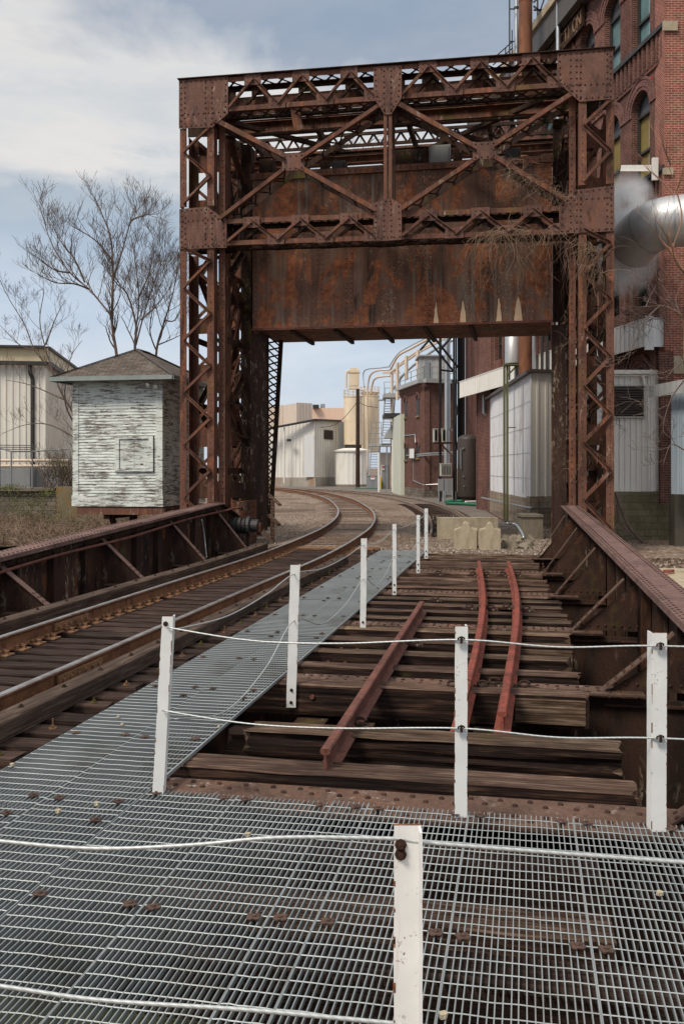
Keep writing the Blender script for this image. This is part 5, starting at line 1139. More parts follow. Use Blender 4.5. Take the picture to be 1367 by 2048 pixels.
m = MB(); m.tube(spline([V((*XY(700, 112), ZY(741, 112))), V((*XY(693, 112), ZY(744, 112))), V((*XY(692, 112), ZY(760, 112))), V((*XY(692, 112), ZY(776, 112)))], 6), .13, 8); m.build('filter_pipe', M_CREAM, SL)
m = MB()
for k in range(3): z = ZY(793 - k * 6, 113); m.tube([V((*XY(706, 113), z)) + V((1.18 * math.cos(a_), 1.18 * math.sin(a_), 0)) for a_ in [i * .4 for i in range(17)]], .03, 4, False)
for i in range(12): a_ = i * .52; c = V((*XY(706, 113), 0)) + V((1.18 * math.cos(a_), 1.18 * math.sin(a_), 0)); m.tube([c + EZ * ZY(794, 113), c + EZ * ZY(780, 113)], .03, 4)
m.build('guard_rail', M_CREAMP, SL)
SL2 = thing('silo', 'rear cream cylindrical silo with pipes curving over its top', 'silo', V((*XY(739, 117), -.1)))
m = MB(); cyl(m, 739, 117, 1.18, 793, 905); cyl(m, 739, 117, 1.22, 792, 794); cyl(m, 739, 117, 1.2, 842, 843); m.build('shell', M_CREAM, SL2)
m = MB(); cyl(m, 727, 116.3, .25, 780, 830, 8, .12); cyl(m, 739, 117, .8, 785, 793, 20, 1.2); m.build('top_cone', M_CREAM, SL2)
m = MB()
for k in range(2): z = ZY(781 - k * 6, 117) ; m.tube([V((*XY(739, 117), z)) + V((1.2 * math.cos(a_), 1.2 * math.sin(a_), 0)) for a_ in [i * .4 for i in range(17)]], .03, 4, False)
for i in range(12): a_ = i * .52; c = V((*XY(739, 117), 0)) + V((1.2 * math.cos(a_), 1.2 * math.sin(a_), 0)); m.tube([c + EZ * ZY(793, 117), c + EZ * ZY(774, 117)], .03, 4)
m.build('guard_rail', M_CREAMP, SL2)
SB = thing('tank_base', 'round white corrugated building under the cream silo', 'building', V((*XY(704, 110), -.1)))
m = MB(); n = 44; r0 = 1.95; c0_ = V((*XY(704, 110.5), 0)); vs = []
for i in range(n + 1):
    a_ = 2 * math.pi * i / n; rr_ = r0 + (.06 if i % 2 else 0); vs += [c0_ + V((rr_ * math.cos(a_), rr_ * math.sin(a_), .1)), c0_ + V((rr_ * math.cos(a_), rr_ * math.sin(a_), ZY(903, 109)))]
m.add(vs, [(2 * i, 2 * i + 2, 2 * i + 3, 2 * i + 1) for i in range(n)]); m.build('wall', M_CORRW, SB)
m = MB(); m.tube([c0_ + EZ * ZY(903, 109), c0_ + EZ * ZY(900, 109), c0_ + EZ * ZY(896, 109)], [2.15, 2.15, 1.1], 28); m.build('roof', M_CORRW, SB)
m = MB(); m.tube([c0_ + EZ * -.1, c0_ + EZ * .14], [2.0, 2.0], 28); m.build('plinth', M_CONC, SB)
# utility pole
UP = thing('utility_pole', 'tall dark timber pole standing in front of the cream silo', 'pole', G(715, 975))
c = G(715, 975); m = MB(); m.tube([c, c + EZ * (ZY(778, c.y) + .12)], [.25, .19], 10); m.build('pole', M_TIE, UP)
m = MB(); top = c + EZ * ZY(800, c.y); m.tube(spline([top, P(690, 833, c.y + 1), P(668, 850, c.y + 3), P(640, 855, c.y + 4)], 6), .035, 4); m.tube(spline([top, P(730, 811, c.y + 3), P(755, 815, c.y + 8)], 6), .035, 4); m.build('wire', M_TRIMDARK, UP)
# pipes on silos and pipe bridge rising right
for i, (pts, r_, mt, lab) in enumerate((
    ([(727, 960), (727, 850), (727, 775)], .085, M_CREAMP, 'first vertical cream pipe against the rear silo'), ([(734, 950), (734, 800), (736, 765), (742, 748), (756, 741), (778, 740)], .11, M_CREAMP, 'cream pipe that curves over the top of the rear silo towards the pipe bridge'),
    ([(741, 790), (745, 765), (752, 756), (765, 753), (780, 752)], .11, M_CREAMP, 'lower curved cream pipe above the rear silo'), ([(728, 775), (728, 742), (760, 736), (782, 733)], .07, M_PIPE, 'grey pipe running level above the silos'),
    ([(780, 740), (796, 712), (822, 697), (860, 676), (900, 655)], .12, M_CREAMP, 'uppermost cream pipe climbing to the right on the pipe bridge'), ([(780, 752), (800, 728), (826, 708), (862, 688), (905, 668)], .12, M_CREAMP, 'second cream pipe climbing to the right on the pipe bridge'),
    ([(756, 800), (770, 797), (792, 770), (806, 750), (830, 728), (868, 700), (905, 680)], .13, M_PIPE, 'thick grey pipe climbing to the right below the cream pipes'), ([(778, 733), (795, 708), (820, 692), (856, 674)], .06, M_PIPE, 'thin grey conduit along the top of the pipe bridge'))):
    m = MB(); Ys = 108 if i < 4 else 96
    m.tube(spline([P(x, y, (108 - max(0, x - 735) * .13)) if i != 0 else P(x, y, 115) for x, y in pts], 6), r_, 7); tag(m.build('process_pipe', mt, smooth=True), lab, 'pipe')
PBR = thing('pipe_bridge', 'cream steel trestle carrying pipes above the brick annex', 'pipe bridge', G(790, 985))
for (x, yt, yb_, Y_) in ((783, 740, 975, 97), (794, 725, 800, 90), (835, 700, 756, 80), (812, 712, 760, 82)):
    m = MB(); m.tube([P(x, yb_, Y_), P(x, yt, Y_)], .16, 4); m.build('post', M_CREAMP, PBR)
m = MB(); m.beam(P(765, 746, 97), P(800, 745, 97), .2, .2); m.beam(P(781, 744, 97), P(838, 704, 82), .15, .15); m.beam(P(838, 704, 82), P(905, 668, 70), .15, .15); m.build('beam', M_CREAMP, PBR)
# stairs
ST = thing('steel_stair', 'grey steel outdoor stair in two flights beside the silos', 'stairs', G(745, 975))
def flight(x0, y0, x1, y1, w, n, Y_, part):
    m = MB(); a = P(x0, y0, Y_); b = P(x1, y1, Y_ + 2)
    wv = V((w / F * Y_, 0, 0))
    for k in range(n): c = a.lerp(b, (k + .5) / n); m.obox(c + wv / 2, wv / 2, V((0, .15, 0)), V((0, 0, .025)))
    for o in (V((0, 0, 0)), wv): m.beam(a + o, b + o, .06, .28, V((0, 1, 0))); m.beam(a + o + EZ * .9, b + o + EZ * .9, .05, .05)
    m.build(part, M_GREYP, ST)
flight(738, 970, 742, 890, 17, 15, 98, 'lower_flight'); flight(763, 890, 770, 794, 20, 18, 96, 'upper_flight')
m = MB()
m.box(*sorted((XY(738, 97)[0], XY(787, 97)[0])), 96, 99, ZY(893, 97), ZY(888, 97)); m.build('landing', M_GREYC, ST); m = MB(); m.box(*sorted((XY(766, 96)[0], XY(800, 96)[0])), 95, 98, ZY(796, 96), ZY(788, 96)); m.build('upper_landing', M_GREYC, ST)
for (x0, x1, yb_, yt) in ((739, 762, 888, 867), (742, 762, 867, 845), (768, 800, 788, 764)):
    m = MB(); a, b = P(x0, yb_, 97), P(x1, yb_, 97); hz = (yb_ - yt) / F * 97
    for p in (a, b, a.lerp(b, .5)): m.tube([p, p + EZ * hz], .03, 4)
    for k in (1, .5): m.tube([a + EZ * hz * k, b + EZ * hz * k], .03, 4)
    m.build('guard_rail', M_GREYP, ST)
for x in (759, 773):
    m = MB(); m.tube([P(x, 985, 96.5), P(x, 890, 96.5)], .07, 6); m.build('support_post', M_PIPE, ST)
# box, bollard, canopy, entrance
EB = thing('electrical_cabinet', 'grey metal cabinet with a red and white danger sign near the pole', 'cabinet', G(745, 978))
c = G(733, 978); d_ = G(757, 978); m = MB(); m.box(c.x, d_.x, c.y, c.y + 1, -.12, ZY(952, c.y)); m.box(c.x - .04, d_.x + .04, c.y - .04, c.y + 1.04, ZY(952, c.y), ZY(951, c.y)); m.box((c.x + d_.x) / 2 - .01, (c.x + d_.x) / 2 + .01, c.y - .02, c.y, 0, ZY(955, c.y)); m.build('body', M_GREYP, EB)
m = MB(); cx_ = (c.x + d_.x) / 2; m.box(cx_ - .22, cx_ + .22, c.y - .05, c.y - .03, ZY(959, c.y), ZY(953, c.y)); sgn = m.build('warning_sign', M_SIGN, EB)
m = MB(); m.box(cx_ - .2, cx_ + .2, c.y - .06, c.y - .052, ZY(955, c.y), ZY(953.4, c.y)); m.build('sign_stripe', M_RED, sgn)
m = MB(); m.box(c.x - 1.2, d_.x + .3, c.y - .3, c.y - .05, -.12, -.04); tag(m.build('green_hose', M_GREEN), 'green hose lying at the foot of the grey cabinet', 'hose')
m = MB(); c = G(760, 979); m.tube([c, c + EZ * 1.3], .1, 8); m.tube([c + EZ * 1.3, c + EZ * 1.36], [.1, .05], 8); tag(m.build('bollard', M_YELLOW), 'yellow bollard right of the grey cabinet', 'bollard')
EN = thing('entrance_building', 'low pale green building with a grey curved canopy between stairs and brick annex', 'building', G(790, 985))
m = MB(); quad(m, XY(785, 81), XY(801, 74.5), -.12, ZY(830, 76), .3, (-1, -.2)); m.build('wall', M_PALEG, EN)
m = MB(); corr(m, XY(758, 97.5), XY(781, 97.5), -.1, ZY(905, 97.5), (0, -1), .3, .04); m.build('recess_wall', M_TAN, EN)
m = MB(); m.box(XY(764, 97)[0], XY(776, 97)[0], 97.2, 97.4, -.1, ZY(930, 97)); dr = m.build('door', M_GREYP, EN)
m = MB(); m.box(XY(764, 97)[0], XY(769, 97)[0], 97.1, 97.2, ZY(940, 97), ZY(930, 97)); m.build('door_sign', M_SIGN, EN); m = MB(); m.box(XY(764.5, 97)[0], XY(768.5, 97)[0], 97.05, 97.09, ZY(936, 97), ZY(932, 97)); m.build('sign_text_block', M_RED, EN)
m = MB(); a = V((*XY(768, 82), ZY(876, 82))); pr = [a, V((*XY(794, 82), ZY(876, 82))), V((*XY(794, 82), ZY(849, 82))), V((*XY(785, 82), ZY(851, 82))), V((*XY(776, 82), ZY(859, 82))), V((*XY(771, 82), ZY(868, 82)))]; m.prism(pr, V((0, 2.5, 0))); m.build('canopy', M_GREYC, EN)
m = MB(); m.box(XY(768, 80)[0], XY(800, 80)[0], 80, 84, ZY(833, 80), ZY(826, 80)); m.build('roof_edge', M_TRIMDARK, EN)
for x in (785, 757):
    m = MB(); m.tube([P(x, 984, 82), P(x, 905 if x < 770 else 880, 82)], .09, 8); m.build('downspout', M_SIGN, EN)
m = MB(); p = G(690, 960, -.1); 
# brick annex
YC, YL, YR_ = 68.5, 76.0, 69.5
BA = thing('brick_annex', 'two storey red brick annex with narrow arched windows seen through the portal', 'building', V((*XY(848, YC), -.12)))
cA, cL, cR = XY(848, YC), XY(801, YL), XY(912, YR_); zt = 8.35
m = MB(); quad(m, cL, cA, .55, zt, .4, (-1, -1)); quad(m, cA, cR, .55, zt, .4, (0, -1)); m.build('wall', M_BRICKT, BA)
oL = V((cL[1] - cA[1], -(cL[0] - cA[0]), 0)).normalized(); oL = -oL if oL.y > 0 else oL
m = MB(); m.prism([V((cL[0], cL[1], -.2)) + oL * .06, V((*cA, -.2)) + oL * .06, V((*cA, .55)) + oL * .06, V((cL[0], cL[1], .55)) + oL * .06], -oL * .4); m.prism([V((cA[0], cA[1] - .06, -.2)), V((cR[0], cR[1] - .06, -.2)), V((cR[0], cR[1] - .06, .55)), V((cA[0], cA[1] - .06, .55))], V((0, .4, 0))); m.build('plinth', M_STONE, BA)
m = MB()
for k, (dz, pj) in enumerate(((0, .16), (-.12, .11), (-.24, .06))):
    m.prism([V((*cL, zt - .35 + dz)) + oL * pj, V((*cA, zt - .35 + dz)) + oL * pj, V((*cA, zt + (0 if k == 0 else dz - .24))) + oL * pj, V((*cL, zt + (0 if k == 0 else dz - .24))) + oL * pj], -oL * (pj - .003))
    m.prism([V((cA[0] - .03, cA[1] - pj, zt - .35 + dz)), V((cR[0], cR[1] - pj, zt - .35 + dz)), V((cR[0], cR[1] - pj, zt + (0 if k == 0 else dz - .24))), V((cA[0] - .03, cA[1] - pj, zt + (0 if k == 0 else dz - .24)))], V((0, pj - .003, 0)))
m.build('brick_cornice', M_BRICKT, BA)
m = MB(); m.beam(V((*cL, zt + .1)) + oL * .2, V((*cA, zt + .1)) + oL * .2, .5, .3); m.beam(V((cA[0], cA[1] - .2, zt + .1)), V((cR[0], cR[1] - .2, zt + .1)), .5, .3); m.build('coping', M_GREYC, BA)
wd = V((*cA, 0)) - V((*cL, 0)); wl = wd.length; wd.normalize()
for (x, yt, yb_) in ((811, 795, 836), (835.5, 789, 833), (812, 887, 921), (835.5, 884, 917)):
    f = (x - 801) / 47.; k = (x - CX) / F
    s_ = (k * cL[1] - cL[0]) / (wd.x - k * wd.y); p = V((*cL, 0)) + wd * s_; Y_ = p.y; w = .36
    z0, z1 = ZY(yb_, Y_), ZY(yt, Y_); m = MB(); pts = [p - wd * w + EZ * z0, p + wd * w + EZ * z0, p + wd * w + EZ * (z1 - .36)] + [p + wd * w * math.cos(a_) + EZ * (z1 - .36 + .36 * math.sin(a_)) for a_ in (.5, 1.05, 1.57, 2.1, 2.64)] + [p - wd * w + EZ * (z1 - .36)]
    m.prism([q + oL * .02 for q in pts], -oL * .015); fr = m.build('window', M_BLACK, BA)
    m = MB(); ring = [p + wd * (w + .12) * math.cos(a_) + EZ * (z1 - .36 + .48 * math.sin(a_)) + oL * .06 for a_ in [i * .3927 for i in range(9)]]
    for a, b in zip(ring, ring[1:]): m.beam(a, b, .2, .08, oL)
    m.build('arch', M_BRICKH, fr); m = MB(); m.beam(p - wd * (w + .1) + EZ * z0 + oL * .06, p + wd * (w + .1) + EZ * z0 + oL * .06, .14, .12, oL); m.build('sill', M_CONCO, fr)
# roof railing and penthouse
m = MB()
pts = [V((*cL, 0)) + oL * .1, V((*cA, 0)) + V((-.05, -.1, 0)), V((*cR, 0)) + V((0, -.1, 0))]
for a, b in zip(pts, pts[1:]):
    n = 4
    for k in range(n + 1): q = a.lerp(b, k / n); m.tube([q + EZ * (zt + .25), q + EZ * (zt + 1.15)], .025, 4)
    for z in (zt + 1.15, zt + .7): m.tube([a + EZ * z, b + EZ * z], .025, 4)
m.build('roof_railing', M_GREYP, BA)
PH = thing('penthouse', 'grey metal clad penthouse on the roof of the brick annex', 'roof hut', V((*XY(855, 73), zt)))
m = MB(); a = XY(838, 73)[0]; b = XY(900, 73)[0]; corr(m, (a, 73), (b, 73), zt, ZY(713, 73), (0, -1), .5, .02); m.box(a + .1, b, 73.1, 76, zt, ZY(714, 73)); m.box(a - .1, b + .1, 72.8, 76.1, ZY(713, 73), ZY(710, 73)); m.build('walls', M_GREYC, PH)
m = MB(); m.box(XY(851, 72.9)[0], XY(858, 72.9)[0], 72.86, 72.93, zt, ZY(722, 73)); m.build('door', M_PIPE, PH)
# conduits on the annex
for (pts, r_, lab) in (([(803, 872), (829, 869), (830, 885)], .04, 'thin conduit bent round the annex corner between its windows'), ([(812, 911), (905, 904)], .05, 'upper of the bunched conduits across the brick annex'), ([(818, 914), (905, 908)], .05, 'lower of the bunched conduits across the brick annex'), ([(826, 910), (826, 961), (846, 970), (880, 968)], .035, 'conduit dropping down the annex wall to its foot')):
    m = MB(); q = []
    for x, y in pts:
        Y_ = (cL[1] + (cA[1] - cL[1]) * (x - 801) / 47. if x < 848 else YC) - .25; q.append(P(x, y, Y_))
        if x < 848 < pts[-1][0] and len(pts) == 2: q.append(P(848, (pts[0][1] + pts[-1][1]) / 2, YC - .25))
    m.tube(q, r_, 6); tag(m.build('conduit', M_PIPE), lab, 'pipe')
m = MB(); a = P(818, 907, 72.2); b = P(827, 907, 70.9); m.prism([a + V((0, -.2, .36)), b + V((0, -.2, .36)), b + V((0, -.2, -.36)), a + V((0, -.2, -.36))], V((0, .2, 0))); tag(m.build('switch_box', M_SIGN), 'white switch box on the brick annex wall between the lower windows', 'box')
# steel frame with dark columns
SF = thing('braced_tower', 'black steel braced frame standing in front of the brick annex', 'steel frame', G(915, 1000))
for (x0, x1, Y_, yb_, yt) in ((877, 882.5, 61, 1004, 560), (905, 909, 60, 990, 560), (909.5, 913, 62, 985, 560), (914, 929, 62.5, 985, 500)):
    m = MB(); a, b = XY(x0, Y_)[0], XY(x1, Y_)[0]; m.box(a, b, Y_, Y_ + .05, -.1, ZY(yt, Y_)); m.box((a + b) / 2 - .02, (a + b) / 2 + .02, Y_ + .051, Y_ + .35, -.1, ZY(yt, Y_)); m.build('column', M_BLACK, SF)
for (p, q) in (((850, 672), (908, 745)), ((862, 668), (915, 735)), ((880, 740), (905, 743)), ((840, 700), (868, 668)), ((905, 840), (913, 900)), ((913, 830), (905, 760)), ((880, 700), (905, 670))):
    m = MB(); m.beam(P(*p, 61), P(*q, 61.5), .16, .1); m.build('brace', M_BLACK, SF)
m = MB(); m.beam(P(868, 886, 61), P(904, 886, 61), .1, .12); m.beam(P(881, 888, 61), P(904, 912, 61), .1, .1); m.build('bracket', M_RUST, SF)
m = MB(); c = G(911, 1000); m.box(c.x - .35, c.x + .45, 60.4, 62, -.12, ZY(984, 61)); m.build('concrete_foot', M_CONCD, SF)
m = MB(); m.tube([P(893, 928, 66), P(893, 860, 66), P(894, 858, 66), P(894, 640, 66)], .2, 10); m.beam(P(889, 857, 66), P(905, 860, 66), .1, .1); tag(m.build('vent_pipe', M_PIPE), 'tall pale grey pipe rising between the black steel columns', 'pipe')
# air conditioners
def ac(x0, x1, y0, y1, Y_, lab, mat=M_AC):
    t_ = thing('air_conditioner', lab, 'air conditioner', V((*XY(x0, Y_), ZY(y1, Y_)))); a, b = XY(x0, Y_)[0], XY(x1, Y_)[0]; z0, z1 = ZY(y1, Y_), ZY(y0, Y_)
    m = MB(); m.box(a, b, Y_ + .03, Y_ + .8, z0, z1); m.box(a - .02, b + .02, Y_, Y_ + .82, z1, z1 + .04); m.build('case', mat, t_)
    m = MB(); n = 6
    for k in range(n): u = a + .08 + (b - a - .16) * k / (n - 1); m.box(u - .022, u + .022, Y_ - .01, Y_ + .02, z0 + .08, z1 - .06)
    m.build('grille', M_TRIMDARK, t_)
ac(881, 902, 928, 952, 59, 'beige air conditioner with dark vertical grille beside the black column'); ac(867, 875, 858, 884, 60.5, 'pale left air conditioner unit on the bracket'); ac(883, 891, 858, 884, 60.5, 'pale right air conditioner unit on the bracket behind the black column')
t_ = thing('meter_cabinet', 'grey electrical cabinet on legs left of the big tank', 'cabinet', G(890, 1003)); Y_ = 59.
m = MB(); m.box(XY(888, Y_)[0], XY(905, Y_)[0], Y_, Y_ + .6, ZY(990, Y_), ZY(957, Y_)); m.box(XY(876, Y_)[0], XY(886, Y_)[0], Y_, Y_ + .4, ZY(982, Y_), ZY(958, Y_)); m.build('body', M_GREYP, t_)
for x in (877, 886, 889, 904): 
    m = MB(); m.tube([V((*XY(x, Y_), -.12)), V((*XY(x, Y_), ZY(982, Y_)))], .05, 5); m.build('leg', M_PIPE, t_)
# big tank
TK = thing('pressure_tank', 'tall dark brown cylindrical pressure tank with domed ends standing upright', 'tank', G(936, 1005, -.12)); c = G(936, 1005, -.12); r_ = .70
m = MB(); z0, z1 = ZY(990, 60), ZY(880, 60); pr = []
for a_ in range(7): pr.append((r_ * math.sin(a_ * math.pi / 12), z0 - .12 - .28 * math.cos(a_ * math.pi / 12) + .1))
for a_ in range(7): pr.append((r_ * math.cos(a_ * math.pi / 12), z1 + .34 * math.sin(a_ * math.pi / 12)))
m.tube([V((c.x, c.y, z)) for r, z in pr], [max(r, .01) for r, z in pr], 40); m.build('vessel', M_BROWNTANK, TK, smooth=True)
m = MB(); m.tube([V((c.x, c.y, -.12)), V((c.x, c.y, z0 - .02))], [.56, .56], 24); m.build('skirt', M_RUSTDK, TK)
m = MB()
for (dx, y) in ((-.42, 897), (-.40, 953), (-.36, 972), (.60, 895)): p = V((c.x + dx, c.y - .6, ZY(y, c.y))); m.tube([p + V((0, .15, 0)), p + V((0, -.12, 0))], .07 if y == 897 else .045, 8)
m.tube([V((c.x - .56, c.y - .62, ZY(897, c.y))), V((c.x - .56, c.y - .62, ZY(938, c.y)))], .035, 6); m.build('valve', M_PIPE, TK)
m = MB(); g1 = V((c.x + .1, c.y - .71, ZY(878, 60))); m.tube([g1, g1 + V((.22, 0, -1.7))], .01, 4); m.build('weld_seam', M_TRIMDARK, TK)
for i, (x0, x1, y, r_) in enumerate(((892, 972, 1010, .09), (890, 908, 1006, .11), (913, 925, 1006, .1))):
    m = MB(); a, b = G(x0, y), G(x1, y + (4 if i == 0 else 0)); a.z = b.z = -.02; m.tube([a, a.lerp(b, .5) + V((0, .1, .02)), b], r_, 8); tag(m.build('green_hose', M_GREEN, smooth=True), ('long green hose lying on the ground in front of the tank', 'short end of green hose left of the tank', 'rolled green hose end at the tank foot')[i], 'hose')
m = MB(); m.tube([G(930, 1004, .05), G(957, 1003, .05)], .07, 8); tag(m.build('white_pipe', M_SIGN), 'short white pipe lying in front of the tank', 'pipe')
m = MB(); m.tube([G(960, 1013, -.08), G(1010, 1043, -.08)], .035, 6); tag(m.build('ground_pipe', M_RAILOLD), 'thin pipe running along the ground beside the white shed', 'pipe')

# =============== white shed on block base ===============
WS = thing('white_shed', 'white ribbed metal shed with rust streaks standing on a block base by the portal', 'shed', V((6.95, 34.5, -.12)))
cN, cFar, cRt = (6.95, 34.5), (7.53, 48.9), (11.0, 35.6)
m = MB(); corr(m, cFar, cN, .95, 5.6, (-1, -.04), .30, .02); m.build('side_wall', M_CORRSH, WS)
m = MB(); corr(m, cN, cRt, 1.03, 5.6, (.3, -1), .36, .035); m.build('end_wall', M_CORRC, WS)
m = MB(); quad(m, (cFar[0] - .03, cFar[1]), (cN[0] - .03, cN[1] - .03), -.4, .95, .3, (-1, 0)); quad(m, (cN[0] - .03, cN[1] - .03), (cRt[0], cRt[1] - .03), -.4, 1.03, .3, (0, -1)); m.build('block_base', M_BLOCKP, WS)
m = MB(); m.beam(V((cFar[0] - .1, cFar[1], 5.62)), V((cN[0] - .1, cN[1] - .1, 5.62)), .16, .12); m.beam(V((cN[0] - .1, cN[1] - .12, 5.66)), V((cRt[0], cRt[1] - .12, 5.66)), .16, .12); m.prism([V((*cN, 5.7)), V((*cRt, 5.7)), V((11, 48, 5.9)), V((*cFar, 5.7))], EZ * .03); m.build('roof_edge', M_STEELB, WS)
m = MB()
for k in range(4): z = 1.7 + k * .95; m.beam(V((cFar[0] - .025, cFar[1], z)), V((cN[0] - .025, cN[1], z)), .006, .012)
m.build('seam_lines', M_GREYP, WS)
m = MB(); m.tube([V((7.02, 36.2, 1.1)), V((7.02, 36.2, 5.4))], .05, 8); m.tube([V((7.42, 48.2, 4.8)), V((7.3, 48.2, 4.9)), V((7.3, 48.2, 5.9))], .07, 6); m.tube([V((6.86, 46, .62)), V((6.86, 34.6, .62)), V((6.95, 34.4, .62)), V((9, 35.0, .62))], .035, 6); m.build('wall_pipe', M_PIPE, WS)
GPst = thing('duct_stand', 'mossy green twin steel post stand under the shiny vertical duct', 'stand', G(1013, 1045))
Y_ = 38.2
for (x0, x1) in ((1006, 1010), (1012, 1016)):
    m = MB(); a, b = XY(x0, Y_)[0], XY(x1, Y_)[0]; m.box(a, b, Y_, Y_ + .1, -.12, ZY(728, Y_)); m.build('post', M_GREENST, GPst)
m = MB(); m.beam(P(1013, 752, Y_), P(1034, 730, Y_), .07, .07); m.beam(P(1014, 855, Y_ - .03), P(1034, 855, Y_ - .03), .06, .04); m.box(XY(1006, Y_)[0], XY(1042, Y_)[0], Y_ - .1, Y_ + .3, ZY(731, Y_), ZY(728, Y_)); m.build('bracket', M_GREENST, GPst)
DU = thing('exhaust_duct', 'shiny vertical aluminium duct with an elbow over the white shed roof', 'duct', P(1025, 728, 38.4))
m = MB(); m.tube([P(1025, 728, 38.4), P(1025, 726, 38.4), P(1025, 600, 38.4)], .325, 28); m.build('stack_pipe', M_ALU, DU, smooth=True)
m = MB(); q = spline([P(1030, 640, 38.9), P(1042, 700, 38.9), P(1055, 725, 38.9), P(1068, 741, 38.9)], 5); m.tube(q, .27, 20); m.build('elbow', M_ALU, DU, smooth=True)
for i, (x, yt, yb_, r_, mt, lab) in enumerate(((1067, 640, 742, .07, M_PIPE, 'thin bright pipe rising from the shed roof beside the duct'), (1083, 640, 742, .06, M_TRIMDARK, 'dark pipe rising from the right end of the shed roof'), (1093, 640, 742, .06, M_TRIMDARK, 'second dark pipe at the right end of the shed roof'), (1000, 718, 800, .09, M_RAILOLD, 'rusty pipe with capped top above the white shed'))):
    m = MB(); Y_ = 37 if i < 3 else 44; m.tube([P(x, yb_, Y_), P(x, yt, Y_)], r_, 8); tag(m.build('roof_pipe', mt), lab, 'pipe')
# concrete blocks
CBK = []
for (x0, x1, yt, yb_, Y_, dep, lab, mt) in ((877, 995, 1036, 1068, 29.0, .6, 'long low concrete block lying crosswise behind the two short blocks', M_CONCB),):
    m = MB(); a, b = XY(x0, Y_)[0], XY(x1, Y_)[0]; m.box(a, b, Y_, Y_ + dep, -.12, ZY(yt, Y_)); tag(m.build('concrete_block', mt), lab, 'concrete block')
def hblock(x0, x1, Y_, lab, rz):
    w = (x1 - x0) / F * Y_; c = V((*XY((x0 + x1) / 2, Y_), -.12)); hgt = .62; ln = .95; d = V((math.sin(rz), math.cos(rz), 0)); s_ = V((d.y, -d.x, 0)); m = MB()
    prof = [(-w / 2, 0), (w / 2, 0), (w / 2, hgt * .82), (w * .2, hgt * .9), (w * .12, hgt * .99), (0, hgt * 1.05), (-w * .12, hgt * .99), (-w * .2, hgt * .9), (-w / 2, hgt * .82)]
    r = random.Random(int(x0)); n = 7; rings = []
    for k in range(n + 1):
        rings.append([c + s_ * (x + r.uniform(-.008, .008)) + EZ * (z + (r.uniform(-.015, .015) + (.07 if k % 3 == 0 and abs(x) < w * .15 else 0) if z > .1 else 0)) + d * ln * k / n for x, z in prof])
    vs = [q for g in rings for q in g]; q_ = len(prof); m.add(vs, [tuple(range(q_))[::-1], tuple(n * q_ + i for i in range(q_))] + [(k * q_ + i, k * q_ + (i + 1) % q_, (k + 1) * q_ + (i + 1) % q_, (k + 1) * q_ + i) for k in range(n) for i in range(q_)])
    tag(m.build('concrete_block', M_CONCB), lab, 'concrete block')
hblock(907, 953, 25.4, 'left of the two short peaked concrete blocks at the end of the ties', .16); hblock(957, 1000, 25.2, 'right of the two short peaked concrete blocks, with vertical ridges', .16)
m = MB(); a, b = XY(1046, 29)[0], XY(1085, 29)[0]; m.box(a, b, 29, 30, -.2, ZY(1030, 29)); m.box(a - .05, b, 28.95, 30.05, ZY(1034, 29), ZY(1030, 29) + .01); tag(m.build('concrete_pier', M_CONC), 'stained concrete pier at the corner of the white shed base', 'pier')
m = MB(); m.tube(spline([P(1012, 1047, 30), P(1030, 1049, 30), P(1040, 1060, 29), P(1046, 1072, 28), P(1046, 1082, 28)], 5), .045, 8); tag(m.build('flex_conduit', M_PIPE, smooth=True), 'bent grey conduit lying in rubble right of the short concrete blocks', 'pipe')
rb = random.Random(5); m = MB()
for k in range(160):
    c = P(rb.uniform(1000, 1060), 0, rb.uniform(25.5, 29)); c.z = -.14 + rb.uniform(0, .10); s_ = rb.uniform(.02, .14); ax = [V((rb.uniform(-1, 1), rb.uniform(-1, 1), rb.uniform(-1, 1))).normalized() for _ in range(3)]
    m.obox(c, ax[0] * s_, ax[0].cross(ax[1]).normalized() * s_ * .6, ax[0].cross(ax[0].cross(ax[1])).normalized() * s_ * .45)
tag(m.build('rubble', M_CONC), 'heap of broken concrete rubble beside the short concrete blocks', 'rubble', kind='stuff')
# ballast stones scattered over the yard
m = MB(); rs = random.Random(11)
for k in range(9000):
    Y_ = 23.5 + 20 * rs.random() ** 1.7; X_ = rs.uniform(-4.5, 6.5) * (Y_ / 26) ** .7 + .08 * (Y_ - 24); c = V((X_, Y_, -.105))
    if c.dot(EV) < 24.15: continue
    s_ = rs.uniform(.015, .042); a_ = rs.uniform(0, 3.1); t1 = V((math.cos(a_), math.sin(a_), rs.uniform(-.4, .4))) * s_; t2 = V((-math.sin(a_), math.cos(a_), rs.uniform(-.4, .4))) * s_ * .8; t3 = V((0, 0, s_ * .7))
    m.add([c + t1, c + t2, c - t1, c - t2, c + t3 + t1 * .2], [(0, 1, 4), (1, 2, 4), (2, 3, 4), (3, 0, 4)])
t = MT('ballast_stone', .9, 0, .2); t.col(t.ramp(t.voro(t.co(), 11, 'F1', 'Color'), [(.1, (.10, .075, .06)), (.6, (.27, .22, .18)), (.95, (.50, .46, .41))]))
tag(m.build('ballast', t.m, origin=(0, 30, -.1)), 'loose brown and grey ballast stones covering the yard', 'ballast', kind='stuff')
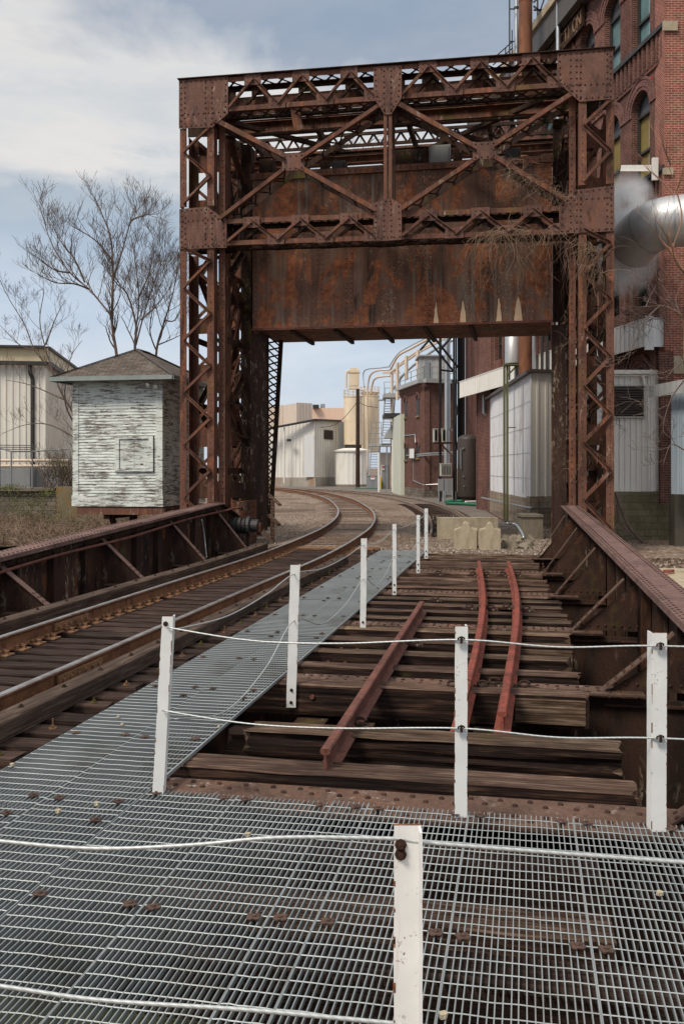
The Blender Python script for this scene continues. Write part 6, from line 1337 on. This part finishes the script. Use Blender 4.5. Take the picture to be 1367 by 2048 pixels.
# broken timber fence at the left pedestal
t_ = thing('broken_fence', 'broken timber rails leaning beside the left foot of the tower', 'fence', P(545, 1085, 27.2))
for p, q, a, b, nm in ((P(538, 990, 27), P(560, 1010, 26.6), .1, .05, 'rail'), (P(545, 1000, 27.2), P(545, 1085, 27.2), .12, .1, 'post'), (P(538, 1030, 27), P(558, 1050, 26.6), .12, .06, 'rail'), (P(525, 1060, 26), P(545, 1085, 26), .1, .06, 'brace')):
    m = MB(); m.beam(p, q, a, b); m.build(nm, M_TIE2, t_)

# =============== large brick building on the right ===============
def WX(Y): return 14.16 - .14 * Y
BB_ = thing('brick_mill', 'tall red brick mill building with arched windows filling the right side', 'building', V((WX(29), 29, -.3)))
dW = V((-.14, 1, 0)).normalized(); oW = V((-dW.y, dW.x, 0)); oW = oW if oW.x < 0 else -oW       # outward: to the left
def WP(Y, z, o=0.): return V((WX(Y), Y, z)) + oW * o
Y0, Y1 = 29.0, 50.0
def win_shape(Yc, z0, z1, w, n=10):     # outline of an arched opening as (Y, z)
    r_ = w / 2; a = [(Yc - r_, z0), (Yc + r_, z0), (Yc + r_, z1 - r_)]
    a += [(Yc + r_ * math.cos(t_), z1 - r_ + r_ * math.sin(t_)) for t_ in [math.pi * k / n for k in range(1, n)]]; a.append((Yc - r_, z1 - r_)); return a
wins = []
for i in range(8):
    Yc = 30.85 + i * 2.18
    wins.append((Yc, 15.95, 18.75, 1.28, 'sky_reflection')); wins.append((Yc, 11.5, 14.5, 1.28, 'yellow_reflection')); wins.append((Yc, 7.4, 9.7, 1.1, 'dark'))
    if i in (0, 1, 3, 5, 7): wins.append((Yc, 2.5, 5.4, 1.1, 'dark'))
# wall strips leave real openings at each window row
rows_ = [(-.4, 2.5), (2.5, 5.4), (5.4, 7.4), (7.4, 9.7), (9.7, 11.5), (11.5, 14.5), (14.5, 15.95), (15.95, 18.75), (18.75, 20.9)]
m = MB(); TW = .5
def wquad(m, Ya, Yb, za, zb__, o=0., th=TW): m.prism([WP(Ya, za, o), WP(Yb, za, o), WP(Yb, zb__, o), WP(Ya, zb__, o)], -oW * th)
for (za, zb__) in rows_:
    cs = sorted([w for w in wins if abs(w[1] - za) < .01 and abs(w[2] - zb__) < .01])
    y_ = Y0 + (.0 if 1 else 0)
    if not cs: wquad(m, y_, Y1, za, zb__); continue
    for w in cs:
        wquad(m, y_, w[0] - w[3] / 2, za, zb__); y_ = w[0] + w[3] / 2
        r_ = w[3] / 2                          # spandrels above the arch
        for sg in (-1, 1):
            for k in range(5):
                t0, t1_ = math.pi / 2 * k / 5, math.pi / 2 * (k + 1) / 5
                pts = [(w[0] + sg * r_ * math.cos(t0), zb__ - r_ + r_ * math.sin(t0)), (w[0] + sg * r_ * math.cos(t1_), zb__ - r_ + r_ * math.sin(t1_)), (w[0] + sg * r_ * math.cos(t1_), zb__), (w[0] + sg * r_ * math.cos(t0), zb__)]
                m.prism([WP(a, b) for a, b in pts], -oW * TW)
    wquad(m, y_, Y1, za, zb__)
m.build('side_wall', M_BRICK, BB_)
m = MB(); quad(m, (WX(50), 50.003), (10.0, 50.003), -.4, 20.9, .3, (0, 1)); quad(m, (9.4, 50.3), (8.35, 63.5), -.4, 20.5, .5, (-1, 0)); quad(m, (8.35, 63.5), (12, 64.5), -.4, 20.5, .5, (0, 1)); m.build('rear_wing_wall', M_BRICKT, BB_)
m = MB(); m.prism([V((9.36, 50.3, -.2)), V((8.31, 63.5, -.2)), V((8.31, 63.5, .9)), V((9.36, 50.3, .9))], V((-.08, 0, 0))); m.build('stone_plinth', M_STONE, BB_)
m = MB(); pw = 5.0                                 # end pier facing the viewer
m.prism([V((WX(29) - .12, 28.95, -.4)), V((WX(29) + pw, 28.95, -.4)), V((WX(29) + pw, 28.95, 21.5)), V((WX(29) - .12, 28.95, 21.5))], V((0, .9, 0))); m.build('front_wall', M_BRICKP, BB_)
for (a, b, c_, d_) in ((-.16, pw, 5.0, 5.55), (-.2, .25, 15.6, 15.9), (-.2, .12, 11.15, 11.35)):
    m = MB(); m.box(WX(29) + a, WX(29) + b, 28.87, 28.94, c_, d_); m.build('stone_block', M_CONCB, BB_)
for w in wins:
    Yc, z0, z1, ww, kind = w; r_ = ww / 2
    fr = MB(); ring = win_shape(Yc, z0, z1, ww - .02, 12)
    for a, b in zip(ring, ring[1:] + ring[:1]): fr.beam(WP(a[0], a[1], -.24), WP(b[0], b[1], -.24), .10, .09, oW)
    zm = z0 + (z1 - z0) * .36; zt_ = z1 - r_ - .05 
    for z in (zm, zt_): fr.beam(WP(Yc - r_, z, -.24), WP(Yc + r_, z, -.24), .08, .08, oW)
    fo = fr.build('window', M_TRIMDARK, BB_)
    gm = MB(); gm.prism([WP(a, b, -.30) for a, b in win_shape(Yc, z0, z1 - (0), ww - .04)], -oW * .02)
    gm.build('pane', {'sky_reflection': M_GLT, 'yellow_reflection': M_GLY, 'dark': M_GLD}[kind], fo)
    if kind != 'dark':
        gm = MB(); gm.prism([WP(a, max(b, zt_), -.27) for a, b in win_shape(Yc, zt_, z1, ww - .12)], -oW * .01); gm.build('top_panel', M_GLG, fo)
    ar = MB()
    for q in range(4):                          # projecting brick rings
        rr_ = r_ + .06 + q * .11; n = 14
        for k in range(n): 
            a, b = math.pi * k / n, math.pi * (k + 1) / n; ar.beam(WP(Yc + rr_ * math.cos(a), z1 - r_ + rr_ * math.sin(a), .015 + (.02 if q % 2 else 0)), WP(Yc + rr_ * math.cos(b), z1 - r_ + rr_ * math.sin(b), .015 + (.02 if q % 2 else 0)), .095, .05, oW)
    ar.build('arch', M_BRICKH, fo)
# sills, corbel table and belts
for (zs, zl) in ((15.95, 14.95), (11.5, 10.6)):
    m = MB(); m.prism([WP(Y0, zs - .14, .16), WP(Y1, zs - .14, .16), WP(Y1, zs, .16), WP(Y0, zs, .16)], -oW * .155); m.build('sill_course', M_TRIMDARK, BB_)
    m = MB(); y_ = Y0 + .2
    while y_ < Y1 - .2: m.prism([WP(y_, zl, .09), WP(y_ + .15, zl, .09), WP(y_ + .15, zs - .145, .09), WP(y_, zs - .145, .09)], -oW * .087); y_ += .32
    m.prism([WP(Y0, zl - .12, .06), WP(Y1, zl - .12, .06), WP(Y1, zl - .003, .06), WP(Y0, zl - .003, .06)], -oW * .057); m.build('corbel_course', M_BRICK, BB_)
# pilasters between the windows
m = MB()
for i in range(9):
    yc_ = 30.85 - 1.09 + i * 2.18
    if Y0 + .3 < yc_: m.prism([WP(yc_ - .22, -.3, .12), WP(yc_ + .22, -.3, .12), WP(yc_ + .22, 10.45, .12), WP(yc_ - .22, 10.45, .12)], -oW * .117)
m.build('pilaster', M_BRICK, BB_)
# graffiti-like red paint dabs on brick
m = MB()
for (x, y, a_) in ((1302, 138, .1), (1315, 126, .1), (1313, 146, .1), (1302, 158, .1)):
    k = (x - CX) / F; Y_ = 14.16 / (k + .14); z = ZY(y, Y_)
    for (dy, dz, h_) in ((0, 0, .10), (.06, .04, .07), (-.06, .02, .06)): m.beam(WP(Y_ + dy, z + dz, .004), WP(Y_ + dy + .02, z + dz + h_, .004), .035, .004, oW)
m.build('red_paint_marks', M_RED, BB_)
# cornice fascia, gutter and the old letter sign
m = MB(); m.prism([WP(Y0 - .2, 19.55, .5), WP(Y1, 19.55, .5), WP(Y1, 20.5, .5), WP(Y0 - .2, 20.5, .5)], -oW * .497); m.build('fascia', painted('fascia_grey', (.085, .075, .07), (.11, .10, .09), (.07, .06, .05), .5), BB_)
m = MB(); m.prism([WP(Y0 - .2, 20.52, .62), WP(Y1, 20.52, .62), WP(Y1, 20.85, .62), WP(Y0 - .2, 20.85, .62)], -oW * 1.0); m.build('coping', M_CONCB, BB_)
SG = thing('rusted_sign', 'long dark rusted sign with raised letters under the cornice of the brick mill', 'sign', WP(37, 18.8, .3))
m = MB(); m.prism([WP(35.2, 18.72, .2), WP(43.6, 18.72, .2), WP(43.6, 19.5, .2), WP(35.2, 19.5, .2)], -oW * .1)
for z in (18.66, 19.5): m.beam(WP(35.2, z, .28), WP(43.6, z, .28), .12, .05, oW)
bd = m.build('board', M_RUSTDK, SG)
def text_mesh(s, size, ext):
    cu = bpy.data.curves.new('letters', 'FONT'); cu.body = s; cu.size = size; cu.extrude = ext; o = bpy.data.objects.new('t', cu); S.collection.objects.link(o); bpy.context.view_layer.update()
    me = bpy.data.meshes.new_from_object(o.evaluated_get(bpy.context.evaluated_depsgraph_get())); vs = [v_.co.copy() for v_ in me.vertices]; fs = [tuple(p.vertices) for p in me.polygons]; bpy.data.objects.remove(o); return vs, fs
M_LET = rust('sign_letter', (.09, .05, .03), (.17, .10, .06), (.28, .17, .10), 3, .3, 1.5, 0, .5, (.6, .5, .4))
for k, ch in enumerate('SCARENDI  CTION'):
    if ch == ' ': continue
    vs, fs = text_mesh(ch, .74, .02); m = MB(); m.add([WP(41.7 - k * .43 - v_.x * .8, 18.82 + v_.y, .235 + v_.z) for v_ in vs], fs); m.build('letter', M_LET, SG)
# white corrugated canopy along the wall
CN = thing('canopy', 'long white ribbed metal canopy running along the brick mill wall', 'canopy', WP(40, 5.8, .3)); m = MB()
corr(m, WP(50.6, 0, .75)[:2], WP(29.1, 0, .75)[:2], 5.85, 6.7, (-1, -.14), .33, .03); m.build('side_panel', M_CORRW, CN)
m = MB(); corr(m, WP(29.08, 0, .75)[:2], WP(29.08, 0, .05)[:2], 5.85, 6.7, (0, -1), .3, .03); m.prism([WP(29.1, 6.7, .78), WP(50.6, 6.7, .78), WP(50.6, 6.75, .02), WP(29.1, 6.75, .02)], EZ * .03); m.box(WX(29) - .72, WX(29) - .45, 28.97, 29.05, 5.75, 6.8); m.build('end_panel', M_SIGN, CN)
# pale bracket arm on wall
m = MB(); a = P(1243, 336, 31.0); b = P(1303, 336, 29.4); m.beam(a, b, .1, .18, EZ); m.beam(a - EZ * .1, b - EZ * .1, .16, .02, EZ); m.box(b.x - .02, b.x + .16, 29.3, 29.4, b.z - .4, b.z + .3); tag(m.build('wall_bracket', M_CORRW), 'pale steel bracket arm sticking out of the brick mill wall', 'bracket')
# big duct elbow and steam
DE = thing('large_duct', 'very large aluminium duct elbow blowing steam at the right edge', 'duct', P(1300, 450, 26.5)); Yd = 26.2
m = MB(); axis = spline([P(1480, 432, Yd - .6), P(1380, 440, Yd), P(1320, 448, Yd + .3), P(1285, 466, Yd + .8), P(1262, 492, Yd + 1.4)], 6); rd = .72
m.tube(axis[::-1], rd, 40, False); m.tube(axis[::-1], rd - .03, 40, False); m.build('duct_shell', M_ALU, DE, smooth=True)
for i in (0, 8, 12, 15, 18):
    q = axis[::-1][min(i, len(axis) - 2)]; d = (axis[::-1][min(i + 1, len(axis) - 1)] - q).normalized(); m = MB(); m.tube([q - d * .025, q + d * .025], rd + .016, 40, False); m.build('band', M_PIPE if i else M_ALU, DE, smooth=True)
st_ = bpy.data.materials.new('steam'); st_.use_nodes = True; n_ = st_.node_tree; nn_ = n_.nodes; nn_.clear(); o_ = nn_.new('ShaderNodeOutputMaterial'); pv = nn_.new('ShaderNodeVolumePrincipled'); pv.inputs['Color'].default_value = (.9, .92, .94, 1); n_.links.new(pv.outputs[0], o_.inputs['Volume'])
tcn = nn_.new('ShaderNodeTexCoord'); nz = nn_.new('ShaderNodeTexNoise'); nz.inputs['Scale'].default_value = 1.6; nz.inputs['Detail'].default_value = 4; n_.links.new(tcn.outputs['Object'], nz.inputs[0])
ln_ = nn_.new('ShaderNodeVectorMath'); ln_.operation = 'LENGTH'; mpn = nn_.new('ShaderNodeMapping'); mpn.inputs['Scale'].default_value = (1 / 1.15, 1 / 1.3, 1 / 2.0); n_.links.new(tcn.outputs['Object'], mpn.inputs[0]); n_.links.new(mpn.outputs[0], ln_.inputs[0])
mr = nn_.new('ShaderNodeMapRange'); mr.inputs[1].default_value = 1.0; mr.inputs[2].default_value = .1; mr.inputs[3].default_value = 0; mr.inputs[4].default_value = 1; n_.links.new(ln_.outputs['Value'], mr.inputs[0])
mr2 = nn_.new('ShaderNodeMapRange'); mr2.inputs[1].default_value = .36; mr2.inputs[2].default_value = .60; mr2.inputs[3].default_value = 0; mr2.inputs[4].default_value = 7.0; n_.links.new(nz.outputs['Fac'], mr2.inputs[0])
ml = nn_.new('ShaderNodeMath'); ml.operation = 'MULTIPLY'; n_.links.new(mr.outputs[0], ml.inputs[0]); n_.links.new(mr2.outputs[0], ml.inputs[1]); n_.links.new(ml.outputs[0], pv.inputs['Density'])
m = MB(); c = P(1248, 470, 28.2); n = 16
for (k) in range(1): m.tube([c + EZ * (2.0 * math.sin(a_)) for a_ in [-1.57 + 3.14 * i / 10 for i in range(11)]], [max(.02, 1.25 * math.cos(-1.57 + 3.14 * i / 10)) for i in range(11)], 16)
tag(m.build('steam', st_, origin=c), 'white steam drifting from the large duct', 'steam', kind='stuff')
# ribbed shed with louvre at the right
LS = thing('louvre_shed', 'pale ribbed metal shed with a dark louvre, standing on the mossy block wall', 'shed', V((*XY(1270, 28.8), 1.36))); Y_ = 28.8
m = MB(); corr(m, XY(1150, Y_), XY(1297, Y_), 1.36, ZY(748, Y_), (0, -1), .17, .03); corr(m, XY(1297, Y_), XY(1320, Y_ + .6), 1.36, ZY(748, Y_), (0, -1), .17, .03); m.build('wall', M_CORRW, LS)
m = MB(); m.prism([V((*XY(1226, Y_ - .06), ZY(833, Y_))), V((*XY(1287, Y_ - .06), ZY(833, Y_))), V((*XY(1287, Y_ - .06), ZY(773, Y_))), V((*XY(1226, Y_ - .06), ZY(773, Y_)))], V((0, .02, 0))); lv = m.build('louvre_back', M_TRIMDARK, LS)
m = MB(); louver(m, XY(1228, Y_ - .08), XY(1285, Y_ - .08), ZY(831, Y_), ZY(776, Y_), 11, (0, -1), .06); m.build('louvre_blades', M_STEELB, LS)
m = MB()
for (x0, x1, y0, y1) in ((1224, 1290, 770, 773), (1224, 1290, 833, 836), (1286, 1290, 773, 833)): m.prism([V((*XY(x0, Y_ - .1), ZY(y1, Y_))), V((*XY(x1, Y_ - .1), ZY(y1, Y_))), V((*XY(x1, Y_ - .1), ZY(y0, Y_))), V((*XY(x0, Y_ - .1), ZY(y0, Y_)))], V((0, .06, 0)))
m.build('louvre_frame', M_AC, LS)
m = MB(); m.beam(V((*XY(1150, Y_ - .12), ZY(745, Y_))), V((*XY(1312, Y_ - .12), ZY(745, Y_))), .16, .12); m.beam(V((*XY(1150, Y_ - .1), ZY(752, Y_))), V((*XY(1312, Y_ - .1), ZY(752, Y_))), .05, .04); m.tube([V((*XY(1284, Y_ - .15), ZY(752, Y_))), V((*XY(1288, Y_ - .15), ZY(772, Y_)))], .05, 6); m.build('gutter', M_CORRW, LS)
m = MB(); m.prism([V((*XY(1165, 28.6), -.6)), V((*XY(1337, 28.6), -.6)), V((*XY(1337, 28.6), 1.33)), V((*XY(1165, 28.6), 1.33))], V((0, 2.5, 0))); tag(m.build('block_wall', M_BLOCK), 'mossy concrete block wall carrying the louvre shed', 'wall')
PO = thing('porch', 'grey metal porch with blue grey ribbed side at the right edge', 'porch', V((*XY(1340, 26), 1)))
m = MB(); a = V((*XY(1296, 26.2), 0)); b = V((*XY(1420, 24.5), 0)); corr(m, a[:2], b[:2], ZY(795, 26.2), ZY(772, 26.2), (-.3, -1), .2, .02, ZY(748, 24.5), ZY(779, 24.5)); m.build('fascia', M_GREYC, PO)
m = MB(); corr(m, XY(1342, 26.0), XY(1420, 25.0), ZY(988, 26), ZY(784, 26), (0, -1), .16, .03); m.build('side_panel', M_BLUEGREY, PO)
m = MB(); m.box(XY(1334, 27)[0], XY(1342, 27)[0] + 2, 26.4, 26.9, -.4, ZY(990, 26)); m.build('base', M_CONCD, PO)
m = MB(); m.box(XY(1318, 28.2)[0], XY(1345, 28.2)[0], 28.15, 28.3, 1.0, 5.6); m.build('brick_return', M_BRICK, PO)
# stacks and pipes behind the tower
for i, (x, Y_, r_, mt, lab) in enumerate(((1050, 38, .27, M_STACK, 'thick rusty chimney stack rising behind the tower'), (1032, 38.6, .10, M_PIPE, 'bright thin stack left of the rusty chimney'), (1018, 38.6, .03, M_TRIMDARK, 'very thin dark mast left of the stacks'), (1115, 37, .085, M_PIPE, 'silver vent pipe in front of the rusted sign'))):
    t_ = thing('chimney_stack' if i < 2 else 'mast' if i == 2 else 'vent_pipe', lab, 'chimney' if i < 2 else 'mast' if i == 2 else 'pipe', V((*XY(x, Y_), 0)))
    c = V((*XY(x, Y_), 0)); m = MB(); m.tube([c + EZ * (5.7 if i < 3 else 6.8), c + EZ * 30], r_, 24); m.build('shaft', mt, t_)
    if i < 2:
        for z in (9, 13, 17, 21, 24.2, 25.5, 28): m = MB(); m.tube([c + EZ * z, c + EZ * (z + .1)], r_ + .015, 24, False); m.build('band', M_TRIMDARK if i else mt, t_)
t_ = thing('lattice_mast', 'dark steel lattice mast standing on the mill roof behind the chimney', 'mast', V((*XY(1085, 46), 20)))
for (p, q) in (((1066, 46), (1100, 46)), ((1066, 55), (1100, 10)), ((1066, 12), (1100, 40)), ((1066, 20), (1108, 20)), ((1066, 41), (1083, 42)), ((1074, 0), (1074, 60)), ((1097, -40), (1097, 22)), ((1066, 60), (1090, -10)), ((1090, -10), (1110, 15)), ((1066, 5), (1110, -40))):
    m = MB(); m.beam(P(*p, 45), P(*q, 45), .07, .07); m.build('lattice_bar', M_TRIMDARK, t_)
t_ = thing('roof_ladder', 'thin dark handrails sloping left of the bright stack', 'railing', P(1000, 100, 38.4))
for (p, q) in (((985, 118), (1024, 83)), ((985, 130), (1024, 96)), ((1023, 60), (1023, 120)), ((1010, 96), (1010, 125)), ((1018, 18), (1028, 18)), ((1018, 83), (1028, 83))):
    m = MB(); m.beam(P(*p, 38.4), P(*q, 38.4), .04, .04); m.build('rail', M_TRIMDARK, t_)
# stub building mass behind tower so it is not open

# =============== trees and brush ===============
def grow(m, p, d, ln, r, depth, rnd, up=.15, wob=.35, br=3, mn=.004, ang=.6, thinn=.62):
    n = 5; pp = [p]; rr_ = [r]
    for k in range(n):
        d = (d + V((rnd.uniform(-1, 1), rnd.uniform(-1, 1), rnd.uniform(-1, 1))) * wob * .35 + V((0, 0, up * .3))).normalized(); p = p + d * ln / n; pp.append(p); rr_.append(max(mn, r * (1 - .5 * (k + 1) / n)))
    m.tube(pp, rr_, 5 if r > .03 else 3, False)
    if depth <= 0: return
    for k in range(br):
        i = rnd.randint(2, n); q = pp[i]; o = V((rnd.uniform(-1, 1), rnd.uniform(-1, 1), rnd.uniform(-.3, .8))).normalized(); d2 = (d * (1 - ang * .5) + o * ang).normalized()
        grow(m, q, d2, ln * rnd.uniform(.55, .8), rr_[i] * thinn, depth - 1, rnd, up, wob, br, mn, ang, thinn)
def tree(name, lab, cat, limbs, Y_, r0, seed, depth=3, ln=1.6, br=3, mat=None, tw=None, up=.25, every=3, mn=.008, dY=1.0):
    """limbs: measured run of each main limb; first is the trunk"""
    rnd = random.Random(seed); base = P(*limbs[0][0], Y_); t_ = thing(name, lab, cat, base); crown = MB()
    for i, lb in enumerate(limbs):
        yo = 0 if i == 0 else rnd.uniform(-dY, dY); pts = []
        for k, (x, y) in enumerate(lb): pts.append(P(x, y, Y_ + yo * min(1, k / 2)))
        sp = spline(pts, 6); rs_ = r0 if i == 0 else r0 * .62; rr_ = [max(mn, rs_ * (1 - .85 * j / len(sp))) for j in range(len(sp))]
        if i == 0: mt_ = MB(); mt_.tube(sp, rr_, 7); mt_.build('trunk', mat or M_BARK, t_)
        else: crown.tube(sp, rr_, 5, False)
        for j in range(4 if i else 6, len(sp), every):
            d = (sp[j] - sp[j - 1]).normalized(); o = V((rnd.uniform(-1, 1), rnd.uniform(-1, 1), rnd.uniform(-.2, .9))).normalized()
            grow(crown, sp[j], (d + o * .8).normalized(), ln * rnd.uniform(.5, 1) * (1.1 - .5 * j / len(sp)), rr_[j] * .6, depth - 1, rnd, up, .5, br, mn)
    crown.build('crown', tw or M_TWIG, t_)
tree('bare_tree', 'leafless tree with two long arching limbs rising behind the cabin roof', 'tree', [[(240, 760), (232, 700), (224, 640), (226, 560), (222, 480), (205, 430), (190, 395)],
    [(222, 630), (180, 580), (140, 545), (105, 490), (88, 440), (80, 410)], [(178, 578), (150, 568), (110, 565), (75, 548)], [(140, 545), (110, 540), (75, 515)], [(226, 560), (245, 500), (262, 440), (275, 405)], [(224, 520), (190, 480), (140, 450)], [(262, 440), (290, 430), (315, 428)], [(170, 565), (150, 520), (120, 480), (105, 450)]], 40, .075, 3, 3, 1.3, 3, dY=1.5, every=1, mn=.006)
tree('bare_tree', 'leafless many stemmed tree directly behind the cabin roof peak', 'tree', [[(272, 740), (270, 690), (272, 650), (255, 590), (232, 565), (215, 540)], [(272, 690), (285, 640), (300, 590), (318, 540), (330, 500)], [(270, 670), (278, 600), (270, 520), (262, 470)], [(282, 640), (305, 620), (330, 590), (350, 560)], [(275, 600), (300, 540), (305, 480)]], 42, .07, 8, 4, 1.9, 4, dY=1.8, every=3, mn=.006)
tree('bare_tree', 'dense leafless tree between the cabin and the left leg of the tower', 'tree', [[(310, 740), (315, 690), (330, 640), (345, 590), (355, 540)], [(312, 700), (300, 660), (310, 600), (325, 560)], [(330, 640), (350, 640), (370, 600)], [(315, 690), (340, 680), (372, 665)]], 44, .065, 15, 4, 1.9, 3, dY=1.8, every=2, mn=.005)
tree('bare_tree', 'slender leafless tree leaning in front of the factory, left of the cabin', 'tree', [[(172, 985), (165, 930), (158, 880), (148, 830), (125, 790), (105, 745), (70, 700), (50, 650), (20, 600), (0, 560)], [(108, 750), (92, 700), (80, 640), (88, 580), (70, 590)], [(92, 690), (110, 640), (130, 600)], [(150, 850), (130, 800), (140, 720), (165, 680)], [(130, 800), (60, 770), (10, 760)], [(158, 880), (100, 850), (50, 850), (0, 870)], [(70, 700), (40, 690), (0, 650)]], 38, .055, 21, 4, 1.2, 3, tw=M_TWIG, mn=.004, dY=1.5)
tree('thin_tree', 'thin leafless sapling with pale orange twigs at the right edge', 'sapling', [[(1420, 720), (1395, 620), (1367, 545), (1345, 500), (1362, 440), (1352, 380), (1335, 330)], [(1352, 520), (1320, 480), (1295, 445)], [(1345, 500), (1330, 470), (1310, 440)], [(1367, 545), (1350, 525), (1343, 497), (1335, 460)], [(1345, 390), (1320, 360), (1290, 335)], [(1340, 330), (1328, 300), (1322, 275)], [(1380, 560), (1400, 480), (1380, 420)], [(1352, 380), (1367, 330)]], 20, .035, 31, 2, .8, 2, M_TWIGR, M_TWIGR, .3, 4, .004, .6)
tree('thin_tree', 'leafless scrubby sapling with a long bare branch in front of the canopy', 'sapling', [[(1400, 820), (1375, 770), (1367, 720), (1365, 640), (1340, 618), (1318, 612), (1275, 615)], [(1367, 720), (1340, 745), (1330, 760)], [(1318, 612), (1290, 640), (1265, 690), (1235, 730)], [(1365, 640), (1350, 600), (1367, 560)], [(1367, 760), (1340, 800), (1325, 860), (1350, 880)], [(1367, 900), (1340, 890), (1325, 930)], [(1290, 615), (1300, 590), (1312, 570)]], 20.5, .03, 37, 3, .8, 3, M_VINE, M_TWIG, .1, 3, .004, .5)
hang(41, [P(1235, 620, 27.5), P(1300, 640, 27.5), P(1340, 600, 27.5)], 60, 1.5, 'tangle of bare climber stems over the dark wall below the large duct', .009, M_TWIG, .9)
hang(42, [P(1225, 780, 27.9), P(1240, 860, 27.9)], 16, 1.4, 'sparse climber stems over the edge of the louvre shed', .008, M_TWIG, .6)
m = MB(); m.tube(spline([P(1230, 985, 27.6), P(1242, 1020, 27.5), P(1258, 1055, 27.4), P(1285, 1085, 27.3), P(1310, 1100, 27.2)], 6), [.05] * 25, 6); m.tube(spline([P(1232, 1010, 27.7), P(1240, 1045, 27.5), P(1268, 1075, 27.3)], 6), .03, 6); tag(m.build('vine_stem', M_BARK), 'thick bare vine stem crossing the mossy block wall', 'vine')
# brush on the left bank
def brush(seed, n, fx, lab, mat, h, r_, cat='brush'):
    rb_ = random.Random(seed); m = MB()
    for k in range(n):
        c = fx(rb_); 
        for s_ in range(rb_.randint(2, 4)):
            d = V((rb_.uniform(-1, 1), rb_.uniform(-1, 1), rb_.uniform(.1, 1.2))).normalized(); p = c.copy(); pp = [p]; L_ = h * rb_.uniform(.3, 1)
            for j in range(5): d = (d + V((rb_.uniform(-.5, .5), rb_.uniform(-.5, .5), rb_.uniform(-.45, .2)))).normalized(); p = p + d * L_ / 5; pp.append(p)
            m.tube(pp, [r_ * (1 - .8 * j / 5) for j in range(6)], 3, False)
    tag(m.build('brush', mat, origin=(-12, 35, -1)), lab, cat, kind='stuff')
def fbank(r): v = 24.5 + 13 * r.random(); u = r.uniform(-26, -10 - (v - 24) * .42); return B(u, v, bz(u, v) - .05)
brush(50, 4200, fbank, 'dry tangled brambles and dead stems covering the left bank', M_BRUSH, 1.0, .011)
brush(51, 900, lambda r: V((r.uniform(*sorted((XY(-150, 42)[0], XY(150, 42)[0]))), r.uniform(42, 45), -.1 + r.uniform(-.2, .5))), 'band of dead stems along the top of the stone wall', M_BRUSH, .9, .011)
def leaves(seed, n, fx, lab, sz):
    rb_ = random.Random(seed); m = MB()
    for k in range(n):
        c = fx(rb_); a = V((rb_.uniform(-1, 1), rb_.uniform(-1, 1), rb_.uniform(-1, 1))).normalized(); b = a.orthogonal().normalized(); m.add([c, c + a * sz + b * sz * .5, c + a * sz * 1.9, c + a * sz - b * sz * .5], [(0, 1, 2, 3)])
    tag(m.build('undergrowth', M_LEAF, origin=(-12, 35, -1)), lab, 'undergrowth', kind='stuff')
def fl(r):
    cx, cy, sx, sy = r.choice([(30, 1000, 18, 22), (75, 1005, 20, 16), (95, 985, 10, 6), (20, 975, 14, 5), (110, 1040, 14, 12), (50, 1030, 25, 12), (160, 1050, 10, 8)])
    return P(r.gauss(cx, sx), r.gauss(cy, sy * .7), r.uniform(34, 38))
leaves(60, 1800, fl, 'patches of young green leaves on the left bank', .035)
SH = thing('shrub', 'twiggy shrub with first green leaves growing beside the cabin', 'shrub', P(125, 975, 41)); rb_ = random.Random(70); m = MB(); lf = MB()
for k in range(60):
    p = P(rb_.uniform(85, 150), 975, 41.5 + rb_.uniform(-.8, .8)); grow(m, p, V((rb_.uniform(-.6, .6), rb_.uniform(-.5, .5), 1)).normalized(), rb_.uniform(.5, 1.2), .018, 2, rb_, .1, .6, 3, .005)
m.build('stems', M_TWIG, SH)
for k in range(800):
    x = rb_.gauss(120, 17); y = rb_.gauss(938, 18); c = P(x, y, 41.5 + rb_.uniform(-1, 1)); a = V((rb_.uniform(-1, 1), rb_.uniform(-1, 1), rb_.uniform(-1, 1))).normalized(); b = a.orthogonal().normalized(); s_ = .035; lf.add([c, c + a * s_ + b * s_ * .5, c + a * s_ * 1.9, c + a * s_ - b * s_ * .5], [(0, 1, 2, 3)])
lf.build('leaves', M_LEAF, SH)
